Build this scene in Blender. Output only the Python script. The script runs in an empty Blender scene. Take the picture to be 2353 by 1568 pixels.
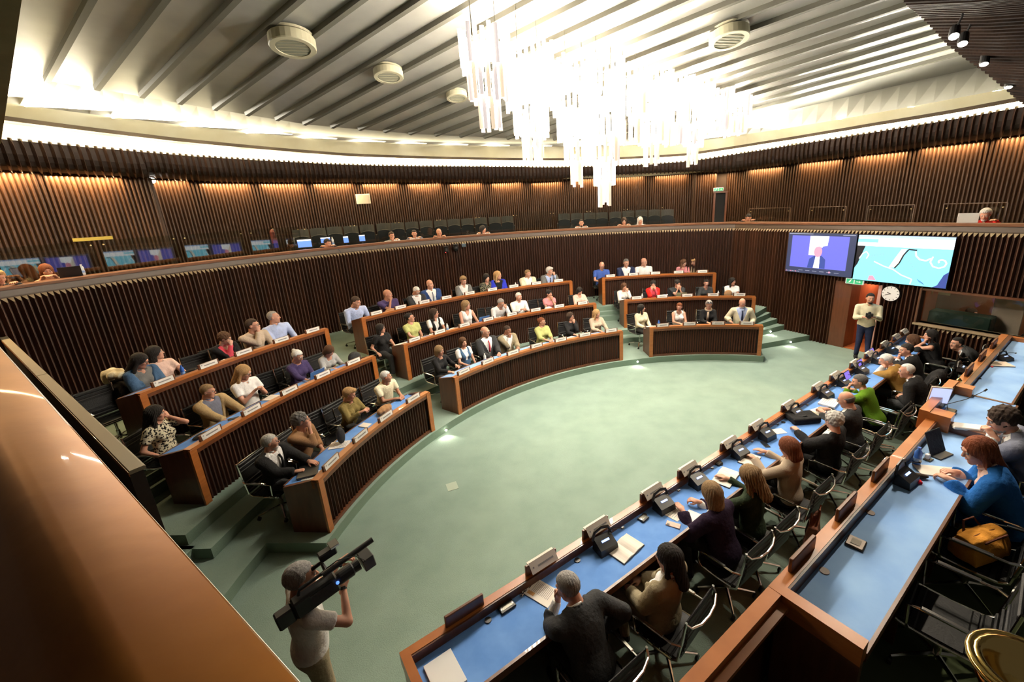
import bpy, bmesh, math, random
import numpy as np
from mathutils import Vector, Matrix
random.seed(7); np.random.seed(7)
sc = bpy.context.scene
COL = sc.collection
PI = math.pi
R_ = math.radians

# ------------------------------------------------------------------ camera
CAM_Z = 4.3
F_PX, PITCH, ROLL, PPX, PPY = 971.303, 0.2794, -0.0547, 65.97, -34.44
fw = np.array([0, math.cos(PITCH), -math.sin(PITCH)]); rt0 = np.array([1., 0, 0]); up0 = np.cross(rt0, fw)
RT = math.cos(ROLL) * rt0 + math.sin(ROLL) * up0
UP = -math.sin(ROLL) * rt0 + math.cos(ROLL) * up0
cam_data = bpy.data.cameras.new('camera'); cam = bpy.data.objects.new('camera', cam_data); COL.objects.link(cam)
M = Matrix(((RT[0], UP[0], -fw[0], 0), (RT[1], UP[1], -fw[1], 0), (RT[2], UP[2], -fw[2], CAM_Z), (0, 0, 0, 1)))
cam.matrix_world = M
cam_data.sensor_width = 36.0; cam_data.lens = F_PX * 36.0 / 2353
cam_data.shift_x = -PPX / 2353; cam_data.shift_y = PPY / 2353
cam_data.clip_start = 0.05; cam_data.clip_end = 200
sc.camera = cam

# ------------------------------------------------------------------ view / world
sc.view_settings.view_transform = 'Standard'; sc.view_settings.look = 'None'
sc.view_settings.gamma = 1.0; sc.view_settings.use_curve_mapping = False
sc.view_settings.exposure = 0.28
cy = sc.cycles
cy.max_bounces = 6; cy.diffuse_bounces = 3; cy.glossy_bounces = 3; cy.transmission_bounces = 6; cy.transparent_max_bounces = 12
cy.sample_clamp_indirect = 4.0; cy.sample_clamp_direct = 0; cy.caustics_reflective = False; cy.caustics_refractive = False
cy.use_denoising = True
world = bpy.data.worlds.new('hall_air'); sc.world = world; world.use_nodes = True
world.node_tree.nodes['Background'].inputs[0].default_value = (1.0, 0.93, 0.82, 1)
world.node_tree.nodes['Background'].inputs[1].default_value = 0.05

# ------------------------------------------------------------------ geometry of the picture: a ray to a real plane
def ray(x, y):
    a = (x - 1176.5 - PPX) / F_PX; b = -(y - 784 - PPY) / F_PX
    return a * RT + b * UP + fw
def at(x, y, z):
    d = ray(x, y); t = (z - CAM_Z) / d[2]
    return Vector((d[0] * t, d[1] * t, z))
def az_tan(x, y):
    d = ray(x, y); return math.atan2(d[1], d[0]), d[2] / math.hypot(d[0], d[1])

def lamp(name, kind, loc, energy, color, size=0.1, size_y=None, rot=None, shadow=True, spot=None):
    d = bpy.data.lights.new(name, kind); d.energy = energy; d.color = color
    if kind == 'AREA':
        d.shape = 'RECTANGLE' if size_y else 'SQUARE'; d.size = size
        if size_y: d.size_y = size_y
    elif kind == 'SPOT':
        d.shadow_soft_size = size; d.spot_size = spot or 1.0; d.spot_blend = 0.6
    else:
        d.shadow_soft_size = size
    o = bpy.data.objects.new(name, d); COL.objects.link(o); o.location = loc
    if rot is not None: o.rotation_euler = rot
    return o
def aim(o, target):
    o.rotation_euler = (Vector(target) - Vector(o.location)).to_track_quat('-Z', 'Y').to_euler()

# ------------------------------------------------------------------ plan of the hall
HC = Vector((3.589, 4.185))                       # centre of the curved rows
WC = Vector((1.338, 4.497)); WR = 11.1           # curved left wall
PHI, OFF = -1.04314, 12.891                       # straight right wall
WD = Vector((math.cos(PHI), math.sin(PHI))); WN = Vector((-math.sin(PHI), math.cos(PHI)))
TH = 0.6132                                       # direction of the presidential tables
TT = Vector((math.cos(TH), math.sin(TH))); TN = Vector((-math.sin(TH), math.cos(TH)))
def TP(t, n, z=0): p = TT * t + TN * n; return Vector((p.x, p.y, z))
def WP(s, z, o=0): p = WD * s + WN * (OFF + o); return Vector((p.x, p.y, z))
_b = WD.dot(WN * OFF - WC); CORNER_S = -_b - math.sqrt(_b * _b - ((WN * OFF - WC).length_squared - WR * WR))
CORNER = WP(CORNER_S, 0)
def rho(az):
    """horizontal distance from the balcony corner to the rail line at this azimuth"""
    d = Vector((math.cos(az), math.sin(az)))
    tl = OFF / d.dot(WN) if d.dot(WN) > 1e-6 else 1e9
    b = d.dot(WC); c = WC.dot(WC) - WR * WR
    tc = b + math.sqrt(b * b - c)
    return min(tl, tc)

# ------------------------------------------------------------------ room lighting
WARM = (1.0, 0.80, 0.52); CREAM = (1.0, 0.90, 0.74)
def curve(pts):
    """picture points -> function azimuth -> tangent of elevation, extended straight past both ends"""
    q = sorted(az_tan(x, y) for x, y in pts)
    A = [a for a, _ in q]; T = [t for _, t in q]
    def f(az):
        if az <= A[0]: return T[0] + (az - A[0]) * (T[1] - T[0]) / (A[1] - A[0])
        if az >= A[-1]: return T[-1] + (az - A[-1]) * (T[-1] - T[-2]) / (A[-1] - A[-2])
        return float(np.interp(az, A, T))
    return f
c_walltop = curve([(0, 390.6), (348, 409), (500, 418), (800, 419), (1284, 416), (1333, 409), (1491, 402), (1680, 394), (1900, 366), (2185, 330), (2353, 308.5)])
c_valtop = curve([(0, 319), (446, 359), (800, 378.5), (1100, 382.5), (1300, 384), (1450, 380), (1588, 370.6), (1800, 336.6), (2000, 305), (2177, 276), (2353, 245)])
c_stepb = curve([(9, 283.5), (402, 329.5), (800, 359.4), (1060, 364.8), (1300, 367), (1421, 365.5), (1578, 357), (1800, 322), (2000, 290), (2196, 257), (2353, 229)])
c_stept = curve([(9, 267), (402, 317), (800, 353), (1060, 361.5), (1300, 364), (1421, 362), (1578, 353), (1800, 318), (2000, 284), (2196, 251.5), (2353, 222)])
c_crease = curve([(18, 237), (402, 286), (800, 324), (1060, 334), (1300, 337), (1421, 335), (1578, 328), (1800, 296), (2000, 262), (2196, 226), (2353, 196)])
AZ_L, AZ_R = R_(154), R_(37)
NAZ = 90
AZS = [AZ_L + (AZ_R - AZ_L) * i / (NAZ - 1) for i in range(NAZ)]
def hp(az, dist, z): return Vector((math.cos(az) * dist, math.sin(az) * dist, z))
def back_off(az):                       # depth of the balcony behind the rail, along the line of sight
    d = math.degrees(az)
    return 1.5 if d > 130.2 else (2.3 if d > 70 else (2.0 if d > 67.5 else 2.3))
def z_wt(az): return CAM_Z + c_walltop(az) * (rho(az) + back_off(az))

PL_N = Vector((-0.03899708, 0.16922645, 0.98480538)); PL_P = Vector((-.24, 13.2, 6.115))   # sloping ceiling plane
def ceil_pt(x, y):
    d = Vector(ray(x, y)); t = PL_N.dot(PL_P - Vector((0, 0, CAM_Z))) / PL_N.dot(d)
    return Vector((0, 0, CAM_Z)) + d * t
def ceil_z(x, y): return PL_P.z - (PL_N.x * (x - PL_P.x) + PL_N.y * (y - PL_P.y)) / PL_N.z

# warm strip lamps washing the balcony wall, recessed at the inner edge of the soffit
for i in range(22):
    az = R_(150 - i * 5.15); d = rho(az) + back_off(az) - .12
    p = hp(az, d, z_wt(az) - .05)
    a2 = az - R_(2.5); q = hp(a2, rho(a2) + back_off(a2) - .12, p.z)
    o = lamp('wall_washer_light', 'AREA', p, 80 if i < 12 else 66, (1.0, .68, .34), 1.14, .05)
    tang = (q - p).normalized(); o.rotation_euler = (0, 0, math.atan2(tang.y, tang.x))
# cream cove lamps on top of the valance, shining up at the plaster band
for i in range(22):
    az = R_(150 - i * 5.15); d = rho(az) + .62
    z = CAM_Z + c_valtop(az) * (rho(az) + .35) - .02
    a2 = az - R_(2.5); q = hp(a2, rho(a2) + .62, z); p = hp(az, d, z)
    o = lamp('cove_light', 'AREA', p, 120, (1.0, .86, .55), 1.0, .12)
    tang = (q - p).normalized(); o.rotation_euler = (PI, 0, math.atan2(tang.y, tang.x))
# chandelier bulbs: bright clusters along the fitting
CH_PX = [(1112, 62), (1212, 98), (1318, 124), (1386, 136), (1500, 160), (1598, 182), (1686, 212)]
CH = [at(x, y + 14, 6.6) for x, y in CH_PX]; CH_LEN = [1.0, 1.5, 1.75, 2.35, 1.6, 1.5, .8]
for i, c in enumerate(CH):
    lamp('chandelier_bulb_light', 'POINT', (c.x, c.y, c.z - .40), (620 if i >= 3 else 420), (1.0, .90, .74), .2)
    lamp('chandelier_low_light', 'POINT', (c.x, c.y, c.z - CH_LEN[i] * .75), 340, (1.0, .91, .76), .14)
# ------------------------------------------------------------------ object helpers
def mesh_from(name, verts, faces, mats=(), midx=None, smooth=False):
    me = bpy.data.meshes.new(name)
    me.from_pydata([tuple(v) for v in verts], [], faces)
    for m in mats: me.materials.append(m)
    if midx is not None and len(midx) == len(me.polygons): me.polygons.foreach_set('material_index', midx)
    if smooth: me.polygons.foreach_set('use_smooth', [True] * len(me.polygons))
    me.update(); return me
def link(name, me, parent=None, loc=None, rot=None):
    o = bpy.data.objects.new(name, me); COL.objects.link(o)
    if parent is not None: o.parent = parent
    if loc is not None: o.location = loc
    if rot is not None: o.rotation_euler = rot
    return o
def tag(o, label=None, cat=None, group=None, kind=None):
    if label: o['label'] = label
    if cat: o['category'] = cat
    if group: o['group'] = group
    if kind: o['kind'] = kind
    return o
def empty(name, loc=(0, 0, 0), rz=0, label=None, cat=None, group=None, kind=None):
    o = bpy.data.objects.new(name, None); COL.objects.link(o); o.empty_display_size = 0.1
    o.location = loc; o.rotation_euler = (0, 0, rz)
    return tag(o, label, cat, group, kind)
def copy_tree(o, parent=None):
    c = o.copy(); COL.objects.link(c)
    if parent is not None: c.parent = parent
    for ch in o.children: copy_tree(ch, c)
    return c

class MB:
    """collects shapes into one mesh"""
    def __init__(s): s.v = []; s.f = []; s.m = []; s.mats = []
    def mi(s, mat):
        if mat not in s.mats: s.mats.append(mat)
        return s.mats.index(mat)
    def add(s, vs, fs, mat):
        b = len(s.v); k = s.mi(mat)
        s.v += [tuple(v) for v in vs]; s.f += [tuple(i + b for i in f) for f in fs]; s.m += [k] * len(fs); return s
    def box(s, c, size, mat, rz=0, bev=0.0, rot=None):
        x, y, z = [a / 2 for a in size]
        if bev > 0:
            b = min(bev, x * .9, y * .9, z * .9)
            vs = []; 
            for sz in (-1, 1):
                for (px, py) in ((x - b, y), (x, y - b), (x, -y + b), (x - b, -y), (-x + b, -y), (-x, -y + b), (-x, y - b), (-x + b, y)):
                    vs.append((px, py, sz * (z - b)))
            for sz in (-1, 1):
                for (px, py) in ((x - b, y - b), (x - b, -y + b), (-x + b, -y + b), (-x + b, y - b)):
                    vs.append((px, py, sz * z))
            fs = [(i, (i + 1) % 8, 8 + (i + 1) % 8, 8 + i) for i in range(8)]
            for base, top, fl in ((0, 16, 0), (8, 20, 1)):
                q = [((base + 0, base + 1, top + 0)), ((base + 1, base + 2, top + 1, top + 0)), ((base + 2, base + 3, top + 1)), ((base + 3, base + 4, top + 2, top + 1)),
                     ((base + 4, base + 5, top + 2)), ((base + 5, base + 6, top + 3, top + 2)), ((base + 6, base + 7, top + 3)), ((base + 7, base + 0, top + 0, top + 3)), ((top, top + 1, top + 2, top + 3))]
                fs += [t if not fl else t[::-1] for t in q] if fl == 0 else [t[::-1] for t in q]
        else:
            vs = [(i * x, j * y, k * z) for k in (-1, 1) for (i, j) in ((-1, -1), (1, -1), (1, 1), (-1, 1))]
            fs = [(0, 3, 2, 1), (4, 5, 6, 7), (0, 1, 5, 4), (1, 2, 6, 5), (2, 3, 7, 6), (3, 0, 4, 7)]
        Rm = rot if rot is not None else Matrix.Rotation(rz, 3, 'Z')
        c = Vector(c); return s.add([Rm @ Vector(v) + c for v in vs], fs, mat)
    def prism(s, poly, z0, z1, mat, top=None):
        n = len(poly); vs = [(p[0], p[1], z0) for p in poly] + [(p[0], p[1], z1) for p in poly]
        s.add(vs, [tuple(range(n))[::-1]] + [(i, (i + 1) % n, n + (i + 1) % n, n + i) for i in range(n)], mat)
        return s.add(vs[n:], [tuple(range(n))], top or mat)
    def tube(s, path, r, mat, n=8, cap=True, closed=False):
        path = [Vector(p) for p in path]; rs = r if hasattr(r, '__len__') else [r] * len(path)
        vs = []; m = len(path); prev = None
        for i, p in enumerate(path):
            if closed: t = path[(i + 1) % m] - path[i - 1]
            else: t = path[min(i + 1, m - 1)] - path[max(i - 1, 0)]
            t = t.normalized() if t.length > 1e-9 else Vector((0, 0, 1))
            a = prev if prev is not None else (Vector((0, 0, 1)) if abs(t.z) < .9 else Vector((1, 0, 0)))
            u = (a - t * a.dot(t)); u = u.normalized() if u.length > 1e-6 else t.orthogonal().normalized()
            w = t.cross(u); prev = u
            for k in range(n):
                an = 2 * PI * k / n; vs.append(p + (u * math.cos(an) + w * math.sin(an)) * rs[i])
        fs = []
        for i in range(m if closed else m - 1):
            j = (i + 1) % m
            for k in range(n): fs.append((i * n + k, i * n + (k + 1) % n, j * n + (k + 1) % n, j * n + k))
        if cap and not closed: fs += [tuple(range(n))[::-1], tuple((m - 1) * n + k for k in range(n))]
        return s.add(vs, fs, mat)
    def lathe(s, prof, c, mat, n=16, axis=None):
        """prof: (r, z) list; axis Matrix optional"""
        vs = []; c = Vector(c); m = len(prof)
        for r, z in prof:
            for k in range(n):
                a = 2 * PI * k / n; q = Vector((r * math.cos(a), r * math.sin(a), z))
                vs.append((axis @ q if axis is not None else q) + c)
        fs = [(i * n + k, i * n + (k + 1) % n, (i + 1) * n + (k + 1) % n, (i + 1) * n + k) for i in range(m - 1) for k in range(n)]
        fs += [tuple(range(n))[::-1], tuple((m - 1) * n + k for k in range(n))]
        return s.add(vs, fs, mat)
    def ball(s, c, r, mat, n=10, sc3=(1, 1, 1), rot=None):
        pr = [(max(1e-4, math.sin(PI * i / n)) * r, -math.cos(PI * i / n) * r) for i in range(n + 1)]
        b = len(s.v); s.lathe(pr, (0, 0, 0), mat, n * 2 if n < 8 else n + 4)
        c = Vector(c)
        for i in range(b, len(s.v)):
            q = Vector((s.v[i][0] * sc3[0], s.v[i][1] * sc3[1], s.v[i][2] * sc3[2]))
            if rot is not None: q = rot @ q
            s.v[i] = tuple(q + c)
        return s
    def sweep(s, path, prof, mat, closed_prof=True, caps=True):
        """path: list of (point, outward normal) in plan; prof: (offset outward, z)"""
        vs = []; n = len(prof)
        for p, nm in path:
            for o, z in prof: vs.append((p.x + nm.x * o, p.y + nm.y * o, z))
        fs = []; kk = n if closed_prof else n - 1
        for i in range(len(path) - 1):
            for k in range(kk):
                a, b = i * n + k, i * n + (k + 1) % n
                fs.append((a, a + n, b + n, b))
        if caps and closed_prof: fs += [tuple(range(n)), tuple((len(path) - 1) * n + k for k in range(n))[::-1]]
        return s.add(vs, fs, mat)
    def build(s, name, parent=None, smooth=False, loc=None, rot=None, link_=True, angle=None):
        me = mesh_from(name, s.v, s.f, s.mats, s.m, smooth)
        bm = bmesh.new(); bm.from_mesh(me); bmesh.ops.recalc_face_normals(bm, faces=bm.faces[:]); bm.to_mesh(me); bm.free()
        if angle and hasattr(me, 'set_sharp_from_angle'):
            me.polygons.foreach_set('use_smooth', [True] * len(me.polygons)); me.set_sharp_from_angle(angle=R_(angle))
        return link(name, me, parent, loc, rot) if link_ else me

# ------------------------------------------------------------------ materials
def mat(name, color, rough=.6, metal=0., spec=.5, emit=None, es=0., noise=None, bump=None, trans=0., coat=0., alpha=1., sheen=0.):
    m = bpy.data.materials.new(name); m.use_nodes = True; nt = m.node_tree; b = nt.nodes['Principled BSDF']
    b.inputs['Base Color'].default_value = (*color, 1); b.inputs['Roughness'].default_value = rough
    b.inputs['Metallic'].default_value = metal; b.inputs['Specular IOR Level'].default_value = spec
    b.inputs['Transmission Weight'].default_value = trans; b.inputs['Coat Weight'].default_value = coat; b.inputs['Alpha'].default_value = alpha
    if sheen: b.inputs['Sheen Weight'].default_value = sheen
    if emit: b.inputs['Emission Color'].default_value = (*emit, 1); b.inputs['Emission Strength'].default_value = es
    if noise or bump:
        tc = nt.nodes.new('ShaderNodeTexCoord')
    if noise:                       # (color2, scale, stretch xyz, detail, contrast lo, hi)
        c2, scl, st, lo, hi = noise
        mp = nt.nodes.new('ShaderNodeMapping'); mp.inputs['Scale'].default_value = st
        nz = nt.nodes.new('ShaderNodeTexNoise'); nz.inputs['Scale'].default_value = scl; nz.inputs['Detail'].default_value = 6
        rp = nt.nodes.new('ShaderNodeValToRGB'); rp.color_ramp.elements[0].position = lo; rp.color_ramp.elements[1].position = hi
        rp.color_ramp.elements[0].color = (*color, 1); rp.color_ramp.elements[1].color = (*c2, 1)
        nt.links.new(tc.outputs['Object'], mp.inputs[0]); nt.links.new(mp.outputs[0], nz.inputs['Vector'])
        nt.links.new(nz.outputs['Fac'], rp.inputs[0]); nt.links.new(rp.outputs[0], b.inputs['Base Color'])
    if bump:                        # (scale, strength, stretch)
        mp = nt.nodes.new('ShaderNodeMapping'); mp.inputs['Scale'].default_value = bump[2]
        nz = nt.nodes.new('ShaderNodeTexNoise'); nz.inputs['Scale'].default_value = bump[0]; nz.inputs['Detail'].default_value = 3
        bp = nt.nodes.new('ShaderNodeBump'); bp.inputs['Strength'].default_value = bump[1]; bp.inputs['Distance'].default_value = .02
        nt.links.new(tc.outputs['Object'], mp.inputs[0]); nt.links.new(mp.outputs[0], nz.inputs['Vector'])
        nt.links.new(nz.outputs['Fac'], bp.inputs['Height']); nt.links.new(bp.outputs[0], b.inputs['Normal'])
    return m
I3 = (1, 1, 1)
def slat_mat(name, c1, c2, rough=.45):
    """wood whose tone also differs from slat to slat"""
    m = mat(name, c1, rough, spec=.3, noise=(c2, 3.0, (14, 14, .6), .35, .7))
    nt = m.node_tree; b = nt.nodes['Principled BSDF']; src = b.inputs['Base Color'].links[0].from_socket
    oi = nt.nodes.new('ShaderNodeObjectInfo'); hs = nt.nodes.new('ShaderNodeHueSaturation')
    mr = nt.nodes.new('ShaderNodeMapRange'); mr.inputs[3].default_value = .7; mr.inputs[4].default_value = 1.45
    nt.links.new(oi.outputs['Random'], mr.inputs[0]); nt.links.new(mr.outputs[0], hs.inputs['Value'])
    nt.links.new(src, hs.inputs['Color']); nt.links.new(hs.outputs[0], b.inputs['Base Color']); return m
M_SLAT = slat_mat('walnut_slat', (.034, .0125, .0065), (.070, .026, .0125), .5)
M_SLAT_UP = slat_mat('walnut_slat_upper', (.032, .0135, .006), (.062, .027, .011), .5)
M_SLATTOP = mat('lit_slat_end_grain', (.34, .25, .15), .6)  # cut ends made paler in the colour, as if lit from above
M_BACK = mat('dark_backing', (.018, .008, .0045), .8)
M_SLAT_DESK = slat_mat('desk_slat', (.040, .014, .0075), (.068, .025, .0125), .45)
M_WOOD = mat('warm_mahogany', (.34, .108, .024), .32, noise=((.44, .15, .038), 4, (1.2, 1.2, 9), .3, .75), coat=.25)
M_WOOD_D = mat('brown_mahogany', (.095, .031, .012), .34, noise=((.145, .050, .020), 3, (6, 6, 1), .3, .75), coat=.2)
M_CAP = mat('rail_wood', (.16, .062, .03), .35, noise=((.24, .10, .05), 6, (1, 1, 6), .3, .75), coat=.3)
M_FASCIA = mat('rail_fascia', (.065, .036, .019), .5)
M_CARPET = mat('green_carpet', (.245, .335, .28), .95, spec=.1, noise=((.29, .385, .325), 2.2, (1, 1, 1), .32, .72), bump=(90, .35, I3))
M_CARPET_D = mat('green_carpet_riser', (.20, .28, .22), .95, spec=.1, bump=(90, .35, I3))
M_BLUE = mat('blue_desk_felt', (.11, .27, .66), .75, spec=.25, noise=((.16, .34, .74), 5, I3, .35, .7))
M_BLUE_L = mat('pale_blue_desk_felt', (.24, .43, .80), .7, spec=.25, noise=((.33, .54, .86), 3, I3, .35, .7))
M_BLACK = mat('black_plastic', (.012, .012, .013), .4)
M_LEATHER = mat('black_leather', (.012, .012, .013), .5, spec=.3, bump=(60, .15, I3))
M_CHROME = mat('chrome', (.75, .73, .70), .14, 1.0)
M_BRASS = mat('polished_brass', (.85, .58, .20), .12, 1.0)
M_WHITE = mat('white_paper', (.80, .78, .75), .7)
M_PAPER2 = mat('cream_paper', (.78, .71, .62), .7)
M_INK = mat('grey_print', (.28, .27, .27), .8)
M_PLASTER = mat('cream_plaster', (.62, .56, .36), .8, noise=((.74, .70, .52), 1.2, I3, .35, .7))
M_GREY_W = mat('off_white_plastic', (.46, .43, .30), .5)
# unseen uplights added under the plaster band to brighten it and the ceiling
for i in range(22):
    az = R_(150 - i * 5.15); d = rho(az) - .30; zc_ = CAM_Z + c_crease(az) * (rho(az) - .15) + .0; p = hp(az, d, zc_)
    o = lamp('band_fill_light', 'AREA', p, (150 if i < 4 else 270) if i < 15 else 60, (1.0, .93, .78), 1.1, .06)
    aim(o, p + Vector((-math.cos(az) * .45, -math.sin(az) * .45, .8)))
# unseen point lights added to brighten the lobby and the booth
lamp('lobby_fill_light', 'POINT', WP(-5.1, 1.9, 1.2), 45, (1, .62, .38), .1)
lamp('booth_fill_light', 'POINT', WP(-2.6, 2.1, 1.1), 22, (1, .78, .55), .1)
# ================================================================== THE SETTING
def plan_left(a0, a1, n, r=WR):
    """points on the curved wall (angles about WC) with outward normals"""
    out = []
    for i in range(n + 1):
        a = a0 + (a1 - a0) * i / n; nv = Vector((math.cos(a), math.sin(a)))
        out.append((WC + nv * r, nv))
    return out
A_CORNER = math.atan2(CORNER.y - WC.y, CORNER.x - WC.x)
A_LEFT = R_(188)
# floor
mb = MB(); mb.prism([(-12, -3.5), (17, -3.5), (17, 18), (-12, 18)], -.1, 0, M_CARPET)
tag(mb.build('floor'), kind='structure')
# lower wall, curved
mb = MB(); pl = plan_left(A_LEFT, A_CORNER, 90)
mb.sweep(pl, [(0.01, 0), (.2, 0), (.2, 3.30), (0.01, 3.30)], M_BACK)
wall_left = tag(mb.build('wall_left'), kind='structure')
def slat_mesh(name, w, d, h, m, mtop, capz=.0):
    v = [(-w / 2, 0, 0), (w / 2, 0, 0), (w * .09, -d, 0), (-w * .09, -d, 0)]
    V = v + [(x, y, h - (capz if y < -.01 else 0)) for x, y, _ in v]
    F = [(1, 0, 4, 5), (2, 1, 5, 6), (3, 2, 6, 7), (0, 3, 7, 4), (4, 7, 6, 5), (0, 1, 2, 3)]
    return mesh_from(name, V, F, [m, mtop], [0, 0, 0, 0, 1, 0])
SW = .087
slat_low = slat_mesh('wall_slat', SW * 1.0, .085, 3.225, M_SLAT, M_SLATTOP, .085)
n_arc = int((A_LEFT - A_CORNER) * WR / SW)
stuff = MB()
for i in range(n_arc):
    a = A_LEFT - (i + .5) * (A_LEFT - A_CORNER) / n_arc; nv = Vector((math.cos(a), math.sin(a))); p = WC + nv * (WR + .02)
    if math.degrees(a) > 176: continue
    rz = math.atan2(nv.y, nv.x) - PI / 2
    if i < 175: link('slat', slat_low, wall_left, (p.x, p.y, 0), (0, 0, rz))
    else:
        Rm = Matrix.Rotation(rz, 3, 'Z')
        vs = [Rm @ vv.co + Vector((p.x, p.y, 0)) for vv in slat_low.vertices]
        for f in slat_low.polygons: pass
        b = len(stuff.v); stuff.v += [tuple(q) for q in vs]
        for f in slat_low.polygons:
            stuff.f.append(tuple(k + b for k in f.vertices)); stuff.m.append(f.material_index)
stuff.mats = [M_SLAT, M_SLATTOP]
tag(stuff.build('slats', wall_left), kind='stuff')
# right wall with the doorway and the booth window cut out
S_END = 1.2
D0, D1, DZ = -5.77, -4.66, 1.86
W0, W1, WZ0, WZ1 = -3.86, -1.2, 1.06, 1.86
mb = MB()
def wseg(s0, s1, z0, z1, m=M_BACK, o0=.01, o1=.2, b=None):
    a, c = WP(s0, 0, o0), WP(s1, 0, o0); d, e = WP(s1, 0, o1), WP(s0, 0, o1)
    (b or mb).prism([(a.x, a.y), (c.x, c.y), (d.x, d.y), (e.x, e.y)], z0, z1, m)
wseg(CORNER_S - .3, D0, 0, 3.3); wseg(D0, D1, DZ, 3.3); wseg(D1, W0, 0, 3.3); wseg(W0, W1, 0, WZ0); wseg(W0, W1, WZ1, 3.3); wseg(W1, S_END, 0, 3.3)
wall_right = tag(mb.build('wall_right'), kind='structure')
rz_r = math.atan2(WN.y, WN.x) - PI / 2
s = CORNER_S; cnt = 0; cache = {}
while s < S_END:
    if D0 < s < D1: z0, z1 = DZ, 3.225
    elif W0 < s < W1: z0, z1 = WZ1 + .06, 3.225
    else: z0, z1 = 0, 3.225
    segs = [(z0, z1)]
    if W0 < s < W1: segs.append((0, WZ0 - .06))
    for (a, b) in segs:
        key = round(b - a, 3)
        if key not in cache: cache[key] = slat_mesh('wall_slat_r', SW * 1.0, .085, b - a, M_SLAT, M_SLATTOP, .085)
        p = WP(s, a, .02); link('slat', cache[key], wall_right, p, (0, 0, rz_r))
    s += SW
# balcony rail on both walls
RAILP = [(-.004, 3.222), (-.004, 3.24), (.012, 3.335), (.012, 3.35), (-.018, 3.352), (-.022, 3.40), (-.005, 3.415), (.22, 3.415), (.24, 3.40), (.24, 3.25)]
mb = MB(); mb.sweep(pl, RAILP[:4] + [(.1, 3.35), (.1, 3.25)], M_FASCIA)
mb.sweep(pl, RAILP[4:9] + [(.24, 3.352)], M_CAP)
tag(mb.build('trim_1'), kind='structure')
plr = [(Vector(WP(s_, 0).xy), WN) for s_ in (CORNER_S, -7, -4, S_END)]
mb = MB(); mb.sweep(plr, RAILP[:4] + [(.1, 3.35), (.1, 3.25)], M_FASCIA); mb.sweep(plr, RAILP[4:9] + [(.24, 3.352)], M_CAP)
tag(mb.build('trim_2'), kind='structure')
# balcony floor (2.35) behind both walls
GZ = 2.35
mb = MB()
ring = [hp(az, rho(az) + .18, 0) for az in AZS]; ring2 = [hp(az, rho(az) + 3.2, 0) for az in AZS]
for i in range(NAZ - 1):
    q = [ring[i], ring[i + 1], ring2[i + 1], ring2[i]]
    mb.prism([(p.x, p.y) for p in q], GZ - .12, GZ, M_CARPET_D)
tag(mb.build('floor.001'), kind='structure')
# balcony back wall, slatted
mb = MB(); vs = []
AZB = sorted(AZS + [R_(130.21), R_(130.19), R_(70.01), R_(69.99), R_(67.51), R_(67.49)], reverse=True)
DOOR_AZ = (az_tan(1641, 470)[0], az_tan(1668, 470)[0])
for az in AZB:
    d = rho(az) + back_off(az)
    vs += [hp(az, d + .02, GZ), hp(az, d + .02, z_wt(az) + .1)]
mb.add(vs, [(2 * i, 2 * i + 2, 2 * i + 3, 2 * i + 1) for i in range(len(AZB) - 1)], M_BACK)
wall_back = tag(mb.build('wall_back'), kind='structure')
# slats on it
path = [hp(az, rho(az) + back_off(az), 0) for az in AZB]
acc = 0.0; seg = []; SB = .082
stuff = MB(); nsl = 0; single = {}
for i in range(len(path) - 1):
    a, b = path[i], path[i + 1]; L = (b - a).length; t = (b - a) / max(L, 1e-6)
    rz = math.atan2(t.y, t.x) - PI if False else math.atan2(-t.y, -t.x)
    x = (SB - acc)
    while x < L:
        p = a + t * x; az = math.atan2(p.y, p.x); zt = z_wt(az)
        if not (DOOR_AZ[1] < az < DOOR_AZ[0]):
            h = zt - GZ
            nrm = Vector((-p.x, -p.y, 0)).normalized(); side = t.cross(Vector((0, 0, 1)))
            if side.dot(nrm) < 0: side = -side
            w = SB * .5; d = .04
            V = [p - t * w, p + t * w, p + t * w * .3 + side * d, p - t * w * .3 + side * d]
            V = [Vector((q.x, q.y, GZ)) for q in V] + [Vector((q.x, q.y, zt)) for q in V]
            F = [(0, 1, 5, 4), (1, 2, 6, 5), (2, 3, 7, 6), (3, 0, 4, 7), (4, 5, 6, 7), (3, 2, 1, 0)]
            if math.degrees(az) > 130.3 and nsl < 90:
                c = p.copy(); c.z = GZ
                me = mesh_from('back_slat', [q - c for q in V], F, [M_SLAT_UP]); link('slat', me, wall_back, c); nsl += 1
            else: stuff.add(V, F, M_SLAT_UP)
        x += SB
    acc = (L - (x - SB))
tag(stuff.build('slats', wall_back), kind='stuff')
# valance: dark fluted soffit with a rounded nose
def val_prof(az):
    r = rho(az); zt = CAM_Z + c_valtop(az) * (r + .35); zb = z_wt(az)
    P = [(back_off(az) - .05, zb), (.75, zb)]
    rad = min(.32, (zt - zb) * .8)
    for k in range(5):
        a = -PI / 2 - k * PI / 8
        P.append((.35 + rad + math.cos(a) * rad, zb + rad + math.sin(a) * rad))
    P.append((.35, zt))
    return [hp(az, r + o, z) for o, z in P]
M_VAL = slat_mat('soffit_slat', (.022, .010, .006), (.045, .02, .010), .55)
mb = MB(); vs = []; A2 = []
for az in AZB: A2.append(val_prof(az))
n = len(A2[0])
vs = [q for row in A2 for q in row]
mb.add(vs, [(i * n + k, i * n + k + 1, (i + 1) * n + k + 1, (i + 1) * n + k) for i in range(len(A2) - 1) for k in range(n - 1)], M_BACK)
back = [hp(az, rho(az) + .45, CAM_Z + c_valtop(az) * (rho(az) + .35)) for az in AZB]
front = [row[-1] for row in A2]; m_ = len(AZB)
mb.add(front + back, [(i, i + 1, m_ + i + 1, m_ + i) for i in range(m_ - 1)], M_BACK)
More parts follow.
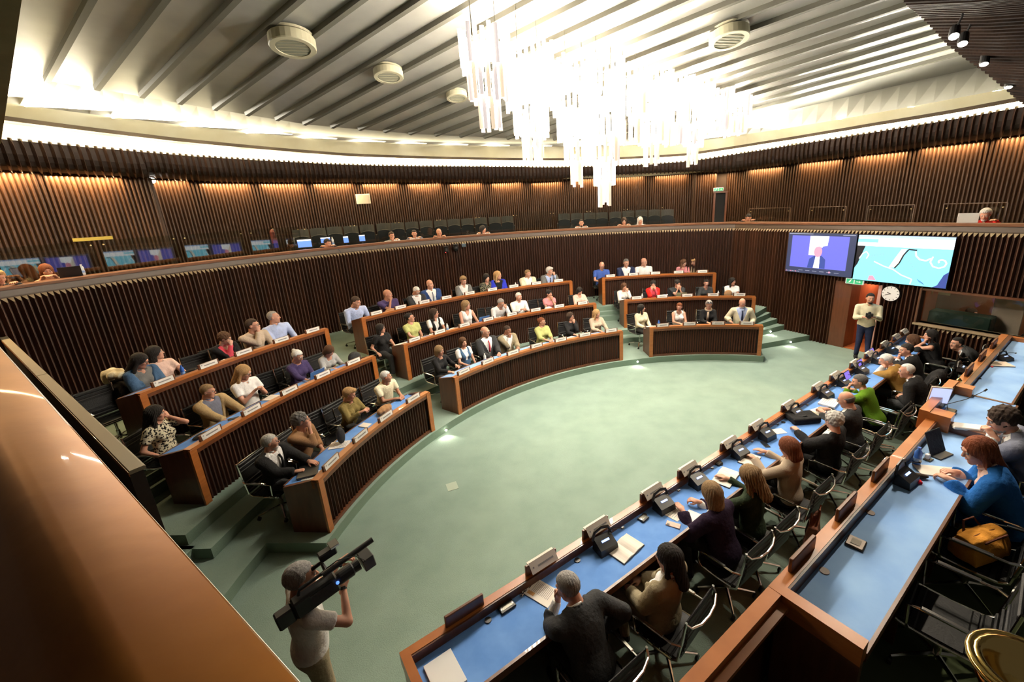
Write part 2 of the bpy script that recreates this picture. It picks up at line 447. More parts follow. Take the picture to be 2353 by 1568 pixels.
valance = tag(mb.build('soffit'), kind='structure')
# its flutes
tot = [hp(az, rho(az) + .35, 0) for az in AZB]; flute = MB(); nfl = 0
fine = np.linspace(AZ_L, AZ_R, 1500); pts = [hp(a, rho(a) + .35, 0) for a in fine]; acc = 0
for i in range(1, len(fine)):
    acc += (pts[i] - pts[i - 1]).length
    if acc < .115: continue
    acc = 0; az = fine[i]; pr = val_prof(az); t = (pts[i] - pts[i - 1]).normalized(); w = .03
    V = []; 
    for k, q in enumerate(pr):
        if k == 0: out = Vector((0, 0, -1))
        elif k == len(pr) - 1: out = Vector((-math.cos(az), -math.sin(az), 0))
        else:
            e = (pr[k + 1] - pr[k - 1]).normalized(); out = e.cross(t).normalized()
            if out.dot(Vector((-math.cos(az), -math.sin(az), -.8))) < 0: out = -out
        V += [q - t * w, q + out * .05 + t * w * .2, q + t * w]
    top = V[-3:]; V += [v + Vector((0, 0, .035)) for v in top]
    F = []
    for k in range(len(pr)):
        b = k * 3
        F += [(b, b + 3, b + 4, b + 1), (b + 1, b + 4, b + 5, b + 2)]
    F.append((len(V) - 3, len(V) - 2, len(V) - 1))
    if math.degrees(az) > 112:
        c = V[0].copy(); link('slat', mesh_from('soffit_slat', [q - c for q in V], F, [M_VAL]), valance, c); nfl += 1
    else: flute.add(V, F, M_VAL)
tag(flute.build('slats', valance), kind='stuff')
# plaster coving above: cove wall, stepped lip, slanted band
def zs(az, c, d): return CAM_Z + c(az) * d
mb = MB(); rows = []
for az in AZS:
    r = rho(az); zb = zs(az, c_stept, r + .05); db = (zb - CAM_Z) / c_stepb(az)
    zc = zs(az, c_crease, r - .15)
    rows.append([hp(az, r + 1.15, zs(az, c_valtop, r + .35) - .35), hp(az, db + .02, zb), hp(az, r + .05, zb), hp(az, r - .15, zc)])
n = 4; V = [q for rr in rows for q in rr]
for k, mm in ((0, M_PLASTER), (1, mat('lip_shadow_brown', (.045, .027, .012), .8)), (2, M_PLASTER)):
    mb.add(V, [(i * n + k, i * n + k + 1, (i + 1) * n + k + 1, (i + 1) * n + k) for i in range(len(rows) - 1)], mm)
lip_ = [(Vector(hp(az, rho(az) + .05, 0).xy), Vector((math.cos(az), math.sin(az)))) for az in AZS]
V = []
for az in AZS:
    r = rho(az); zb = zs(az, c_stept, r + .05); V += [hp(az, r + .04, zb + .005), hp(az, r + .04, zb - .07), hp(az, r + .07, zb - .07), hp(az, r + .07, zb + .005)]  # added drop strip in the shade brown, stands for the dark line under the step
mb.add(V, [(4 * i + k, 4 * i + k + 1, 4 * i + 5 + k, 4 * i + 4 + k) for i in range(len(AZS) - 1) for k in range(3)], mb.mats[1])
tag(mb.build('cornice', smooth=False), kind='structure')
# sloping ceiling with its edge taken from the picture
EDGE_PX = [(-70, 154), (29, 172), (243, 207.6), (513, 254.5), (710, 287), (950, 308), (1221, 320), (1400, 318), (1544, 313), (1706, 279), (2000, 210.5), (2250.5, 153.7)]
EDGE = [ceil_pt(*q) for q in EDGE_PX]
e0, e1 = EDGE[-2], EDGE[-1]; EDGE.append(e1 + (e1 - e0) * 1.2)
dl = (ceil_pt(50, 0) - EDGE[1]).normalized()
LEFTC = EDGE[0] + dl * 16
M_CEIL = mat('ceiling_metal_grey', (.46, .455, .42), .30, .5, noise=((.60, .59, .53), 1.3, (1, 1, 1), .3, .7), bump=(2.2, .10, I3))
M_RIB = mat('ceiling_rib_grey', (.13, .125, .10), .5, .1)
poly = [Vector((p.x, p.y, 0)) for p in EDGE]
far = [EDGE[-1] + dl * 6 + Vector((0, -10, 0)), LEFTC]
P_ = EDGE + [Vector((q.x, q.y, ceil_z(q.x, q.y))) for q in far]
mb = MB(); n = len(P_)
mb.add(P_ + [p + Vector((0, 0, .2)) for p in P_], [tuple(range(n)), tuple(range(n, 2 * n))[::-1]], M_CEIL)
ceiling = tag(mb.build('ceiling'), kind='structure')
# slanted plaster band from the crease up to the ceiling edge
azs_b = [az for az in AZS]
eaz = [math.atan2(p.y, p.x) for p in EDGE]
mb = MB(); V = []; keep = []
for az in azs_b:
    if az > eaz[0] or az < eaz[-1]: continue
    k = max(i for i in range(len(EDGE) - 1) if eaz[i] >= az) if az < eaz[0] else 0
    a, b = EDGE[k], EDGE[k + 1]; d = Vector((math.cos(az), math.sin(az)))
    ex = b - a; den = ex.x * d.y - ex.y * d.x; t = (-(a.x * d.y - a.y * d.x)) / den; e = a + ex * t
    keep.append((hp(az, rho(az) - .15, zs(az, c_crease, rho(az) - .15)), e))
a0 = eaz[0]; keep.insert(0, (hp(a0, rho(a0) - .15, zs(a0, c_crease, rho(a0) - .15)), EDGE[0]))
V = [q for pr in keep for q in pr]
mb.add(V, [(2 * i, 2 * i + 1, 2 * i + 3, 2 * i + 2) for i in range(len(keep) - 1)], mat('pale_plaster', (.66, .64, .54), .75, noise=((.78, .77, .68), .8, I3, .3, .7)))
tag(mb.build('cornice.001'), kind='structure')
# bulkhead over the camera-side balcony, its edge crosses the upper left corner
zb_ = CAM_Z + az_tan(8, 290)[1] * 10.5; A_ = at(8, 290, zb_); B_ = at(50, 0, zb_); dd_ = (B_ - A_).normalized(); A_ = A_ - dd_ * 2.2; B_ = B_ + dd_ * 4
on_ = Vector((dd_.y, -dd_.x, 0)); on_ = on_ if on_.dot(Vector((-1, -1, 0))) > 0 else -on_
mb = MB(); mb.prism([(p.x, p.y) for p in (A_, B_, B_ + on_ * 5, A_ + on_ * 5)], zb_, zb_ + 2.6, mat('olive_plaster', (.16, .125, .05), .7, noise=((.24, .20, .09), 1.6, I3, .3, .7)))
tag(mb.build('soffit.002'), kind='structure')
# ceiling ribs
RD = Vector((-0.83172074, 0.54074133, -0.12585473))
xs_ = [203, 370, 531, 676, 818, 954, 1085, 1211, 1333, 1452, 1564, 1678, 1789, 1895, 1998, 2098, 2195, 2290, 2382, 2470, 2556, 2640]
RP = RD.cross(PL_N).normalized()
def clip_to_edge(p, d):
    best = None
    for i in range(len(EDGE) - 1):
        a, b = EDGE[i], EDGE[i + 1]; ex = (b - a)
        den = ex.x * d.y - ex.y * d.x
        if abs(den) < 1e-9: continue
        t = ((p.x - a.x) * d.y - (p.y - a.y) * d.x) / den
        u_ = ((p.x - a.x) * ex.y - (p.y - a.y) * ex.x) / den
        if -1e-6 <= t <= 1 + 1e-6 and u_ > 0 and (best is None or u_ < best): best = u_
    return best
for x in xs_:
    p = ceil_pt(x, 0); u_ = clip_to_edge(p, RD)
    if u_ is None: continue
    a = p - RD * 7; L = u_ + 7 - .12
    w, h = .045, .075
    V = []
    for dd in (0, L):
        c = RD * dd
        V += [c - RP * w, c - RP * w * .8 - PL_N * h, c + RP * w * .8 - PL_N * h, c + RP * w]
    me = mesh_from('ceiling_rib', V, [(0, 1, 5, 4), (1, 2, 6, 5), (2, 3, 7, 6), (0, 3, 2, 1), (4, 5, 6, 7)], [M_RIB])
    link('rib', me, ceiling, a)
# second edge: ribs that meet only the right-hand side
for k in range(1, 12):
    pass
# dark slatted bulge at the top right
BPX = [(2060, -40), (2085, 0), (2100, 12), (2120, 30), (2150, 62), (2180, 95), (2220, 127), (2260, 155), (2300, 188), (2335, 218), (2365, 242)]
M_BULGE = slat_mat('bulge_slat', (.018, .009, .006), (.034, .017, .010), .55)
edge = []
for i, q in enumerate(BPX):
    d = Vector(ray(*q)); dd = 6.6 + 5.2 * (i / (len(BPX) - 1)) ** 1.1
    edge.append(Vector((0, 0, CAM_Z)) + d * (dd / math.hypot(d.x, d.y)))
def bulge_path(p):
    out = []
    for k in range(9):
        u_ = k / 8
        out.append(p + Vector((.55, -.83, 0)) * (4.6 * u_) + Vector((0, 0, -.42 * math.sin(min(1, u_ * 2.2) * PI / 2))) + Vector((.5, .3, 0)) * (.5 * u_ * u_))
    return out
NS = 46; fineE = []
for i in range(NS + 1):
    t = i / NS * (len(edge) - 1); k = min(int(t), len(edge) - 2); fineE.append(edge[k].lerp(edge[k + 1], t - k))
mb = MB(); pa = [bulge_path(p) for p in fineE]; n = 9
mb.add([q + Vector((.05, .05, .06)) for r in pa for q in r], [(i * n + k, i * n + k + 1, (i + 1) * n + k + 1, (i + 1) * n + k) for i in range(NS) for k in range(n - 1)], M_BACK)
bulge = tag(mb.build('soffit.001'), kind='structure')
for i, p in enumerate(fineE):
    e = (fineE[min(i + 1, NS)] - fineE[max(i - 1, 0)]).normalized() * .05
    V = []; c = p.copy()
    for q in pa[i]: V += [q - e - c, q - e * .4 - c + Vector((-.03, -.02, -.055)), q + e * .4 - c + Vector((-.03, -.02, -.055)), q + e - c]
    F = [(k * 4 + j, k * 4 + j + 1, k * 4 + 5 + j, k * 4 + 4 + j) for k in range(8) for j in range(3)] + [(0, 1, 2, 3)]
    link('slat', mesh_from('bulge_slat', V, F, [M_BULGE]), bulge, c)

# tiers under the rows of desks
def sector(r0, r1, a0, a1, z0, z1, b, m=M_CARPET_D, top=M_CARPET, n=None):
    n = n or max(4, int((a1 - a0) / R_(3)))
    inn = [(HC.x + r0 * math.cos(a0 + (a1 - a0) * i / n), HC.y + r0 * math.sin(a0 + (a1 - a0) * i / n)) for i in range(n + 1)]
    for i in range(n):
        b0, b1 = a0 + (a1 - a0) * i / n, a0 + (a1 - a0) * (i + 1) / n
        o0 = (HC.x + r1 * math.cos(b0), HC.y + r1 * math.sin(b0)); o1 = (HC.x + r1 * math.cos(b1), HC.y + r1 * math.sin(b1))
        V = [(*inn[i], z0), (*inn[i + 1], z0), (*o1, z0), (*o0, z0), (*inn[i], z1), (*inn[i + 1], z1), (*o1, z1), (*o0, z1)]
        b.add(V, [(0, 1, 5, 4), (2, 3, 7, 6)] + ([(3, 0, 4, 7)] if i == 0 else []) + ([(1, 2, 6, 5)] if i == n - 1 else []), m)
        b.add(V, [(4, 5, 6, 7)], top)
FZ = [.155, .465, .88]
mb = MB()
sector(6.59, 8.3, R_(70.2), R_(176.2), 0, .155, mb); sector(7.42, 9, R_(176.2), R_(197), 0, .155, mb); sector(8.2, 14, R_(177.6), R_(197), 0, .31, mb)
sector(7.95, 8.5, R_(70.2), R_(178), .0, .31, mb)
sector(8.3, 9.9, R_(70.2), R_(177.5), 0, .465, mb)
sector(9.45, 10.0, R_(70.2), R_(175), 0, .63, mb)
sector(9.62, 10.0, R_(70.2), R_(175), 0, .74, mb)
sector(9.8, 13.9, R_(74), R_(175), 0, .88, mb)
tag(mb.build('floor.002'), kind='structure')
# stair beside the right block
STP = [((1747, 791), (1848.7, 773)), ((1747, 761), (1799.4, 747.8)), ((1745.6, 744.8), (1786, 732.9)), ((1742.6, 731), (1769.5, 719.4)), ((1739, 719), (1756, 709))]
mb = MB()
for k, (a, b) in enumerate(STP):
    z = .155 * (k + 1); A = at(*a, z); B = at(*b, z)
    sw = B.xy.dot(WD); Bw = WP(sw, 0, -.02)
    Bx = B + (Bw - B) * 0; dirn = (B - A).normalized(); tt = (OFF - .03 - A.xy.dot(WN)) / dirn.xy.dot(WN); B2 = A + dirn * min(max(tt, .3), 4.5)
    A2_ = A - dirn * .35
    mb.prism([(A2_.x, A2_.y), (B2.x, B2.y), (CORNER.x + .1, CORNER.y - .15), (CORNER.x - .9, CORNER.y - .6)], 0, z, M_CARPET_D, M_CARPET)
tag(mb.build('floor.003'), kind='structure')
# dais under the upper table
DZ_ = .85
mb = MB(); q = [TP(1.45, 1.0), TP(12.6, 1.0), TP(12.6, -5.0), TP(1.45, -5.0)]
mb.prism([(p.x, p.y) for p in q], 0, DZ_, M_BACK, mat('olive_dark_carpet', (.085, .105, .05), .95, spec=.1, noise=((.12, .145, .075), 2, I3, .3, .7)))
tag(mb.build('floor.004'), kind='structure')
# doorway: reveal, inner lobby, wood floor
M_LOB = mat('red_brown_panel', (.24, .065, .03), .35, noise=((.31, .09, .04), 3, (6, 6, 1), .3, .7))
mb = MB()
wseg(D0, D0 + .42, 0, DZ, M_WOOD_D, -.02, .5, mb)
LB = MB()
a, b, c, d = WP(D0 + .42, 0, .0), WP(D1 + .3, 0, 0), WP(D1 + .3, 0, 2.2), WP(D0 - .5, 0, 2.2)
LB.prism([(p.x, p.y) for p in (a, b, c, d)], -.02, .012, mat('orange_wood_floor', (.34, .11, .035), .3, noise=((.42, .15, .05), 4, (1, 6, 1), .3, .7)))
tag(LB.build('floor.005'), kind='structure')
LB = MB(); wseg(D0 - .5, D1 + .6, 0, 2.3, M_LOB, 2.2, 2.3, LB); wseg(D0 + .3, D0 + .42, 0, 2.3, M_LOB, .5, 2.2, LB); wseg(D1 + .4, D1 + .55, 0, 2.3, M_LOB, .2, 2.2, LB)
wseg(D0 - .5, D1 + .6, 2.28, 2.35, M_BACK, .2, 2.3, LB)
tag(LB.build('wall_lobby'), kind='structure')
tag(mb.build('door_1'), kind='structure')
mb = MB(); wseg(D1 - .09, D1, 0, DZ, mat('pink_lit_edge', (.62, .36, .30), .4), -.02, .9, mb)  # pink door edge, its lit brightness put into the colour
d2 = tag(mb.build('door_2'), kind='structure')
# booth window in the right wall
mb = MB()
for s0, s1, z0, z1 in ((W0 - .05, W0, WZ0 - .05, WZ1 + .05), (W1, W1 + .05, WZ0 - .05, WZ1 + .05), (W0, W1, WZ1, WZ1 + .05)):
    wseg(s0, s1, z0, z1, M_WOOD_D, -.06, .2, mb)
win = tag(mb.build('window_1'), kind='structure')
mb = MB(); wseg(W0 - .06, W1 + .05, WZ0 - .05, WZ0, M_SLATTOP, -.09, .22, mb); link('window_sill', mb.build('x', link_=False), win)
M_GLASS = bpy.data.materials.new('clear_glass'); M_GLASS.use_nodes = True; nt = M_GLASS.node_tree; nt.nodes.clear()
ou = nt.nodes.new('ShaderNodeOutputMaterial'); mx = nt.nodes.new('ShaderNodeMixShader'); tr = nt.nodes.new('ShaderNodeBsdfTransparent'); gl = nt.nodes.new('ShaderNodeBsdfGlossy')
gl.inputs['Roughness'].default_value = .02; tr.inputs[0].default_value = (.86, .90, .87, 1); mx.inputs[0].default_value = .10
fr = nt.nodes.new('ShaderNodeFresnel'); fr.inputs[0].default_value = 1.5; ad = nt.nodes.new('ShaderNodeMath'); ad.inputs[1].default_value = .06
nt.links.new(fr.outputs[0], ad.inputs[0]); nt.links.new(ad.outputs[0], mx.inputs[0])
nt.links.new(tr.outputs[0], mx.inputs[1]); nt.links.new(gl.outputs[0], mx.inputs[2]); nt.links.new(mx.outputs[0], ou.inputs[0])
M_GLASS2 = M_GLASS.copy(); M_GLASS2.name = 'anti_glare_glass'
for n_ in M_GLASS2.node_tree.nodes:
    if n_.type == 'MATH': n_.inputs[1].default_value = -.01
    if n_.type == 'BSDF_TRANSPARENT': n_.inputs[0].default_value = (.95, .97, .95, 1)
mb = MB(); wseg(W0, W1, WZ0, WZ1, M_GLASS2, .08, .088, mb); link('pane', mb.build('x', link_=False), win)
mb = MB(); wseg(W0 - .3, W1 + .5, 0, 2.3, mat('booth_wood_wall', (.17, .065, .03), .6), 1.9, 2.0, mb); wseg(W0 - .4, W0 - .3, 0, 2.3, M_BACK, .2, 2.0, mb); wseg(W0 - .3, W1 + .5, 2.25, 2.3, M_BACK, .2, 2.0, mb)
tag(mb.build('wall_booth'), kind='structure')
# upstairs doorway
dz = (rho(DOOR_AZ[0]) + 2.0)
zt_ = CAM_Z + az_tan(1655, 441.5)[1] * dz
mb = MB()
d0, d1 = hp(DOOR_AZ[0], dz + .03, 0), hp(DOOR_AZ[1], dz + .03, 0)
mb.add([(d0.x, d0.y, GZ), (d1.x, d1.y, GZ), (d1.x, d1.y, zt_), (d0.x, d0.y, zt_)], [(0, 1, 2, 3)], mat('dark_doorway', (.006, .005, .005), .8))
t = (d1 - d0).normalized(); nn = Vector((-d0.x, -d0.y, 0)).normalized()
for p in (d0, d1): mb.box((p + nn * .06 + Vector((0, 0, (GZ + zt_) / 2))), (.07, .12, zt_ - GZ), M_WOOD_D, rz=math.atan2(t.y, t.x))
mb.box(((d0 + d1) / 2 + nn * .06 + Vector((0, 0, zt_))), ((d1 - d0).length + .1, .12, .07), M_WOOD_D, rz=math.atan2(t.y, t.x))
tag(mb.build('door_3'), kind='structure')

# camera-side parapet: broad varnished ledge, and the partition beyond it
PD = Vector((-.8205, .5716)); PO = Vector((-.5716, -.8205))     # along, and inwards (towards the camera)
E0 = at(699, 1568, 3.42).xy
prof = [(0, 3.40), (0.008, 3.42), (.17, 3.455), (.21, 3.452), (.30, 3.40), (.52, 3.27), (.95, 3.20), (.95, 3.08), (0.02, 3.08)]
M_PAR = mat('copper_brown_varnish', (.23, .072, .008), .36, .72, spec=.2, noise=((.33, .125, .018), 2.4, (1, 1, 1), .3, .75), coat=.08, bump=(14, .03, I3))
def par_path(t0, t1, n=2): return [(E0 + PD * (t0 + (t1 - t0) * i / n), PO) for i in range(n + 1)]
tJ = (at(160, 905 + 70, 3.42).xy - E0).dot(PD)
mb = MB(); mb.sweep(par_path(-2.6, tJ), prof, M_PAR)
mb.sweep(par_path(tJ + .004, 8.8), [(o, z - .012) for o, z in prof], M_PAR)
mb.sweep(par_path(-2.6, 8.8), [(-.002, 3.395), (.012, 3.405), (.012, 3.38), (-.002, 3.38)], mat('pale_edge_strip', (.75, .72, .68), .3, .5))
tag(mb.build('trim_3', angle=40), kind='structure')
mb = MB(); mb.sweep(par_path(-2.6, 8.8), [(.02, 0), (.14, 0), (.14, 3.08), (.02, 3.08)], M_BACK)
tag(mb.build('wall_balcony'), kind='structure')
# tall dark partition with a pale cap between the ledge and the hall
PZ = 2.6; pe = at(330, 1070, PZ).xy; L_ = 7.6
def pp(t0, t1): return [(pe + PD * (t0 + (t1 - t0) * i / 2), PO) for i in range(3)]
tj = (at(112, 858, PZ).xy - pe).dot(PD)
mb = MB(); mb.sweep(pp(.02, L_), [(.005, 0), (.085, 0), (.085, PZ - .02), (.005, PZ - .02)], M_BACK); wp_ = tag(mb.build('wall_partition'), kind='structure')
M_PCAP = mat('grey_brown_cap', (.30, .255, .175), .5)
for a_, b_ in ((0, tj - .01), (tj + .01, L_)):
    mb = MB(); mb.sweep(pp(a_, b_), [(-.01, PZ - .03), (.085, PZ - .03), (.085, PZ - .006), (.08, PZ), (0, PZ), (-.01, PZ - .006)], M_PCAP); mb.sweep(pp(a_, b_), [(.085, PZ - .045), (.089, PZ - .045), (.089, PZ - .008), (.085, PZ - .008)], M_WOOD); link('cap', mb.build('x', link_=False), wp_)

# ================================================================== DESKS OF THE HEMICYCLE
def hpol(r, a, z=0): return Vector((HC.x + r * math.cos(a), HC.y + r * math.sin(a), z))
DESK = [  # row, block, start, end angle (deg), rail radius, floor z, rail z, rail top
    (0, 'left', 150.6, 174.6), (0, 'middle', 102.5, 144.4), (0, 'right', 70.9, 95.8),
    (1, 'left', 148.1, 173.6), (1, 'middle', 102.8, 142.8), (1, 'right', 70.6, 96.6),
    (2, 'left', 148.4, 169.2), (2, 'middle', 104.4, 143.2), (2, 'right', 76.6, 98.2)]
RR = [6.66, 8.52, 10.0]; RZ = [.985, 1.35, 1.83]
ORD = ['front', 'middle', 'back']
slat_cache = {}
def make_desk(row, block, a0, a1):
    r, fz, rz = RR[row], FZ[row], RZ[row]; zb = fz - (.0 if row else 0.0)
    a0, a1 = R_(a0), R_(a1); am = (a0 + a1) / 2
    root = empty('hemicycle_desk', hpol(r, am, fz), 0, f'{ORD[row]} row curved dark wood desk of the {block} block with blue top', 'desk')
    off = -root.location
    n = max(8, int((a1 - a0) / R_(2)))
    def pth(aa, bb, k=n): return [((hpol(r, aa + (bb - aa) * i / k) + off).xy, Vector((math.cos(aa + (bb - aa) * i / k), math.sin(aa + (bb - aa) * i / k)))) for i in range(k + 1)]
    H = rz - fz
    low = -.31 if row else -.0       # front skirt reaches down to the tread in front
    low = -(fz - [.155, .31, .74][row])
    ea = .05 / r
    mb = MB(); mb.sweep(pth(a0 + ea, a1 - ea), [(.04, low), (.07, low), (.07, H - .06), (.04, H - .06)], M_BACK); mb.build('front_panel', root)
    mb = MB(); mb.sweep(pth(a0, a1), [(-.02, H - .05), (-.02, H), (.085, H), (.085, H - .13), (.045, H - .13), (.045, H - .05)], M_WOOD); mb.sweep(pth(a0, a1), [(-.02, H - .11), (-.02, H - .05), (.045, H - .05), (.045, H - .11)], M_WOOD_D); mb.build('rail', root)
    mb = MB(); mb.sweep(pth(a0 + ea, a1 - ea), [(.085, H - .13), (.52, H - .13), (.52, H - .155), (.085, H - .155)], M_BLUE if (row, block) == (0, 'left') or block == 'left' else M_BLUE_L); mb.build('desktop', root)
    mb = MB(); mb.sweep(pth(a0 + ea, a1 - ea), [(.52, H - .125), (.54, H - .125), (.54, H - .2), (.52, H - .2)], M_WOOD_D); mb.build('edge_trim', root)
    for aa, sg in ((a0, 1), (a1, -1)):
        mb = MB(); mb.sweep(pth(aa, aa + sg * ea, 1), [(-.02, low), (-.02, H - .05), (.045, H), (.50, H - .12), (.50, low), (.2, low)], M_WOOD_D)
        mb.sweep(pth(aa - sg * .002, aa + sg * ea * 1.7, 1), [(-.03, low), (-.03, H - .02), (-.0, H - .02), (-.0, low)], M_WOOD)
        mb.build('end_panel', root)
    mb = MB(); mb.sweep(pth(a0, a1), [(-.012, low), (.03, low), (.03, low + .05), (-.012, low + .05)], M_WOOD_D); mb.build('plinth', root)
    # slats on the front
    h = H - .11 - low - .05; key = (row,)
    if key not in slat_cache: slat_cache[key] = slat_mesh('desk_slat', .05, .034, h, M_SLAT_DESK, M_BACK)
    cnt = int((a1 - a0 - 4 * ea) * r / .062); st = MB(); single = (block == 'left' or (row == 0 and block == 'middle'))
    for i in range(cnt):
        a = a0 + 2.2 * ea + (a1 - a0 - 4.4 * ea) * (i + .5) / cnt
        p = hpol(r + .045, a) + off; p.z = low + .05; rt = a - PI / 2
        if single: link('slat', slat_cache[key], root, p, (0, 0, rt))
        else:
            Rm = Matrix.Rotation(rt, 3, 'Z'); b = len(st.v)
            st.v += [tuple(Rm @ q.co + p) for q in slat_cache[key].vertices]
            for f in slat_cache[key].polygons: st.f.append(tuple(k + b for k in f.vertices)); st.m.append(f.material_index)
    if not single:
        st.mats = [M_SLAT_DESK, M_BACK]; tag(st.build('slats', root), kind='stuff')
    return root
desks = {}
for row, block, a0, a1 in DESK: desks[(row, block)] = make_desk(row, block, a0, a1)

# name blocks (part of each desk) and the cards leaning on them
PLATES = {
 (0, 'left'): [171.6, 165.6, 160.2, 154.0], (0, 'middle'): [142.0, 136.1, 129.8, 123.9, 117.8, 111.7, 105.2], (0, 'right'): [92.8, 86.6, 80.3, 74.2],
 (1, 'left'): [171.1, 166.3, 161.3, 156.4, 151.5], (1, 'middle'): [140.7, 135.8, 130.8, 125.9, 120.9, 115.8, 110.7, 105.6], (1, 'right'): [94.0, 88.7, 83.6, 78.5, 73.5],
 (2, 'left'): [167.0, 162.7, 158.9, 154.4, 150.3], (2, 'middle'): [140.8, 136.8, 132.7, 128.7, 124.4, 120.1, 115.9, 111.4, 107.0], (2, 'right'): [96.6, 92.1, 87.8, 83.4, 79.0]}
mb = MB(); mb.box((0, 0, .06), (.36, .03, .12), M_WOOD_D, bev=.006); BLOCK_ME = mb.build('name_block', link_=False)
mb = MB(); mb.box((0, 0, .045), (.30, .004, .085), M_WHITE); mb.box((.01, -.003, .045), (.19, .002, .018), M_INK); mb.box((-.125, -.003, .062), (.014, .002, .014), M_INK)
CARD_ME = mb.build('name_card', link_=False)
CARDS = []
for (row, block), angs in PLATES.items():
    d = desks[(row, block)]
    for a in angs:
        a = R_(a); p = hpol(RR[row] + .012, a, RZ[row]); rz = a - PI / 2
        link('name_block', BLOCK_ME, d, p - d.location + Vector((0, 0, -.03)), (0, 0, rz))
        q = hpol(RR[row] - .012, a, RZ[row] + .002)
        c = link('name_card', CARD_ME, None, q, (R_(-6), 0, rz)); c['category'] = 'name card'
        CARDS.append((c, row, block, q))

# ================================================================== OFFICE CHAIR (prototype)
def make_chair():
    root = empty('office_chair', (0, 0, 0), 0, 'x', 'chair')
    # sling of seat and back: ribbed pads; chair faces +Y
    mb = MB()
    for i in range(8):
        y = -.20 + i * .058; z = .455 - .03 * math.sin((i / 7) * PI) + (.012 if i == 7 else 0)
        mb.box((0, y, z), (.47, .050, .022), M_LEATHER, bev=.010)
    mb.box((0, 0, .438), (.45, .44, .012), M_LEATHER); mb.build('seat', root)
    mb = MB()
    for i in range(8):
        z = .50 + i * .057; y = -.235 - .008 * i - .03 * math.sin(i / 7 * PI)
        mb.box((0, y, z), (.47, .022, .050), M_LEATHER, bev=.010)
    mb.add([(-.225, -.25, .47), (.225, -.25, .47), (.225, -.31, .93), (-.225, -.31, .93)], [(0, 1, 2, 3)], M_LEATHER); mb.build('backrest', root)
    for s in (-1, 1):
        x = s * .245
        mb = MB(); mb.tube([(x, .235, .45), (x, .2, .438), (x, 0, .425), (x, -.18, .435), (x, -.235, .47), (x, -.27, .7), (x, -.30, .945)], .012, M_CHROME, 6)
        mb.build('side_frame', root)
        mb = MB(); x2 = s * .285
        mb.tube([(x, .16, .43), (x2, .17, .50), (x2, .18, .655), (x2, .12, .665), (x2, -.20, .668), (x, -.27, .665)], .011, M_CHROME, 6)
        mb.box((x2, 0, .676), (.035, .24, .018), M_CHROME, bev=.006); mb.build('armrest', root)
    mb = MB(); mb.tube([(-.245, -.30, .93), (-.22, -.34, .90), (-.12, -.375, .885), (0, -.385, .88), (.12, -.375, .885), (.22, -.34, .90), (.245, -.30, .93)], .010, M_CHROME, 6)
    mb.build('stretcher', root)
    mb = MB(); mb.tube([(-.245, -.1, .425), (0, -.1, .40), (.245, -.1, .425)], .012, M_CHROME, 6); mb.build('seat_bar', root)
    mb = MB(); mb.lathe([(.028, .08), (.028, .22), (.018, .22), (.018, .40), (.06, .40), (.06, .425)], (0, 0, 0), M_CHROME, 10); mb.build('column', root)
    for k in range(4):
        a = PI / 4 + k * PI / 2; c, s = math.cos(a), math.sin(a)
        mb = MB(); mb.tube([(0, 0, .12), (c * .16, s * .16, .10), (c * .30, s * .30, .075)], [.02, .016, .012], M_CHROME, 6)
        lg = mb.build('leg', root)
        mb = MB(); mb.lathe([(.028, -.012), (.028, .012)], (c * .30, s * .30, .028), M_BLACK, 10, Matrix.Rotation(PI / 2, 3, 'X')); mb.box((c * .3, s * .3, .055), (.016, .016, .03), M_BLACK); mb.build('castor', lg)
    return root
CHAIR0 = make_chair(); CHAIR_USED = [False]
CHAIRS = []
def put_chair(p, rz, label, group=None):
    if not CHAIR_USED[0]: c = CHAIR0; CHAIR_USED[0] = True
    else: c = copy_tree(CHAIR0)
    c.location = p; c.rotation_euler = (0, 0, rz); c['label'] = label; c['category'] = 'chair'
    if group: c['group'] = group
    CHAIRS.append(c); return c

# ================================================================== PRESIDENTIAL TABLES
def tbox(b, t0, t1, n0, n1, z0, z1, m, o=(0, 0, 0)):
    q = [TP(t0, n0), TP(t1, n0), TP(t1, n1), TP(t0, n1)]; b.prism([(p.x - o[0], p.y - o[1]) for p in q], z0 - o[2], z1 - o[2], m)
T1A, T1B = .42, 12.55
o1 = TP((T1A + T1B) / 2, 2.5)
t1 = empty('long_table', o1, 0, 'long lower table on the green floor with bright blue top and wooden front rail', 'table')
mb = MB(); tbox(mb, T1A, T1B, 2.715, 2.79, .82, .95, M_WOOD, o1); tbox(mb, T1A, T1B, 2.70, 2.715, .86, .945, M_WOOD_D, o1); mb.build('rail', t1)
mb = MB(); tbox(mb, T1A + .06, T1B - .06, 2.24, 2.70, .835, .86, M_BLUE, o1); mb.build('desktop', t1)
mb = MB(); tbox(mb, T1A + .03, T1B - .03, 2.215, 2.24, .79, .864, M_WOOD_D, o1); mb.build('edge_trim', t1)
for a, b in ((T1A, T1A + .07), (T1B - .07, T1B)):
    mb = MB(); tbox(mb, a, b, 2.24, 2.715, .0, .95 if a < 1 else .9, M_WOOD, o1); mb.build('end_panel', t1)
mb = MB(); tbox(mb, T1A + .02, T1B - .02, 2.72, 2.75, 0, .82, M_BACK, o1); mb.build('front_panel', t1)
mb = MB(); tbox(mb, T1A + .07, T1B - .07, 2.55, 2.58, .3, .83, M_BACK, o1)
for k in range(1, 9): tbox(mb, T1A + k * 1.35, T1A + k * 1.35 + .03, 2.27, 2.7, 0, .83, M_WOOD_D, o1)
mb.build('pedestal', t1)
smesh = slat_mesh('table_slat', .05, .03, .80, M_SLAT_DESK, M_BACK)
st = MB(); k = 0; tt_ = T1A + .06
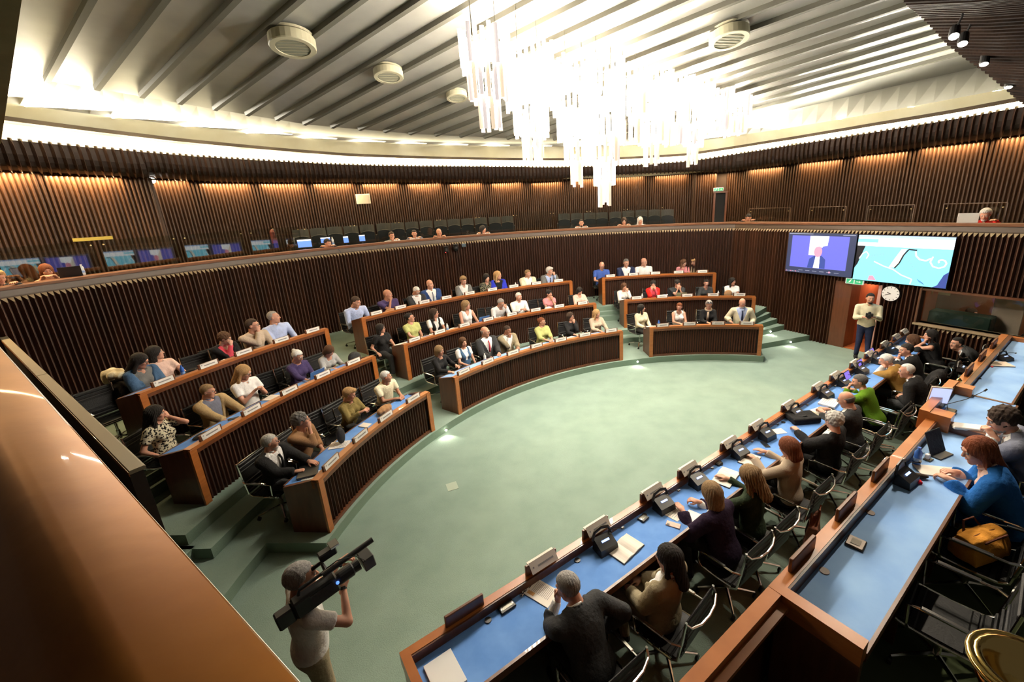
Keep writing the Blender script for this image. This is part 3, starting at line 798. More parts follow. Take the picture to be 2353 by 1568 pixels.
while tt_ < T1B - .05:
    p = TP(tt_, 2.75, 0) - o1; b = len(st.v); Rm = Matrix.Rotation(TH + PI, 3, 'Z')
    st.v += [tuple(Rm @ q.co + p) for q in smesh.vertices]
    for f in smesh.polygons: st.f.append(tuple(j + b for j in f.vertices)); st.m.append(f.material_index)
    tt_ += .062
st.mats = [M_SLAT_DESK, M_BACK]; tag(st.build('slats', t1), kind='stuff')
# name blocks of the lower table and their folded cards
T1_PL = [(.98, 0), (1.79, 1), (2.5, 1), (3.38, 1), (4.06, 1), (4.98, 1), (5.70, 1), (6.66, 1), (7.72, 1), (8.43, 1), (9.33, 1), (10.07, 1), (10.95, 1), (11.67, 1), (12.2, 1)]
mb = MB(); mb.box((0, .0, 0), (.30, .004, .105), M_PAPER2, rot=Matrix.Rotation(R_(-38), 3, 'X')); mb.box((0, .052, .02), (.30, .04, .004), M_PAPER2)
mb.box((.02, -.006, -.004), (.18, .002, .016), M_INK, rot=Matrix.Rotation(R_(-38), 3, 'X')); mb.box((-.12, -.006, .004), (.014, .002, .014), M_INK, rot=Matrix.Rotation(R_(-38), 3, 'X'))
FOLD_ME = mb.build('folded_name_card', link_=False)
T1_CARDS = []
for t_, has in T1_PL:
    link('name_block', BLOCK_ME, t1, TP(t_, 2.755, .94) - o1, (0, 0, TH))
    if has:
        q = TP(t_, 2.708, 1.045); c = link('name_card', FOLD_ME, None, q, (0, 0, TH)); c['category'] = 'name card'; T1_CARDS.append((c, q))
# black discussion units with blue-lit screens beside the cards
M_LCD = mat('unit_display', (.02, .05, .3), .3, emit=(.35, .50, 1.0), es=2.2)
def make_mic(long_stem=False):
    r = empty('microphone_unit', (0, 0, 0), 0, 'x', 'microphone')
    mb = MB(); mb.add([(-.105, -.085, 0), (.105, -.085, 0), (.105, .06, 0), (-.105, .06, 0), (-.10, -.075, .055), (.10, -.075, .055), (.10, .05, .10), (-.10, .05, .10)], [(0, 3, 2, 1), (4, 5, 6, 7), (0, 1, 5, 4), (1, 2, 6, 5), (2, 3, 7, 6), (3, 0, 4, 7)], M_BLACK); mb.build('base', r)
    mb = MB(); mb.add([(-.045, -.022, .080), (.045, -.022, .080), (.045, -.003, .087), (-.045, -.003, .087)], [(0, 1, 2, 3)], M_LCD); mb.build('display', r)
    mb = MB(); mb.tube([(-.115, .045, .085), (-.08, .055, .145), (.0, .06, .16), (.08, .055, .145), (.115, .045, .085)], .014, M_BLACK, 6); mb.build('speaker_grille', r)
    mb = MB()
    if long_stem: mb.tube([(.04, .03, .09), (.06, .0, .22), (.02, -.12, .36), (-.02, -.26, .42)], .004, M_BLACK, 5); mb.lathe([(.009, 0), (.012, .03), (.008, .05)], (-.02, -.28, .42), M_BLACK, 8, Matrix.Rotation(PI / 2, 3, 'X'))
    else: mb.tube([(.08, .05, .1), (.12, .02, .13), (.20, -.02, .12)], .004, M_BLACK, 5); mb.box((.21, -.02, .12), (.03, .015, .015), M_BLACK)
    mb.build('stem', r); return r
MIC0 = make_mic(); mic_used = False
MIC_T = [2.48, 3.41, 4.08, 5.02, 5.73, 6.67, 7.72, 8.45, 9.3, 10.1, 10.95]
names_m = ['in front of the woman with long dark hair and beige jacket', 'beside the card facing the woman in dark navy', 'facing the long-haired woman in dark green', 'by the woman with auburn bob', 'by the papers left of the curly grey-haired man', 'beside the black laptop bag', 'facing the balding man in dark suit', 'facing the woman in green', 'facing the man in mustard jacket', 'facing the bald man in black', 'at the far end before the dark-haired man']
for k, t_ in enumerate(MIC_T):
    c = MIC0 if not mic_used else copy_tree(MIC0); mic_used = True
    c.location = TP(t_, 2.595, .861); c.scale = (1.05, 1.05, 1.35); c.rotation_euler = (0, 0, TH + R_(-6)); c['label'] = 'black microphone unit ' + names_m[k]; c['group'] = 'microphone units on the lower table'

# upper table on the dais
T2A, T2B, UZ = 2.46, 10.4, 1.75
o2 = TP(6, .75, DZ_)
t2 = empty('raised_table', o2, 0, 'raised upper table on the dais with pale blue top and orange wooden rail', 'table')
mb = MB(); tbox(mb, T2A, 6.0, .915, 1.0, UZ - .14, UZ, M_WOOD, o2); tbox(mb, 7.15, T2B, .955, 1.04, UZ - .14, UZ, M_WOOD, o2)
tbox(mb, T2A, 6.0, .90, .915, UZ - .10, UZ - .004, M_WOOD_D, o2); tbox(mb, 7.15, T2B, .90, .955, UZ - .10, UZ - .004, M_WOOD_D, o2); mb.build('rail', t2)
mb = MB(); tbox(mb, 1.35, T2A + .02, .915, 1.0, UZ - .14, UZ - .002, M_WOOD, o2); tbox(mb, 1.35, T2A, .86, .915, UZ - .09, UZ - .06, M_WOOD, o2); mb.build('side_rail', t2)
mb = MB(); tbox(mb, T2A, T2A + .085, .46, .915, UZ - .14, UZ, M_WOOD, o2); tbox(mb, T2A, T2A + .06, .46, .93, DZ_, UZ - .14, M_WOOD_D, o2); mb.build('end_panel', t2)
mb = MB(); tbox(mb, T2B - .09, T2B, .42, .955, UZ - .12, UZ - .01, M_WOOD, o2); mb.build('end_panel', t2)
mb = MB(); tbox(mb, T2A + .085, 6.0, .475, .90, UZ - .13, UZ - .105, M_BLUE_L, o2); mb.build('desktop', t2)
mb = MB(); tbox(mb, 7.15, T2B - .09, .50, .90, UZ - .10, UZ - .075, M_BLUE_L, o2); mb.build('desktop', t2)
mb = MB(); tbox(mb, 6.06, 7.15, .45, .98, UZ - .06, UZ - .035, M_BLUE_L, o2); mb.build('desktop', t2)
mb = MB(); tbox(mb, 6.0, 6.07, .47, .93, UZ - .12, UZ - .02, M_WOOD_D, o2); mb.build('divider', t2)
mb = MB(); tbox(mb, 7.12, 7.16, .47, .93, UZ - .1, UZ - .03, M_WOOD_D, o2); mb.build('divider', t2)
mb = MB(); tbox(mb, 5.95, 7.2, .98, 1.07, UZ - .14, UZ + .09, M_WOOD, o2); tbox(mb, 5.95, 6.14, .80, .98, UZ - .14, UZ + .08, M_WOOD, o2); tbox(mb, 7.05, 7.2, .82, .98, UZ - .14, UZ + .07, M_WOOD, o2); mb.build('lectern_box', t2)
for a, b, n0 in ((T2A + .085, 6.0, .455), (6.06, 7.15, .43), (7.15, T2B - .05, .48)):
    mb = MB(); tbox(mb, a, b, n0, n0 + .02, UZ - .17, UZ - (.10 if n0 > .43 and n0 < .46 else .035 if n0 < .44 else .07), M_WOOD_D, o2); mb.build('edge_trim', t2)
mb = MB(); tbox(mb, 1.35, T2B, .985, 1.0, .0, UZ - .14, M_WOOD_D, o2)
for k in range(8): tbox(mb, T2A + .1 + k * .98, T2A + .13 + k * .98, .5, .98, DZ_, UZ - .17, M_WOOD_D, o2)
mb.build('front_panel', t2)
for t_ in (2.86, 3.63, 4.40):
    link('name_block', BLOCK_ME, t2, TP(t_, .965, UZ - .01) - o2, (0, 0, TH))
for t_ in (7.9, 8.7, 9.5):
    link('name_block', BLOCK_ME, t2, TP(t_, 1.0, UZ - .01) - o2, (0, 0, TH))
def disc(b, p, r, m, h=.006): b.lathe([(r, 0), (r, h)], p, m, 16)
for k, (x, y) in enumerate([(1875, 1302), (1982, 1171)]):
    mb = MB(); disc(mb, at(x, y, UZ - .105) - TP(0, .055) - o2, .033, mat('bronze_cap', (.16, .09, .06), .5)); mb.build('cable_cap', t2)
for k, t_ in enumerate((.98, 2.0, 3.0, 4.5, 6.2)):
    mb = MB(); disc(mb, TP(t_ + .16, 2.655, .861) - o1, .03, M_BLACK, .008); mb.build('cable_cap', t1)

# ================================================================== CHANDELIER
M_TUBE = mat('lit_murano_glass', (.95, .88, .80), .25, emit=(1.0, .90, .74), es=3.2, trans=.0)
M_TUBE2 = mat('amber_murano_glass', (.42, .30, .20), .2, emit=(1.0, .80, .58), es=.72)
M_TUBE3 = mat('pale_murano_glass', (.42, .38, .38), .2, emit=(1.0, .88, .84), es=.60)
ch = empty('chandelier', (CH[3].x, CH[3].y, 6.6), 0, 'huge stepped chandelier of glowing glass tubes hanging from the ceiling', 'chandelier')
def tube_mesh(L, m):
    b = MB(); r = .036; n = 8; V = []
    for z in (0, -L):
        for k in range(n): a = 2 * PI * k / n; rr = r * (1.0 if k % 2 else .78); V.append((rr * math.cos(a), rr * math.sin(a), z))
    b.add(V, [(k, (k + 1) % n, n + (k + 1) % n, n + k) for k in range(n)] + [tuple(range(n)), tuple(range(n, 2 * n))], m); return b.build('glass_tube', link_=False)
TM = {}
ax = (CH[6] - CH[0]).normalized(); ay = Vector((-ax.y, ax.x, 0))
ntube = 0
ntube = 0; rest = {}
SPEC = [  # (ring radius, tubes) per tier
    [(.33, 22), (.26, 16), (.14, 8)], [(.37, 24), (.36, 22), (.26, 15), (.15, 8)], [(.36, 22), (.36, 22), (.30, 17), (.19, 11), (.09, 5)], [(.36, 22), (.36, 22), (.33, 19), (.26, 15), (.18, 10), (.10, 6)],
    [(.38, 24), (.36, 20), (.24, 13), (.13, 8)], [(.38, 22), (.33, 18), (.20, 11), (.10, 6)], [(.40, 22), (.26, 14)]]
CH_ALL = list(CH) + [CH[4].lerp(CH[5], .5), CH[5].lerp(CH[6], .5), CH[3].lerp(CH[4], .5)]
SPEC += [[(.36, 22), (.28, 15), (.15, 8)], [(.38, 22), (.28, 15)], [(.36, 20), (.30, 16), (.18, 9)]]
for i, c in enumerate(CH_ALL):
    tiers = SPEC[i]
    for ti, (rr, cnt) in enumerate(tiers):
        L = .46
        for k in range(cnt):
            a = 2 * PI * k / cnt + .2 * ti
            last = len(tiers) - 1 - ti
            mm = M_TUBE if last >= (2 if i != 3 else 3) or (last == 1 and i not in (0, 6) and k % 3) else (M_TUBE2 if (k + ti) % 2 else M_TUBE3)
            if ti == 0 and i in (0, 6) and last: mm = M_TUBE if k % 4 else M_TUBE3
            jit = random.uniform(-.04, .04) + (.05 if k % 3 == 0 else 0)
            key = (round(L, 2), mm.name)
            if key not in TM: TM[key] = tube_mesh(L, mm)
            p = Vector((c.x, c.y, c.z - ti * (L - .07) + jit)) + ax * math.cos(a) * rr + ay * math.sin(a) * rr
            if math.cos(math.atan2((ay.y * math.sin(a) + ax.y * math.cos(a)), (ay.x * math.sin(a) + ax.x * math.cos(a))) - math.atan2(c.y, c.x)) < .25 and ntube < 290:
                link('glass_tube', TM[key], ch, p - ch.location); ntube += 1
            else:
                b = rest.setdefault('r', MB()); q0 = len(b.v); me_ = TM[key]; b.v += [tuple(vv.co + p - ch.location) for vv in me_.vertices]; kk = b.mi(mm)
                for f_ in me_.polygons: b.f.append(tuple(z_ + q0 for z_ in f_.vertices)); b.m.append(kk)
    for q in (-.2, .2):
        mb = MB(); b_ = c - ch.location; czc = ceil_z(c.x + ax.x * q, c.y + ax.y * q) - ch.location.z
        mb.tube([b_ + ax * q + Vector((0, 0, -.1)), Vector((b_.x, b_.y, czc)) + ax * q], .006, M_CHROME, 5); mb.build('suspension_wire', ch)
tag(rest['r'].build('glass_tubes', ch), kind='stuff')
mb = MB()
for i in range(6): mb.tube([CH[i] - ch.location + Vector((0, 0, -.1)), CH[i + 1] - ch.location + Vector((0, 0, -.1))], .015, M_CHROME, 6)
mb.build('support_bar', ch)

# ================================================================== CEILING FITTINGS
def diffuser(px, py, wpx, label):
    c = ceil_pt(px, py); d = math.hypot(c.x, c.y); sc_ = wpx / 2 / F_PX * (c - Vector((0, 0, CAM_Z))).length * .86
    root = empty('ceiling_diffuser', c - PL_N * .02, 0, label, 'air vent'); root.rotation_euler = PL_N.to_track_quat('Z', 'Y').to_euler()
    s = sc_
    mb = MB(); mb.lathe([(s, -.26 * s), (s, -.66 * s), (s * .97, -.70 * s), (s * .74, -.70 * s), (s * .74, -.62 * s), (s * .9, -.30 * s)], (0, 0, 0), M_GREY_W, 28); mb.build('shade_ring', root, smooth=False)
    mb = MB(); mb.lathe([(s * .74, -.655 * s), (s * .74, -.66 * s)], (0, 0, 0), mat('vent_grille', (.22, .22, .17), .6), 28)
    for k in range(5): mb.box((0, (-.5 + k * .25) * s, -.672 * s), (s * 1.3 * math.sqrt(1 - (.5 - k * .25) ** 2 * 1.6), .02 * s, .02 * s), M_GREY_W)
    mb.build('grille', root)
    mb = MB(); mb.lathe([(s * .9, -.16 * s), (s * .98, -.10 * s), (s * .86, -.12 * s)], (0, 0, 0), M_GREY_W, 28); mb.build('top_ring', root)
    mb = MB(); mb.lathe([(s * .55, .0), (s * .55, -.6 * s)], (0, 0, 0), M_BLACK, 20); mb.build('duct', root)
    return root
diffuser(668, 72, 84, 'round white air diffuser nearest the left edge of the ceiling')
diffuser(890, 152, 62, 'round white air diffuser between two others on the left of the ceiling')
diffuser(1048, 207, 48, 'small far round air diffuser just left of the chandelier')
diffuser(1674, 60, 78, 'round white air diffuser to the right of the chandelier')
# ================================================================== PEOPLE (distance-field modelling, meshed with surface nets)
def surface(fn, lo, hi, h):
    lo = np.array(lo, float); hi = np.array(hi, float); n = np.maximum(4, np.ceil((hi - lo) / h).astype(int) + 1)
    ax_ = [lo[i] + h * np.arange(n[i]) for i in range(3)]
    X, Y, Z = np.meshgrid(*ax_, indexing='ij')
    Fv = fn(X.astype(np.float32), Y.astype(np.float32), Z.astype(np.float32)).astype(np.float64)
    Fv[0] = np.maximum(Fv[0], .001); Fv[-1] = np.maximum(Fv[-1], .001); Fv[:, 0] = np.maximum(Fv[:, 0], .001); Fv[:, -1] = np.maximum(Fv[:, -1], .001)
    Fv[:, :, 0] = np.maximum(Fv[:, :, 0], .001); Fv[:, :, -1] = np.maximum(Fv[:, :, -1], .001)
    ins = Fv < 0; cs = tuple(n - 1); S = np.zeros(cs + (3,)); Cn = np.zeros(cs)
    edges = []
    for d in range(3):
        sl0 = [slice(None)] * 3; sl1 = [slice(None)] * 3; sl0[d] = slice(0, -1); sl1[d] = slice(1, None)
        a = Fv[tuple(sl0)]; b = Fv[tuple(sl1)]; cr = ins[tuple(sl0)] != ins[tuple(sl1)]
        I = np.argwhere(cr); edges.append((I, a[cr] < 0))
        t = a[cr] / (a[cr] - b[cr]); pos = I.astype(float); pos[:, d] += t
        o = [k for k in range(3) if k != d]
        for da in (0, -1):
            for db in (0, -1):
                J = I.copy(); J[:, o[0]] += da; J[:, o[1]] += db
                ok = np.all((J >= 0) & (J < np.array(cs)), axis=1); Jk = J[ok]
                np.add.at(S, (Jk[:, 0], Jk[:, 1], Jk[:, 2]), pos[ok]); np.add.at(Cn, (Jk[:, 0], Jk[:, 1], Jk[:, 2]), 1)
    act = Cn > 0; idx = -np.ones(cs, int); idx[act] = np.arange(act.sum())
    V = S[act] / Cn[act][:, None] * h + lo
    Q = []
    for d, (I, neg) in enumerate(edges):
        o = [k for k in range(3) if k != d]
        ok = np.all(I[:, o] > 0, axis=1); I = I[ok]; neg = neg[ok]
        def cell(da, db):
            J = I.copy(); J[:, o[0]] += da; J[:, o[1]] += db; return idx[J[:, 0], J[:, 1], J[:, 2]]
        q = np.stack([cell(-1, -1), cell(0, -1), cell(0, 0), cell(-1, 0)], 1)
        flip = neg if d != 1 else ~neg
        q[~flip] = q[~flip][:, ::-1]; Q.append(q)
    return V, np.concatenate(Q)
def d_caps(X, Y, Z, a, b, ra, rb):
    a = np.array(a, np.float32); b = np.array(b, np.float32); ba = b - a; L = float(ba @ ba) + 1e-9
    t = np.clip(((X - a[0]) * ba[0] + (Y - a[1]) * ba[1] + (Z - a[2]) * ba[2]) / L, 0, 1)
    return np.sqrt((X - a[0] - t * ba[0]) ** 2 + (Y - a[1] - t * ba[1]) ** 2 + (Z - a[2] - t * ba[2]) ** 2) - (ra + (rb - ra) * t)
def d_ell(X, Y, Z, c, r):
    k = np.sqrt(((X - c[0]) / r[0]) ** 2 + ((Y - c[1]) / r[1]) ** 2 + ((Z - c[2]) / r[2]) ** 2)
    return (k - 1) * min(r)
def smin(a, b, k):
    h = np.clip(.5 + .5 * (b - a) / k, 0, 1); return b + (a - b) * h - k * h * (1 - h)
def smax(a, b, k): return -smin(-a, -b, k)
def norm(v): v = np.array(v, float); return v / (np.linalg.norm(v) + 1e-9)
def rotm(yaw, pitch, roll=0):
    """+Y forward; yaw>0 turns to the person's left, pitch>0 looks down"""
    return np.array(Matrix.Rotation(yaw, 3, 'Z') @ Matrix.Rotation(-pitch, 3, 'X') @ Matrix.Rotation(roll, 3, 'Y'))
def add_sdf(mb, res, m, Rm=None, T=None):
    V, Q = res
    if Rm is not None: V = V @ Rm.T
    if T is not None: V = V + T
    b = len(mb.v); k = mb.mi(m); mb.v += [tuple(v) for v in V.tolist()]; mb.f += [tuple(q) for q in (Q + b).tolist()]; mb.m += [k] * len(Q)

# --- head template in several weights, cached per resolution
HEADC = {}
def head_sdf(kind):
    f = .94 if kind == 'f' else 1.0
    def fn(X, Y, Z):
        A = abs(X)
        d = d_ell(X, Y, Z, (0, -.015, .03), (.074, .094, .088))
        d = smin(d, d_ell(X, Y, Z, (0, .028, -.028), (.060 * f, .064, .075)), .03)
        d = smin(d, d_ell(X, Y, Z, (0, .034, -.078), (.047 * f, .050, .038)), .03)
        d = smin(d, d_caps(X, Y, Z, (0, .074, -.100), (0, .070, -.104), .017, .017), .02)
        d = smin(d, d_ell(A, Y, Z, (.036, .064, -.022), (.024, .022, .024)), .02)
        d = smin(d, d_caps(A, Y, Z, (0, .084, .034), (.036, .076, .032), .010, .008), .015)
        d = smax(d, -d_ell(A, Y, Z, (.031, .104, .012), (.020, .022, .013)), .012)
        d = smin(d, d_caps(X, Y, Z, (0, .088, .018), (0, .108, -.020), .008, .0125), .010)
        d = smin(d, d_ell(A, Y, Z, (.012, .095, -.026), (.010, .011, .009)), .006)
        d = smin(d, d_caps(A, Y, Z, (0, .088, -.054), (.018, .083, -.056), .0075, .005), .006)
        d = smin(d, d_ell(A, Y, Z, (.078, -.012, -.004), (.010, .020, .032)), .010)
        d = smin(d, d_caps(X, Y, Z, (0, -.022, -.06), (0, -.035, -.15), .050 * f, .052 * f), .025)
        return d
    return fn
def get_head(kind, near):
    k = (kind, near)
    if k not in HEADC: HEADC[k] = surface(head_sdf(kind), (-.105, -.125, -.16), (.105, .135, .135), .0062 if near else .0095)
    return HEADC[k]
HAIRC = {}
def hair_sdf(style):
    def fn(X, Y, Z):
        A = abs(X); an = np.arctan2(X, Y + .02)
        cran = lambda t, dn=0: d_ell(X, Y, Z, (0, -.017, .03 - dn), (.074 + t, .094 + t, .088 + t))
        face = d_ell(X, Y, Z, (0, .105, -.045), (.064, .055, .098))
        ear = d_ell(A, Y, Z, (.085, .012, -.01), (.03, .026, .036))
        rip = .0022 * np.sin(an * 26 + Z * 60) + .0015 * np.sin(X * 190) * np.sin(Y * 170)
        if style in ('short', 'crop', 'grey', 'bun', 'pony', 'tuft', 'up'):
            t = {'short': .012, 'crop': .009, 'tuft': .024, 'up': .016}.get(style, .013)
            d = cran(t) + rip
            keep = np.minimum(.062 - Z + np.clip(Y, 0, 1) * .15, Y - .012 - .25 * np.clip(Z, -1, .05)); keep = np.maximum(keep, -.075 - Z)
            d = smax(smax(d, keep, .010), -face, .006); d = smax(d, -ear, .006)
            if style == 'tuft': d = smin(d, d_ell(X, Y, Z, (0, .055, .105), (.055, .045, .03)) + rip * 2, .02)
            if style in ('bun', 'up'): d = smin(d, d_ell(X, Y, Z, (0, -.125, .045) if style == 'bun' else (0, -.115, .085), (.034, .030, .034)) + rip, .012)
            if style == 'pony': d = smin(d, d_caps(X, Y, Z, (0, -.112, .06), (0, -.150, -.10), .026, .020) + rip, .015)
            return d
        if style == 'fringe':
            d = cran(.010) + rip * .6
            return smax(smax(smax(d, Y - .0, .01), Z - .035, .012), -.07 - Z, .008)
        if style == 'thin':
            d = cran(.008) + rip * .5
            keep = np.maximum(np.minimum(.085 - Z, Y + .0), -.07 - Z)
            return smax(smax(d, keep, .01), -ear, .006)
        if style == 'bob':
            d = smin(cran(.022) + rip, d_caps(X * .82, Y, Z, (0, -.045, .0), (0, -.050, -.115), .080, .074) + rip * 1.5, .03)
            face2 = d_ell(X, Y, Z, (0, .11, -.05), (.060, .085, .112)); d = smax(d, -face2, .008)
            d = smax(d, -.170 - Z, .012); return smax(d, -d_caps(X, Y, Z, (0, .045, -.06), (0, .045, -.2), .058, .058), .01)
        if style in ('long', 'wavy'):
            w = 1.0 if style == 'long' else 1.12; r2 = rip * (1.5 if style == 'long' else 3.5)
            d = cran(.018) + rip
            d = smin(d, d_caps(X * .75, Y, Z, (0, -.062, .02), (0, -.10, -.24), .062 * w, .045 * w) + r2, .03)
            d = smin(d, d_caps(A, Y, Z, (.068, -.012, .02), (.088 * w, .004, -.18), .026 * w, .024 * w) + r2, .02)
            face2 = d_ell(X, Y, Z, (0, .12, -.05), (.060, .095, .125)); return smax(d, -face2, .008)
        if style in ('curly', 'curlyshort'):
            n_ = .009 * np.sin(X * 85 + 1) * np.sin(Y * 80) * np.sin(Z * 88 + 2) + .004 * np.sin(X * 190) * np.sin(Y * 170 + Z * 120)
            if style == 'curly': d = d_ell(X, Y, Z, (0, -.025, .012), (.118, .120, .125)) + n_; d = smin(d, d_caps(A, Y, Z, (.07, -.04, -.04), (.085, -.04, -.13), .04, .035) + n_, .03)
            else: d = d_ell(X, Y, Z, (0, -.028, .035), (.100, .112, .106)) + n_; d = smax(d, -.08 - Z, .01)
            face2 = d_ell(X, Y, Z, (0, .115, -.045), (.062, .080, .100)); return smax(smax(d, -face2, .008), -ear, .005) if style != 'curly' else smax(d, -face2, .008)
        if style == 'beard':
            d = smin(d_ell(X, Y, Z, (0, .034, -.078), (.054, .058, .046)), d_ell(X, Y, Z, (0, .068, -.096), (.028, .026, .026)), .02) + rip
            d = smax(d, Z + .040 - .3 * (A - .02), .006); d = smax(d, -(Y + .015), .01)
            return smax(d, -d_ell(X, Y, Z, (0, .10, -.056), (.020, .022, .009)), .004)
    return fn
def get_hair(style, near):
    k = (style, near)
    if k not in HAIRC: HAIRC[k] = surface(hair_sdf(style), (-.15, -.20, -.32 if style in ('long', 'wavy') else -.19), (.15, .13, .17), .0075 if near else .0115)
    return HAIRC[k]
HANDC = {}
def get_hand(kind):
    """right hand, wrist at origin, fingers along +Y, palm down (-Z), thumb on -X side"""
    if kind in HANDC: return HANDC[kind]
    c1, c2 = {'flat': (12, 22), 'curl': (38, 60), 'fist': (75, 95), 'point': (20, 35)}[kind]
    segs = []
    for i, (x, L) in enumerate(((-.030, .040), (-.010, .045), (.011, .042), (.030, .033))):
        a = R_(c1 + i * 3); b = a + R_(c2); y0, z0 = .088 - abs(x) * .12, 0
        y1, z1 = y0 + L * math.cos(a), z0 - L * math.sin(a); y2, z2 = y1 + L * .85 * math.cos(b), z1 - L * .85 * math.sin(b)
        segs += [((x * .85, .035, 0), (x, y0, z0), .011, .0105), ((x, y0, z0), (x * 1.05, y1, z1), .0100, .0090), ((x * 1.05, y1, z1), (x * 1.06, y2, z2), .0088, .0072)]
    th = [((-.024, .022, -.006), (-.050, .052, -.020), .0135, .0115), ((-.050, .052, -.020), (-.048 if kind != 'flat' else -.062, .082, -.030), .0110, .0090)]
    def fn(X, Y, Z):
        d = d_ell(X, Y, Z, (0, .050, -.002), (.041, .052, .0155))
        d = smin(d, d_caps(X, Y, Z, (0, -.03, 0), (0, .02, 0), .026, .024), .02)
        for a, b, r0, r1 in segs: d = np.minimum(d, d_caps(X, Y, Z, a, b, r0, r1)) if r0 < .0105 else smin(d, d_caps(X, Y, Z, a, b, r0, r1), .006)
        for a, b, r0, r1 in th: d = smin(d, d_caps(X, Y, Z, a, b, r0, r1), .006)
        return d
    HANDC[kind] = surface(fn, (-.085, -.06, -.095), (.06, .19, .03), .0068); return HANDC[kind]

MATC = {}
def cmat(c, kind='cloth'):
    k = (tuple(round(x, 3) for x in c), kind)
    if k in MATC: return MATC[k]
    c = k[0]
    if kind == 'cloth': m = mat('cloth', c, .85, spec=.15, noise=(tuple(min(1, x * 1.18 + .004) for x in c), 9, I3, .35, .7), bump=(26, .45, I3))
    elif kind == 'knit': m = mat('knit', c, .95, spec=.1, bump=(160, .5, I3))
    elif kind == 'skin': m = mat('skin', c, .5, spec=.35, noise=((c[0] * 1.05, c[1] * .90, c[2] * .86), 14, I3, .35, .7)); m.node_tree.nodes['Principled BSDF'].inputs['Subsurface Weight'].default_value = 0
    elif kind == 'hair': m = mat('hair', c, .62, spec=.2, noise=(tuple(min(1, x * 1.55 + .01) for x in c), 30, (3, 3, .7), .35, .7), bump=(110, .6, (3, 3, .6)))
    elif kind.startswith('pat'):
        m = mat('patterned_cloth', c, .85, spec=.15); nt = m.node_tree; b = nt.nodes['Principled BSDF']
        tc = nt.nodes.new('ShaderNodeTexCoord'); nz = nt.nodes.new('ShaderNodeTexNoise'); nz.inputs['Scale'].default_value = 34 if kind == 'pat_bw' else 30; nz.inputs['Detail'].default_value = 1
        rp = nt.nodes.new('ShaderNodeValToRGB'); rp.color_ramp.interpolation = 'CONSTANT'
        rp.color_ramp.elements[1].position = .54 if kind == 'pat_bw' else .5
        rp.color_ramp.elements[0].color = (*c, 1); rp.color_ramp.elements[1].color = (.015, .013, .012, 1) if kind == 'pat_bw' else (.22, .21, .14, 1)
        nt.links.new(tc.outputs['Object'], nz.inputs['Vector']); nt.links.new(nz.outputs['Fac'], rp.inputs[0]); nt.links.new(rp.outputs[0], b.inputs['Base Color'])
    MATC[k] = m; return m
SKIN = {'a': (.60, .33, .23), 'b': (.50, .26, .17), 'c': (.64, .38, .28), 'd': (.36, .18, .11)}
HAIRCOL = {'black': (.014, .011, .010), 'dark': (.035, .020, .013), 'brown': (.085, .040, .020), 'auburn': (.16, .050, .020), 'red': (.20, .052, .018), 'blond': (.44, .27, .12), 'dkblond': (.25, .16, .08), 'grey': (.30, .285, .27), 'dkgrey': (.12, .115, .11), 'white': (.66, .64, .61), 'silver': (.48, .46, .43)}
CLOTH = {'white': (.78, .77, .75), 'cream': (.70, .64, .46), 'beige': (.50, .40, .30), 'tan': (.42, .30, .15), 'camel': (.36, .20, .10), 'mustard': (.30, .165, .04), 'olive': (.20, .15, .05), 'khaki': (.30, .25, .16), 'black': (.013, .013, .014), 'charcoal': (.035, .036, .038), 'grey': (.16, .16, .155), 'ltgrey': (.40, .40, .39), 'navy': (.018, .024, .06), 'navysuit': (.025, .055, .16), 'blue': (.05, .10, .36), 'royal': (.035, .05, .52), 'cobalt': (.02, .13, .42), 'ltblue': (.42, .50, .74), 'slate': (.15, .16, .21), 'denim': (.06, .12, .22), 'pink': (.62, .24, .26), 'blush': (.72, .50, .42), 'coral': (.60, .07, .10), 'red': (.70, .02, .015), 'green': (.13, .27, .02), 'lime': (.50, .52, .20), 'dkgreen': (.022, .035, .018), 'violet': (.022, .012, .03), 'purple': (.05, .035, .10), 'aqua': (.50, .60, .55)}
def ik(S, Wt, L1, L2, pole):
    S, Wt = np.array(S), np.array(Wt); d = Wt - S; L = np.linalg.norm(d)
    if L > (L1 + L2) * .995: Wt = S + d / L * (L1 + L2) * .995; d = Wt - S; L = np.linalg.norm(d)
    if L < .12: Wt = S + d / L * .12; d = Wt - S; L = .12
    a = (L1 * L1 - L2 * L2 + L * L) / (2 * L); hgt = math.sqrt(max(0, L1 * L1 - a * a)); u_ = d / L
    p = np.array(pole) - u_ * np.dot(pole, u_); p = norm(p)
    return S + u_ * a + p * hgt, Wt
def skeleton(sp):
    sp['w'] = sp.get('w', 1.09 if sp['sex'] == 'm' else 1.03)
    k = sp.get('k', 1.0); f = sp['sex'] == 'f'; st = sp.get('stand', False)
    th = R_(sp.get('lean', 8)); tw = R_(sp.get('sway', 0)); s = np.array([math.sin(tw), math.sin(th), math.cos(th)]); s = norm(s)
    P = np.array([0, 0, .94 * k if st else .56]); sh = (.170 if f else .202) * k * sp.get('w', 1)
    Sc = P + s * .455 * k; N = P + s * .50 * k; hp_ = R_(sp.get('pitch', 10)); nd = norm(s + np.array([0, math.sin(hp_) * .5 + .12, .2]))
    H = N + nd * .162 * k
    return dict(P=P, s=s, Sc=Sc, N=N, H=H, sh=sh, k=k)
ARM = {}
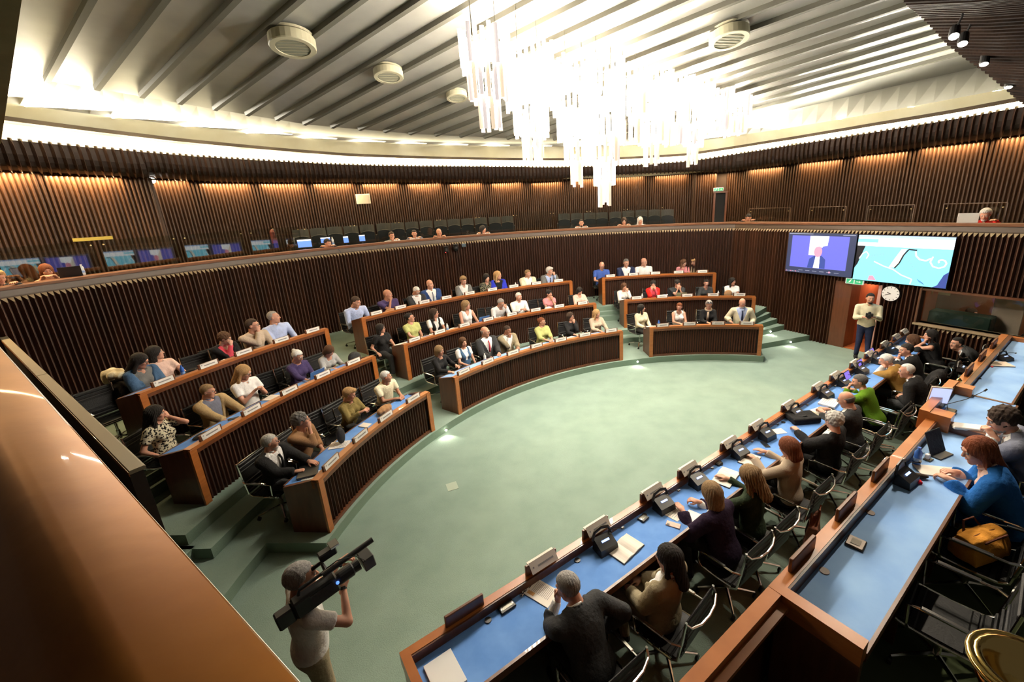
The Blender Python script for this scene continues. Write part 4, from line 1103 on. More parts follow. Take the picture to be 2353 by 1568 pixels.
def wrist(pose, side, sk, dh, sp):
    x = side; k = sk['k']; H = sk['H']; Sc = sk['Sc']
    hyaw = R_(sp.get('yaw', 0)); fwd = np.array([-math.sin(hyaw), math.cos(hyaw), 0])
    if pose == 'desk': return (x * .17, .43, dh + .035), 'flat', (-.25 * x, 1, -.05)
    if pose == 'mid': return (x * .075, .40, dh + .045), 'curl', (-.5 * x, .8, 0)
    if pose == 'write': return (x * .10, .44, dh + .05), 'curl', (-.3 * x, .9, -.2)
    if pose == 'far': return (x * .12, .52, dh + .05), 'flat', (-.1 * x, 1, 0)
    if pose == 'lap': return (x * .10, .30, .66), 'curl', (-.7 * x, .6, -.1)
    if pose == 'rest': return (x * .30, .20, .73), 'curl', (0, 1, -.1)
    if pose == 'side': return (x * .26, .16, .62), 'curl', (0, 1, -.2)
    if pose == 'chin': return tuple(H + fwd * .085 + np.array([x * .03, 0, -.165])), 'fist', (-.2 * x, .35 * fwd[1], 1)
    if pose == 'mouth': return tuple(H + fwd * .12 + np.array([x * .05, 0, -.13])), 'fist', (-.35 * x, -.1, 1)
    if pose == 'temple': return tuple(H + np.array([x * .13, .04, -.12])), 'curl', (-.3 * x, 0, 1)
    if pose == 'phone': return (x * .07, .36, dh + .16), 'curl', (-.5 * x, .75, .3)
    if pose == 'up': return (x * .05, .30, .94), 'curl', (-.4 * x, .6, .5)
    if pose == 'down': return (x * .24, .06, .72 * k), 'curl', (0, .2, -1)
    if isinstance(pose, tuple): return pose[0], pose[1], pose[2]
    return (x * .17, .40, dh + .04), 'flat', (0, 1, 0)
def make_person(sp, loc, rz, dh=.70, zfoot=0.0):
    near = sp.get('near', False); sk = skeleton(sp); P, s, Sc, N, H, sh, k = [sk[q] for q in ('P', 's', 'Sc', 'N', 'H', 'sh', 'k')]
    f = sp['sex'] == 'f'; st = sp.get('stand', False); bel = sp.get('fat', 1.0)
    root = empty('person', loc, rz, sp['label'], 'person')
    hb = .0165 if near else .024
    tw = sp.get('twist', 0)
    # torso frame
    zc = s; xc = norm(np.cross(np.array([0, 1, 0]), zc)); xc = np.array([1, 0, 0]) - zc * zc[0]; xc = norm(xc); yc = np.cross(zc, xc)
    Rt = np.stack([xc, yc, zc], 1)
    def tf(X, Y, Z): a, b, c = X - P[0], Y - P[1], Z - P[2]; return (a * Rt[0, 0] + b * Rt[1, 0] + c * Rt[2, 0], a * Rt[0, 1] + b * Rt[1, 1] + c * Rt[2, 1], a * Rt[0, 2] + b * Rt[1, 2] + c * Rt[2, 2])
    def torso(X, Y, Z, o=0.0, pelvis=True):
        x, y, z = tf(X, Y, Z); A = abs(x); w = sp.get('w', 1) * k
        d = d_ell(x, y, z, (0, .0, .33 * k), ((.150 if f else .172) * w + o, (.098 if f else .112) * w + o, .185 * k + o))
        d = smin(d, d_ell(x, y + (.01 - .03 * (bel - 1) * 4) * 0, z, (0, .012 + .06 * (bel - 1), .14 * k), (.135 * w * (1 + (bel - 1) * .8) + o, .098 * w * bel + o, .17 * k + o)), .06)
        if pelvis: d = smin(d, d_ell(x, y, z, (0, -.01, .0), (.165 * w + o, .115 * w + o, .12 + o)), .06)
        d = smin(d, d_caps(A, y, z, (0, -.01, .462 * k), (sh - .035, -.005, .435 * k), .052 * k + o, .050 * k + o), .05)
        if f: d = smin(d, d_ell(A, y, z, (.065, .085, .30 * k), (.062 + o, .055 + o, .062 + o)), .03)
        return d
    Sh = {1: Sc + Rt @ np.array([sh, 0, -.02]), -1: Sc + Rt @ np.array([-sh, 0, -.02])}
    arms = {}
    for side, pose in ((1, sp.get('ra', 'desk')), (-1, sp.get('la', 'desk'))):
        tgt, hk, hd = wrist(pose, side, sk, dh, sp); pole = (side * .55, -.35, -1) if pose not in ('chin', 'mouth', 'temple', 'up', 'phone') else (side * .35, .25, -1)
        if pose == 'rest': pole = (side * .5, -1, -.4)
        if isinstance(pose, tuple) and len(pose) > 3: pole = pose[3]
        E_, W_ = ik(Sh[side], tgt, .285 * k, .25 * k, pole); arms[side] = (Sh[side], E_, W_, hk, norm(hd))
    # ---- head
    Rh = rotm(R_(sp.get('yaw', 0)), R_(sp.get('pitch', 10)), R_(sp.get('roll', 0))); kh = 1.06 * k if not f else 1.03 * k
    body = MB(); sm = cmat(SKIN[sp.get('skin', 'a')], 'skin')
    V, Q = get_head('f' if f else 'm', near); add_sdf(body, (V * kh, Q), sm, Rh, H)
    neck0 = H + Rh @ np.array([0, -.02, -.07]) * kh
    slv = sp.get('sleeve', 'long')
    lo = np.minimum.reduce([N, *[a[i] for a in arms.values() for i in range(3)]]) - .08; hi = np.maximum.reduce([N + [0, 0, .06], neck0, *[a[i] for a in arms.values() for i in range(3)]]) + .08
    lo[2] = min(lo[2], (P + s * .2 * k)[2])
    def bodyf(X, Y, Z):
        d = torso(X, Y, Z, -.004, False)
        d = smin(d, d_caps(X, Y, Z, tuple(neck0), tuple(N + [0, 0, -.03]), .049 * k, .058 * k), .03)
        for sd, (a, e, w_, hk, hd) in arms.items():
            d = smin(d, d_caps(X, Y, Z, a, e, .046 * k, .038 * k), .02); d = smin(d, d_caps(X, Y, Z, e, w_, .038 * k, .025 * k), .012)
        return d
    add_sdf(body, surface(bodyf, lo, hi, hb * .95), sm)
    for sd, (a, e, w_, hk, hd) in arms.items():
        V, Q = get_hand(hk); y = norm(norm(w_ - e) * .35 + hd); upv = np.array([0, 0, 1.]) if abs(y[2]) < .8 else np.array([0, -1, .2])
        if hk == 'fist' or abs(y[2]) > .8: upv = np.array([0, 1, .2])
        x = norm(np.cross(y, upv)); z = np.cross(x, y)
        V2 = V.copy() * (1.0 if not f else .93)
        if sd == -1: V2[:, 0] *= -1; Q2 = Q[:, ::-1]
        else: Q2 = Q
        add_sdf(body, (V2, Q2), sm, np.stack([x, y, z], 1), w_)
    # ---- legs
    hipz = P[2] - .03
    if st:
        ft = sp.get('feet', ((.10, .02), (-.10, -.02))); legs = [((.085, 0, hipz), (.09 + (ft[0][0] - .1) * .5, .03, hipz * .52), (ft[0][0], ft[0][1], .09)), ((-.085, 0, hipz), (-.09 + (ft[1][0] + .1) * .5, .03, hipz * .52), (ft[1][0], ft[1][1], .09))]
    else:
        kz = .50; legs = [((sd * .085, .02, .53), (sd * .11, .43, kz + .02), (sd * .11, .40 + .05 * sd, .10)) for sd in (1, -1)]
        if sp.get('tuck'): legs = [((sd * .085, .02, .53), (sd * .11, .27, kz + .02), (sd * .11, .12, .10)) for sd in (1, -1)]
    tcol = cmat(CLOTH[sp.get('legs', 'charcoal')])
    def legf(X, Y, Z, o=0.0):
        d = d_ell(X, Y, Z, (P[0], P[1] - .01, P[2] - .02), (.172 * k + o, .125 * k + o, .125 + o))
        for a, kn, an in legs:
            d = smin(d, d_caps(X, Y, Z, a, kn, .088 + o, .062 + o), .035); d = smin(d, d_caps(X, Y, Z, kn, an, .060 + o, .046 + o), .02)
        return np.maximum(d, .085 - Z)
    lo2 = (-.32, -.2, 0.04); hi2 = (.32, .60, P[2] + .14)
    g = MB(); add_sdf(g, surface(lambda X, Y, Z: legf(X, Y, Z, .006), lo2, hi2, .02 if near else .032), tcol); g.build('trousers' if not sp.get('skirt') else 'skirt', root, smooth=True)
    if near or st or sp.get('shoes'):
        for a, kn, an in legs:
            g = MB(); add_sdf(g, surface(lambda X, Y, Z: np.maximum(smin(d_ell(X, Y, Z, (an[0], an[1] + .07, .045), (.045, .13, .05)), d_caps(X, Y, Z, (an[0], an[1], .05), (an[0], an[1], .11), .042, .04), .03), .004 - Z), (an[0] - .07, an[1] - .1, -.01), (an[0] + .07, an[1] + .23, .16), .013), cmat(CLOTH['black'])); g.build('shoe', root, smooth=True)
    # ---- upper garments
    neckh = lambda X, Y, Z, r: d_caps(X, Y, Z, tuple(neck0), tuple(N + [0, 0, -.05]), r, r + .012)
    def garment(o, sl, hem, vneck=None, nr=.058, arm_o=None):
        arm_o = o if arm_o is None else arm_o
        def fn(X, Y, Z):
            d = torso(X, Y, Z, o)
            for sd, (a, e, w_, hk, hd) in arms.items():
                if sl == 'none': continue
                if sl == 'short':
                    e2 = a + (e - a) * .62; u_ = norm(e - a); dd = d_caps(X, Y, Z, a, e2, .054 * k + arm_o, .050 * k + arm_o); dd = np.maximum(dd, (X - e2[0]) * u_[0] + (Y - e2[1]) * u_[1] + (Z - e2[2]) * u_[2])
                    d = smin(d, dd, .02)
                else:
                    d = smin(d, d_caps(X, Y, Z, a, e, .052 * k + arm_o, .045 * k + arm_o), .02); u_ = norm(w_ - e); w2 = w_ - u_ * (.015 if sl == 'long' else .10)
                    dd = d_caps(X, Y, Z, e, w2, .045 * k + arm_o, .030 * k + arm_o + .004); dd = np.maximum(dd, (X - w2[0]) * u_[0] + (Y - w2[1]) * u_[1] + (Z - w2[2]) * u_[2]); d = smin(d, dd, .010)
            if sl == 'none':
                x, y, z = tf(X, Y, Z); d = np.maximum(d, abs(x) - (sh - .025))
            d = smax(d, -neckh(X, Y, Z, nr), .006)
            x, y, z = tf(X, Y, Z); d = np.maximum(d, hem - z)
            if vneck is not None:
                z0, w0, sl_ = vneck; wd = np.maximum(np.maximum(abs(x) - (w0 + sl_ * np.clip(z - z0, 0, 1)), .01 - y), z0 - z); d = np.maximum(d, -wd)
            return d
        lo3 = np.minimum(lo, P - [.22, .18, .16]); hi3 = np.maximum(hi, P + [.22, .2, .1]); lo3[2] = P[2] - .18
        return surface(fn, lo3, hi3, hb)
    top = sp.get('top', 'shirt'); col = CLOTH[sp.get('col', 'white')]; under = CLOTH[sp.get('under', 'white')]
    pat = sp.get('pat'); cm = cmat(col, pat or ('knit' if top in ('sweater',) else 'cloth'))
    hem = -.10
    if top in ('jacket', 'blazer'):
        g = MB(); add_sdf(g, garment(.008, 'long', hem, None, .052), cmat(under)); g.build('shirt', root, smooth=True)
        g = MB(); add_sdf(g, garment(.032, 'long' if not sp.get('sleeve') else sp['sleeve'], -.13, (.12 * k, .014, .36), .074), cm); g.build('jacket', root, smooth=True)
        if sp.get('tie'):
            g = MB(); pts = []
            for i in range(6):
                z = (.455 - i * .055) * k; yy = (.085 if i == 0 else .105 + .018 * math.sin(i / 5 * PI)) * sp.get('w', 1) * (1 if not f else .9) + .018; pts.append(P + Rt @ np.array([0, yy, z]))
            g.tube(pts, [.016, .013, .017, .021, .024, .026], cmat(CLOTH[sp['tie']]), 6); g.build('tie', root, smooth=True)
    elif top == 'vest':
        g = MB(); add_sdf(g, garment(.010, sp.get('sleeve', 'short'), hem, None, .055), cmat(under)); g.build('shirt', root, smooth=True)
        g = MB(); add_sdf(g, garment(.020, 'none', -.1, (.20 * k, .015, .22), .075), cm); g.build('vest', root, smooth=True)
    else:
        vn = sp.get('vneck'); nm = {'tee': 't_shirt', 'polo': 'polo_shirt', 'blouse': 'blouse', 'sweater': 'sweater', 'shirt': 'shirt', 'sleeveless': 'top'}[top]
        sl = {'tee': 'short', 'polo': 'short', 'sleeveless': 'none'}.get(top, 'long'); sl = sp.get('sleeve', sl)
        g = MB(); add_sdf(g, garment(.013 if top != 'sweater' else .018, sl, hem, (.36 * k, .005, .38) if vn else None, .056 if top != 'sleeveless' else .066), cm); g.build(nm, root, smooth=True)
    if top in ('shirt', 'polo', 'jacket', 'blazer') and not sp.get('nocollar'):
        cc = cmat(under if top in ('jacket', 'blazer') else col)
        g = MB(); pts = []
        for i in range(11):
            a = R_(-62 + 304 * i / 10 - 90 + 62 + 28) ; a = R_(110 + 320 * i / 10); pts.append(N + Rt @ np.array([.062 * math.cos(a) * k, .064 * math.sin(a) * k + .005, .022 - .016 * math.sin(a)]))
        g.tube(pts, .013, cc, 6); g.build('collar', root, smooth=True)
    body.build('body', root, smooth=True)
    # ---- hair, face details
    hs = sp.get('hair', 'short')
    if hs not in ('none',):
        V, Q = get_hair(hs, near); g = MB(); add_sdf(g, (V * kh, Q), cmat(HAIRCOL[sp.get('hc', 'dark')], 'hair'), Rh, H); g.build('hair', root, smooth=True)
    if sp.get('beard'):
        V, Q = get_hair('beard', near); g = MB(); add_sdf(g, (V * kh, Q), cmat(HAIRCOL[sp['beard']], 'hair'), Rh, H); g.build('beard', root, smooth=True)
    T = lambda p: H + Rh @ (np.array(p) * kh)
    for sd in (1, -1):
        g = MB(); g.ball(T((sd * .031, .082, .012)), .0115 * kh, M_EYE, 6)
        g.ball(T((sd * .031, .0895, .011)), .0062 * kh, M_IRIS, 5); g.build('eye', root, smooth=True)
    g = MB()
    for sd in (1, -1): g.tube([T((sd * .014, .0945, .031)), T((sd * .032, .0925, .036)), T((sd * .048, .080, .030))], .0032, cmat(HAIRCOL[sp.get('hc', 'dark')] if hs not in ('none',) else HAIRCOL['dkgrey'], 'hair'), 4)
    g.build('eyebrows', root)
    g = MB(); g.tube([T((-.021, .0865, -.0575)), T((0, .0965, -.055)), T((.021, .0865, -.0575))], [.003, .0062, .003], M_LIP, 5); g.build('mouth', root, smooth=True)
    if sp.get('glasses'):
        g = MB(); gm = cmat((.01, .01, .012)) if sp['glasses'] == 1 else cmat((.25, .05, .03))
        for sd in (1, -1):
            g.tube([T((sd * (.033 + .022 * math.cos(a)), .106 - .004 * abs(math.cos(a)), .008 + .017 * math.sin(a))) for a in [i * PI / 4 for i in range(8)]], .0022, gm, 4, closed=True)
            g.tube([T((sd * .054, .102, .014)), T((sd * .077, .05, .012)), T((sd * .081, -.01, .008))], .002, gm, 4)
        g.tube([T((-.012, .108, .010)), T((.012, .108, .010))], .002, gm, 4); g.build('glasses', root)
    if sp.get('sunglasses'):
        g = MB()
        for sd in (1, -1): g.ball(T((sd * .03, .075, .118)), .022, M_BLACK, 6, (1, .8, .6))
        g.build('sunglasses', root, smooth=True)
    if sp.get('watch'):
        a, e, w_, hk, hd = arms[sp['watch']]; u_ = norm(w_ - e); g = MB(); g.tube([w_ - u_ * .02, w_ + u_ * .004], .0295 * k, M_BLACK, 10); g.build('watch', root)
    if sp.get('scarf'):
        g = MB(); pts = [N + Rt @ np.array([.085 * math.cos(R_(t_)) * k, .085 * math.sin(R_(t_)) * k + .01, .02 - .02 * math.sin(R_(t_))]) for t_ in range(0, 360, 30)]
        g.tube(pts, .024, cmat(CLOTH[sp['scarf']]), 7, closed=True); g.tube([N + Rt @ np.array([.02, .10, -.03]), N + Rt @ np.array([.03, .15, -.14]), N + Rt @ np.array([.04, .15, -.28])], [.028, .03, .032], cmat(CLOTH[sp['scarf']]), 7); g.build('scarf', root, smooth=True)
    if sp.get('mask'):
        g = MB(); g.ball(T((0, .075, -.055)), .05, cmat((.55, .62, .72)), 8, (1, .8, .8)); g.build('face_mask', root, smooth=True)
    root['sk'] = [float(q) for q in H]
    del root['sk']
    return root, arms, sk
M_EYE = mat('eye_white', (.62, .58, .54), .3); M_IRIS = mat('iris', (.03, .02, .015), .2); M_LIP = mat('lips', (.42, .14, .12), .45)

def project(p):
    v = np.array([p[0], p[1], p[2] - CAM_Z]); d = v @ fw; return 1176.5 + PPX + F_PX * (v @ RT) / d, 784 + PPY - F_PX * (v @ UP) / d
# ================================================================== WHO SITS WHERE
def solve_x(f, lo, hi, target, it=26):
    """f(u) -> projected x, monotonic"""
    a, b = f(lo), f(hi)
    for _ in range(it):
        m = (lo + hi) / 2; v = f(m)
        if (v < target) == (a < b): lo = m
        else: hi = m
    return (lo + hi) / 2
def head_world(root, rz, H):
    c, s = math.cos(rz), math.sin(rz); return (root[0] + c * H[0] - s * H[1], root[1] + s * H[0] + c * H[1], root[2] + H[2])
PEOPLE = []
def seat(area, px, py, sp):
    turn = R_(sp.get('turn', 0))
    def place(u_, sp_):
        H = skeleton(sp_)['H']
        if area[0] == 'r':
            row = int(area[1]); a = u_; r = RR[row] + sp_.get('back', .92); root = (HC.x + r * math.cos(a), HC.y + r * math.sin(a), FZ[row]); rz = a + PI / 2 + turn
        elif area == 't1': p = TP(u_, sp_.get('n', 1.80), 0); root = (p.x, p.y, 0.0); rz = TH + turn
        elif area == 't2': p = TP(u_, sp_.get('n', .12), DZ_); root = tuple(p); rz = TH + turn
        elif area == 'g': r = rho(u_) + sp_.get('back', .75); root = (math.cos(u_) * r, math.sin(u_) * r, GZ); rz = u_ + PI / 2 + turn
        return root, rz, head_world(root, rz, H)
    lo, hi = {'r': (R_(186), R_(62)), 't': (-.5, 14), 'g': (R_(150), R_(38))}[area[0]]
    s2 = dict(sp)
    if area == 'g': s2['tuck'] = True
    par, (p0, p1) = ('k', (.90, 1.10)) if area[0] == 'r' else (('lean', (-6, 44)) if area[0] == 't' else ('back', (.55, .85)))
    if 'fix' in sp: s2.update(sp['fix']); p0 = p1 = s2.get(par, 1.0)
    best = None
    for v in np.linspace(p0, p1, 17):
        s2[par] = float(v); u_ = solve_x(lambda q: project(place(q, s2)[2])[0], lo, hi, px)
        e = abs(project(place(u_, s2)[2])[1] - py)
        if best is None or e < best[0]: best = (e, float(v), u_)
    s2[par] = best[1]; root, rz, hw = place(best[2], s2)
    if DEBUG_CAST and (best[0] > 4): print('CAST', area, px, py, 'err', round(best[0], 1), par, round(best[1], 2), s2['label'][:30])
    dh = {'r': .70, 't1': .875, 't2': .80, 'g': 1.07}[area[0] if area[0] in 'rg' else area]
    r_, arms, sk = make_person(s2, root, rz, dh)
    PEOPLE.append((r_, area, best[2], rz, s2))
    return r_, arms, rz
DEBUG_CAST = True
def S(area, px, py, sex, hair, hc, top, col, label, **kw):
    d = dict(sex=sex, hair=hair, hc=hc, top=top, col=col, label=label); d.update(kw)
    return seat(area, px, py, d)
m, f = 'm', 'f'
# ---- left block
S('r2', 322, 829, f, 'long', 'black', 'jacket', 'denim', 'dark-haired woman in glasses and dark denim jacket reading beside cream coat', under='grey', yaw=35, pitch=28, glasses=1, ra='mid', la='mid')
S('r2', 357, 812, f, 'bob', 'black', 'blouse', 'blush', 'woman with black bob and pale pink blouse leaning back', sleeve='short', yaw=48, pitch=-2, lean=-4, ra='mid', la='desk')
S('r2', 517, 778, f, 'curlyshort', 'brown', 'jacket', 'black', 'woman with curly brown hair and black jacket over red top resting chin on hand', under='coral', yaw=35, pitch=20, lean=16, ra='mouth', la='mid', skin='c')
S('r2', 581, 744, m, 'short', 'dark', 'shirt', 'beige', 'man in glasses and grey beige shirt with both hands at his mouth', yaw=40, pitch=4, lean=12, ra='mouth', la='desk', glasses=1)
S('r2', 629, 722, m, 'thin', 'grey', 'shirt', 'ltblue', 'bald man in light blue shirt at the end of the back left row', yaw=48, pitch=2, lean=-2, ra='mid', la='desk')
S('r1', 358, 950, f, 'wavy', 'black', 'tee', 'cream', 'woman in black and white spotted blouse with hand raised to her face', pat='pat_bw', yaw=30, pitch=12, lean=0, la='temple', ra='side', turn=10, near=True)
S('r1', 478, 899, m, 'short', 'dkblond', 'jacket', 'tan', 'man in tan jacket and grey shirt with glasses at middle left desk', under='slate', yaw=32, pitch=14, lean=-2, fat=1.2, glasses=1, ra='desk', la='desk', nocollar=0)
S('r1', 560, 856, f, 'long', 'blond', 'tee', 'white', 'woman with long blond hair and white printed t-shirt holding a phone', yaw=25, pitch=26, ra='up', la='up', glasses=1, lean=2, fat=1.1)
S('r1', 684, 819, f, 'up', 'white', 'tee', 'purple', 'white-haired woman in navy top typing on blue laptop', yaw=15, pitch=26, lean=10, ra='far', la='mid', glasses=1, sleeve='34')
S('r1', 757, 808, f, 'bob', 'brown', 'blouse', 'ltgrey', 'woman with brown hair over her face in striped grey blouse writing', yaw=5, pitch=42, lean=22, ra='write', la='desk')
S('r0', 621, 1019, m, 'short', 'silver', 'jacket', 'black', 'grey-haired man in black suit and dark tie at near end of front left desk', yaw=38, pitch=6, lean=2, tie='black', near=True, ra='mid', la='far', beard='silver', glasses=1, fat=1.1)
S('r0', 692, 966, f, 'curlyshort', 'dkgrey', 'sweater', 'camel', 'woman with grey curly hair in camel sweater with hands near her mouth', yaw=42, pitch=2, lean=10, ra='mouth', la='lap', sleeve='34', near=True)
S('r0', 803, 917, f, 'tuft', 'blond', 'shirt', 'olive', 'woman with short golden hair in olive shirt using a phone', yaw=30, pitch=22, lean=8, ra='phone', la='phone', glasses=1, near=True)
S('r0', 887, 889, m, 'crop', 'white', 'tee', 'cream', 'white-haired man in cream t-shirt with crossed forearms', yaw=45, pitch=8, lean=14, ra='mid', la='mid', fat=1.15, skin='b', near=True)
# ---- middle block, back row
S('r2', 818, 690, m, 'short', 'dark', 'shirt', 'ltblue', 'man in pale blue shirt looking down at the left end of back middle row', yaw=28, pitch=24, lean=18, ra='mid', la='desk')
S('r2', 891, 677, m, 'none', 'dark', 'polo', 'purple', 'bald man in dark navy polo with chin on hand', yaw=38, pitch=8, lean=14, ra='chin', la='mid', skin='b')
S('r2', 957, 669, m, 'crop', 'white', 'jacket', 'charcoal', 'white-haired bearded man in dark grey suit looking down', yaw=20, pitch=34, lean=10, ra='mid', la='mid', glasses=1, beard='white')
S('r2', 988, 651, m, 'none', 'dark', 'jacket', 'navysuit', 'bald man in blue suit with blue tie sitting upright', yaw=10, pitch=4, lean=0, tie='slate', ra='lap', la='lap')
S('r2', 1065, 645, f, 'tuft', 'dkblond', 'jacket', 'grey', 'woman with short light brown hair in grey jacket and white blouse', yaw=0, pitch=22, lean=8, ra='mid', la='lap')
S('r2', 1118, 639, f, 'bob', 'black', 'blouse', 'black', 'dark-haired woman in black patterned blouse next to blond woman', pat='pat_dk', yaw=10, pitch=12, ra='mid', la='mid')
S('r2', 1144, 633, f, 'wavy', 'blond', 'blazer', 'royal', 'blond wavy-haired woman in bright royal blue blazer', under='black', yaw=38, pitch=4, ra='mid', la='mid')
S('r2', 1213, 629, m, 'short', 'dkblond', 'jacket', 'cream', 'man in cream jacket with short fair hair', yaw=30, pitch=14, lean=8, ra='mid', la='mid')
S('r2', 1263, 623, m, 'tuft', 'silver', 'jacket', 'grey', 'grey-haired man in grey jacket with hand at his chin', under='ltblue', yaw=45, pitch=12, lean=14, la='mouth', ra='mid', tie='navy')
# middle row
S('r1', 875, 755, f, 'bob', 'black', 'tee', 'black', 'woman with short black hair and glasses in black top beyond the aisle', yaw=42, pitch=2, lean=2, ra='side', la='mid', glasses=1)
S('r1', 942, 730, f, 'bun', 'black', 'tee', 'lime', 'woman with tied dark hair and glasses in pale yellow t-shirt', yaw=48, pitch=-4, lean=-2, ra='mid', la='lap', glasses=1)
S('r1', 998, 720, f, 'long', 'dark', 'vest', 'black', 'long-haired woman in black waistcoat over white t-shirt', yaw=42, pitch=2, ra='mid', la='mid', glasses=1)
S('r1', 1071, 701, f, 'bob', 'dkblond', 'sleeveless', 'white', 'woman in white sleeveless top with glasses behind open blue laptop', vneck=1, yaw=40, pitch=2, ra='mid', la='desk', glasses=1)
S('r1', 1151, 697, m, 'short', 'grey', 'shirt', 'white', 'grey-haired man in white shirt bending over with fist at mouth', yaw=20, pitch=26, lean=24, la='mouth', ra='mid', glasses=1)
S('r1', 1192, 682, m, 'crop', 'white', 'shirt', 'white', 'white-haired man in white shirt holding a black phone', yaw=12, pitch=14, lean=6, ra='phone', la='phone', fat=1.15)
S('r1', 1262, 682, f, 'curlyshort', 'black', 'tee', 'pink', 'woman with black curly hair in pink top with chin on hand', yaw=15, pitch=4, ra='mid', la='chin', lean=6)
S('r1', 1332, 680, f, 'bob', 'black', 'tee', 'blush', 'woman with black fringe in blush pink top writing at the row end', yaw=20, pitch=30, lean=10, ra='write', la='desk', sleeve='34')
# front row
S('r0', 1010, 811, f, 'bob', 'dkblond', 'blouse', 'black', 'blond woman in black blouse at left end of front middle row', yaw=10, pitch=6, lean=4, ra='mid', la='rest')
S('r0', 1064, 793, f, 'long', 'brown', 'vest', 'denim', 'long-haired woman in denim waistcoat over white shirt', yaw=-5, pitch=8, lean=2, ra='lap', la='lap', fat=1.1)
S('r0', 1115, 763, m, 'fringe', 'grey', 'jacket', 'charcoal', 'balding man in dark suit with coral red tie', yaw=28, pitch=4, lean=-2, tie='coral', ra='lap', la='mid', glasses=1)
S('r0', 1166, 762, m, 'crop', 'dark', 'jacket', 'khaki', 'dark-skinned man in khaki jacket with hand on his chin', yaw=20, pitch=14, lean=6, ra='chin', la='mid', skin='d')
S('r0', 1245, 745, f, 'bun', 'auburn', 'sweater', 'lime', 'woman with tied auburn hair in yellow green sweater', yaw=42, pitch=6, lean=2, ra='mid', la='mid', glasses=1, sleeve='34')
S('r0', 1311, 731, f, 'bob', 'dark', 'blouse', 'black', 'woman with glasses in black cardigan and hand near her cheek', yaw=20, pitch=2, lean=2, ra='mid', la='chin', glasses=1)
S('r0', 1371, 733, f, 'long', 'blond', 'blouse', 'beige', 'woman with straight blond hair in beige patterned blouse', yaw=38, pitch=8, lean=6, ra='mid', la='desk')
# ---- right block
S('r2', 1383, 611, m, 'fringe', 'grey', 'tee', 'blue', 'bald bearded man in blue t-shirt looking down', yaw=0, pitch=24, ra='desk', la='mid', beard='grey', glasses=1, fat=1.15)
S('r2', 1439, 604, m, 'short', 'dkgrey', 'jacket', 'navy', 'grey-haired man in navy jacket and open white shirt', yaw=5, pitch=10, ra='mid', la='mid', glasses=1)
S('r2', 1480, 602, m, 'none', 'grey', 'shirt', 'white', 'bald man in glasses and white shirt in back right row', yaw=32, pitch=8, ra='mid', la='mid', glasses=1)
S('r2', 1571, 604, f, 'long', 'brown', 'blouse', 'pink', 'brown-haired woman in pink top leaning to her neighbour', yaw=40, pitch=14, lean=12, ra='mid', la='mid')
S('r2', 1594, 603, f, 'tuft', 'blond', 'sweater', 'khaki', 'blond woman in grey green sweater leaning to the left', yaw=-35, pitch=18, lean=8, ra='mid', la='mid')
S('r1', 1434, 666, f, 'bob', 'brown', 'blouse', 'white', 'brown-haired woman in white shirt holding her cheek', yaw=15, pitch=14, lean=8, la='mouth', ra='mid')
S('r1', 1501, 661, f, 'curlyshort', 'black', 'jacket', 'red', 'woman with black curly hair in red jacket with both hands at mouth', under='coral', yaw=-10, pitch=10, lean=4, ra='mouth', la='mouth')
S('r1', 1557, 656, m, 'curlyshort', 'black', 'tee', 'charcoal', 'man with wavy black hair in dark t-shirt behind silver laptop', yaw=25, pitch=10, ra='mouth', la='chin', lean=8)
S('r1', 1623, 654, f, 'bun', 'black', 'blouse', 'charcoal', 'woman with dark tied hair in dark grey blouse leaning forward', yaw=-5, pitch=12, lean=10, ra='desk', la='mid')
S('r1', 1683, 647, f, 'long', 'black', 'tee', 'white', 'dark-haired woman in white t-shirt at right end of middle row', yaw=45, pitch=4, lean=2, ra='mid', la='mid')
S('r0', 1474, 721, f, 'long', 'black', 'blouse', 'cream', 'woman with very long black hair in cream blouse seen in profile', yaw=60, pitch=0, lean=2, turn=20, ra='lap', la='lap')
S('r0', 1561, 712, f, 'pony', 'auburn', 'sleeveless', 'white', 'woman with auburn ponytail in white sleeveless top', yaw=-25, pitch=16, ra='mid', la='mid')
S('r0', 1629, 701, f, 'tuft', 'grey', 'blouse', 'black', 'grey-haired woman in black top with pale scarf and sunglasses on head', yaw=-8, pitch=12, scarf='beige', ra='mid', la='mid', sunglasses=1, glasses=1)
S('r0', 1706, 697, m, 'none', 'grey', 'jacket', 'cream', 'bald bearded man in cream jacket and blue shirt at the row end', under='ltblue', tie='navy', yaw=15, pitch=18, lean=0, ra='rest', la='side', beard='white', fat=1.15)
# ---- balcony
S('g', 107, 612, f, 'long', 'auburn', 'sleeveless', 'khaki', 'woman with auburn hair and headset behind laptop on the balcony', yaw=10, pitch=18, ra='mid', la='mid', near=True)
S('g', 753, 560, m, 'short', 'black', 'shirt', 'charcoal', 'dark-haired person low behind the balcony rail beside monitors', yaw=45, pitch=20, lean=20)
S('g', 900, 541, m, 'short', 'dark', 'shirt', 'white', 'man in white shirt with hand at chin on the balcony', yaw=25, pitch=10, ra='chin')
S('g', 952, 537, m, 'short', 'black', 'jacket', 'slate', 'dark-haired man in slate suit and white shirt on the balcony', yaw=0, pitch=8, tie='charcoal')
S('g', 1009, 536, m, 'none', 'grey', 'tee', 'black', 'bald man in black t-shirt leaning on the balcony', yaw=30, pitch=4)
S('g', 1110, 531, f, 'bob', 'black', 'blouse', 'white', 'dark-haired woman in white on the balcony looking right', yaw=60, pitch=6)
S('g', 1336, 513, m, 'short', 'black', 'shirt', 'white', 'bearded man with glasses and white shirt on the far balcony', yaw=0, pitch=4, glasses=1, beard='black')
S('g', 1434, 513, f, 'bob', 'dark', 'blouse', 'beige', 'dark-haired woman with glasses in beige on the far balcony', yaw=0, pitch=14, glasses=1)
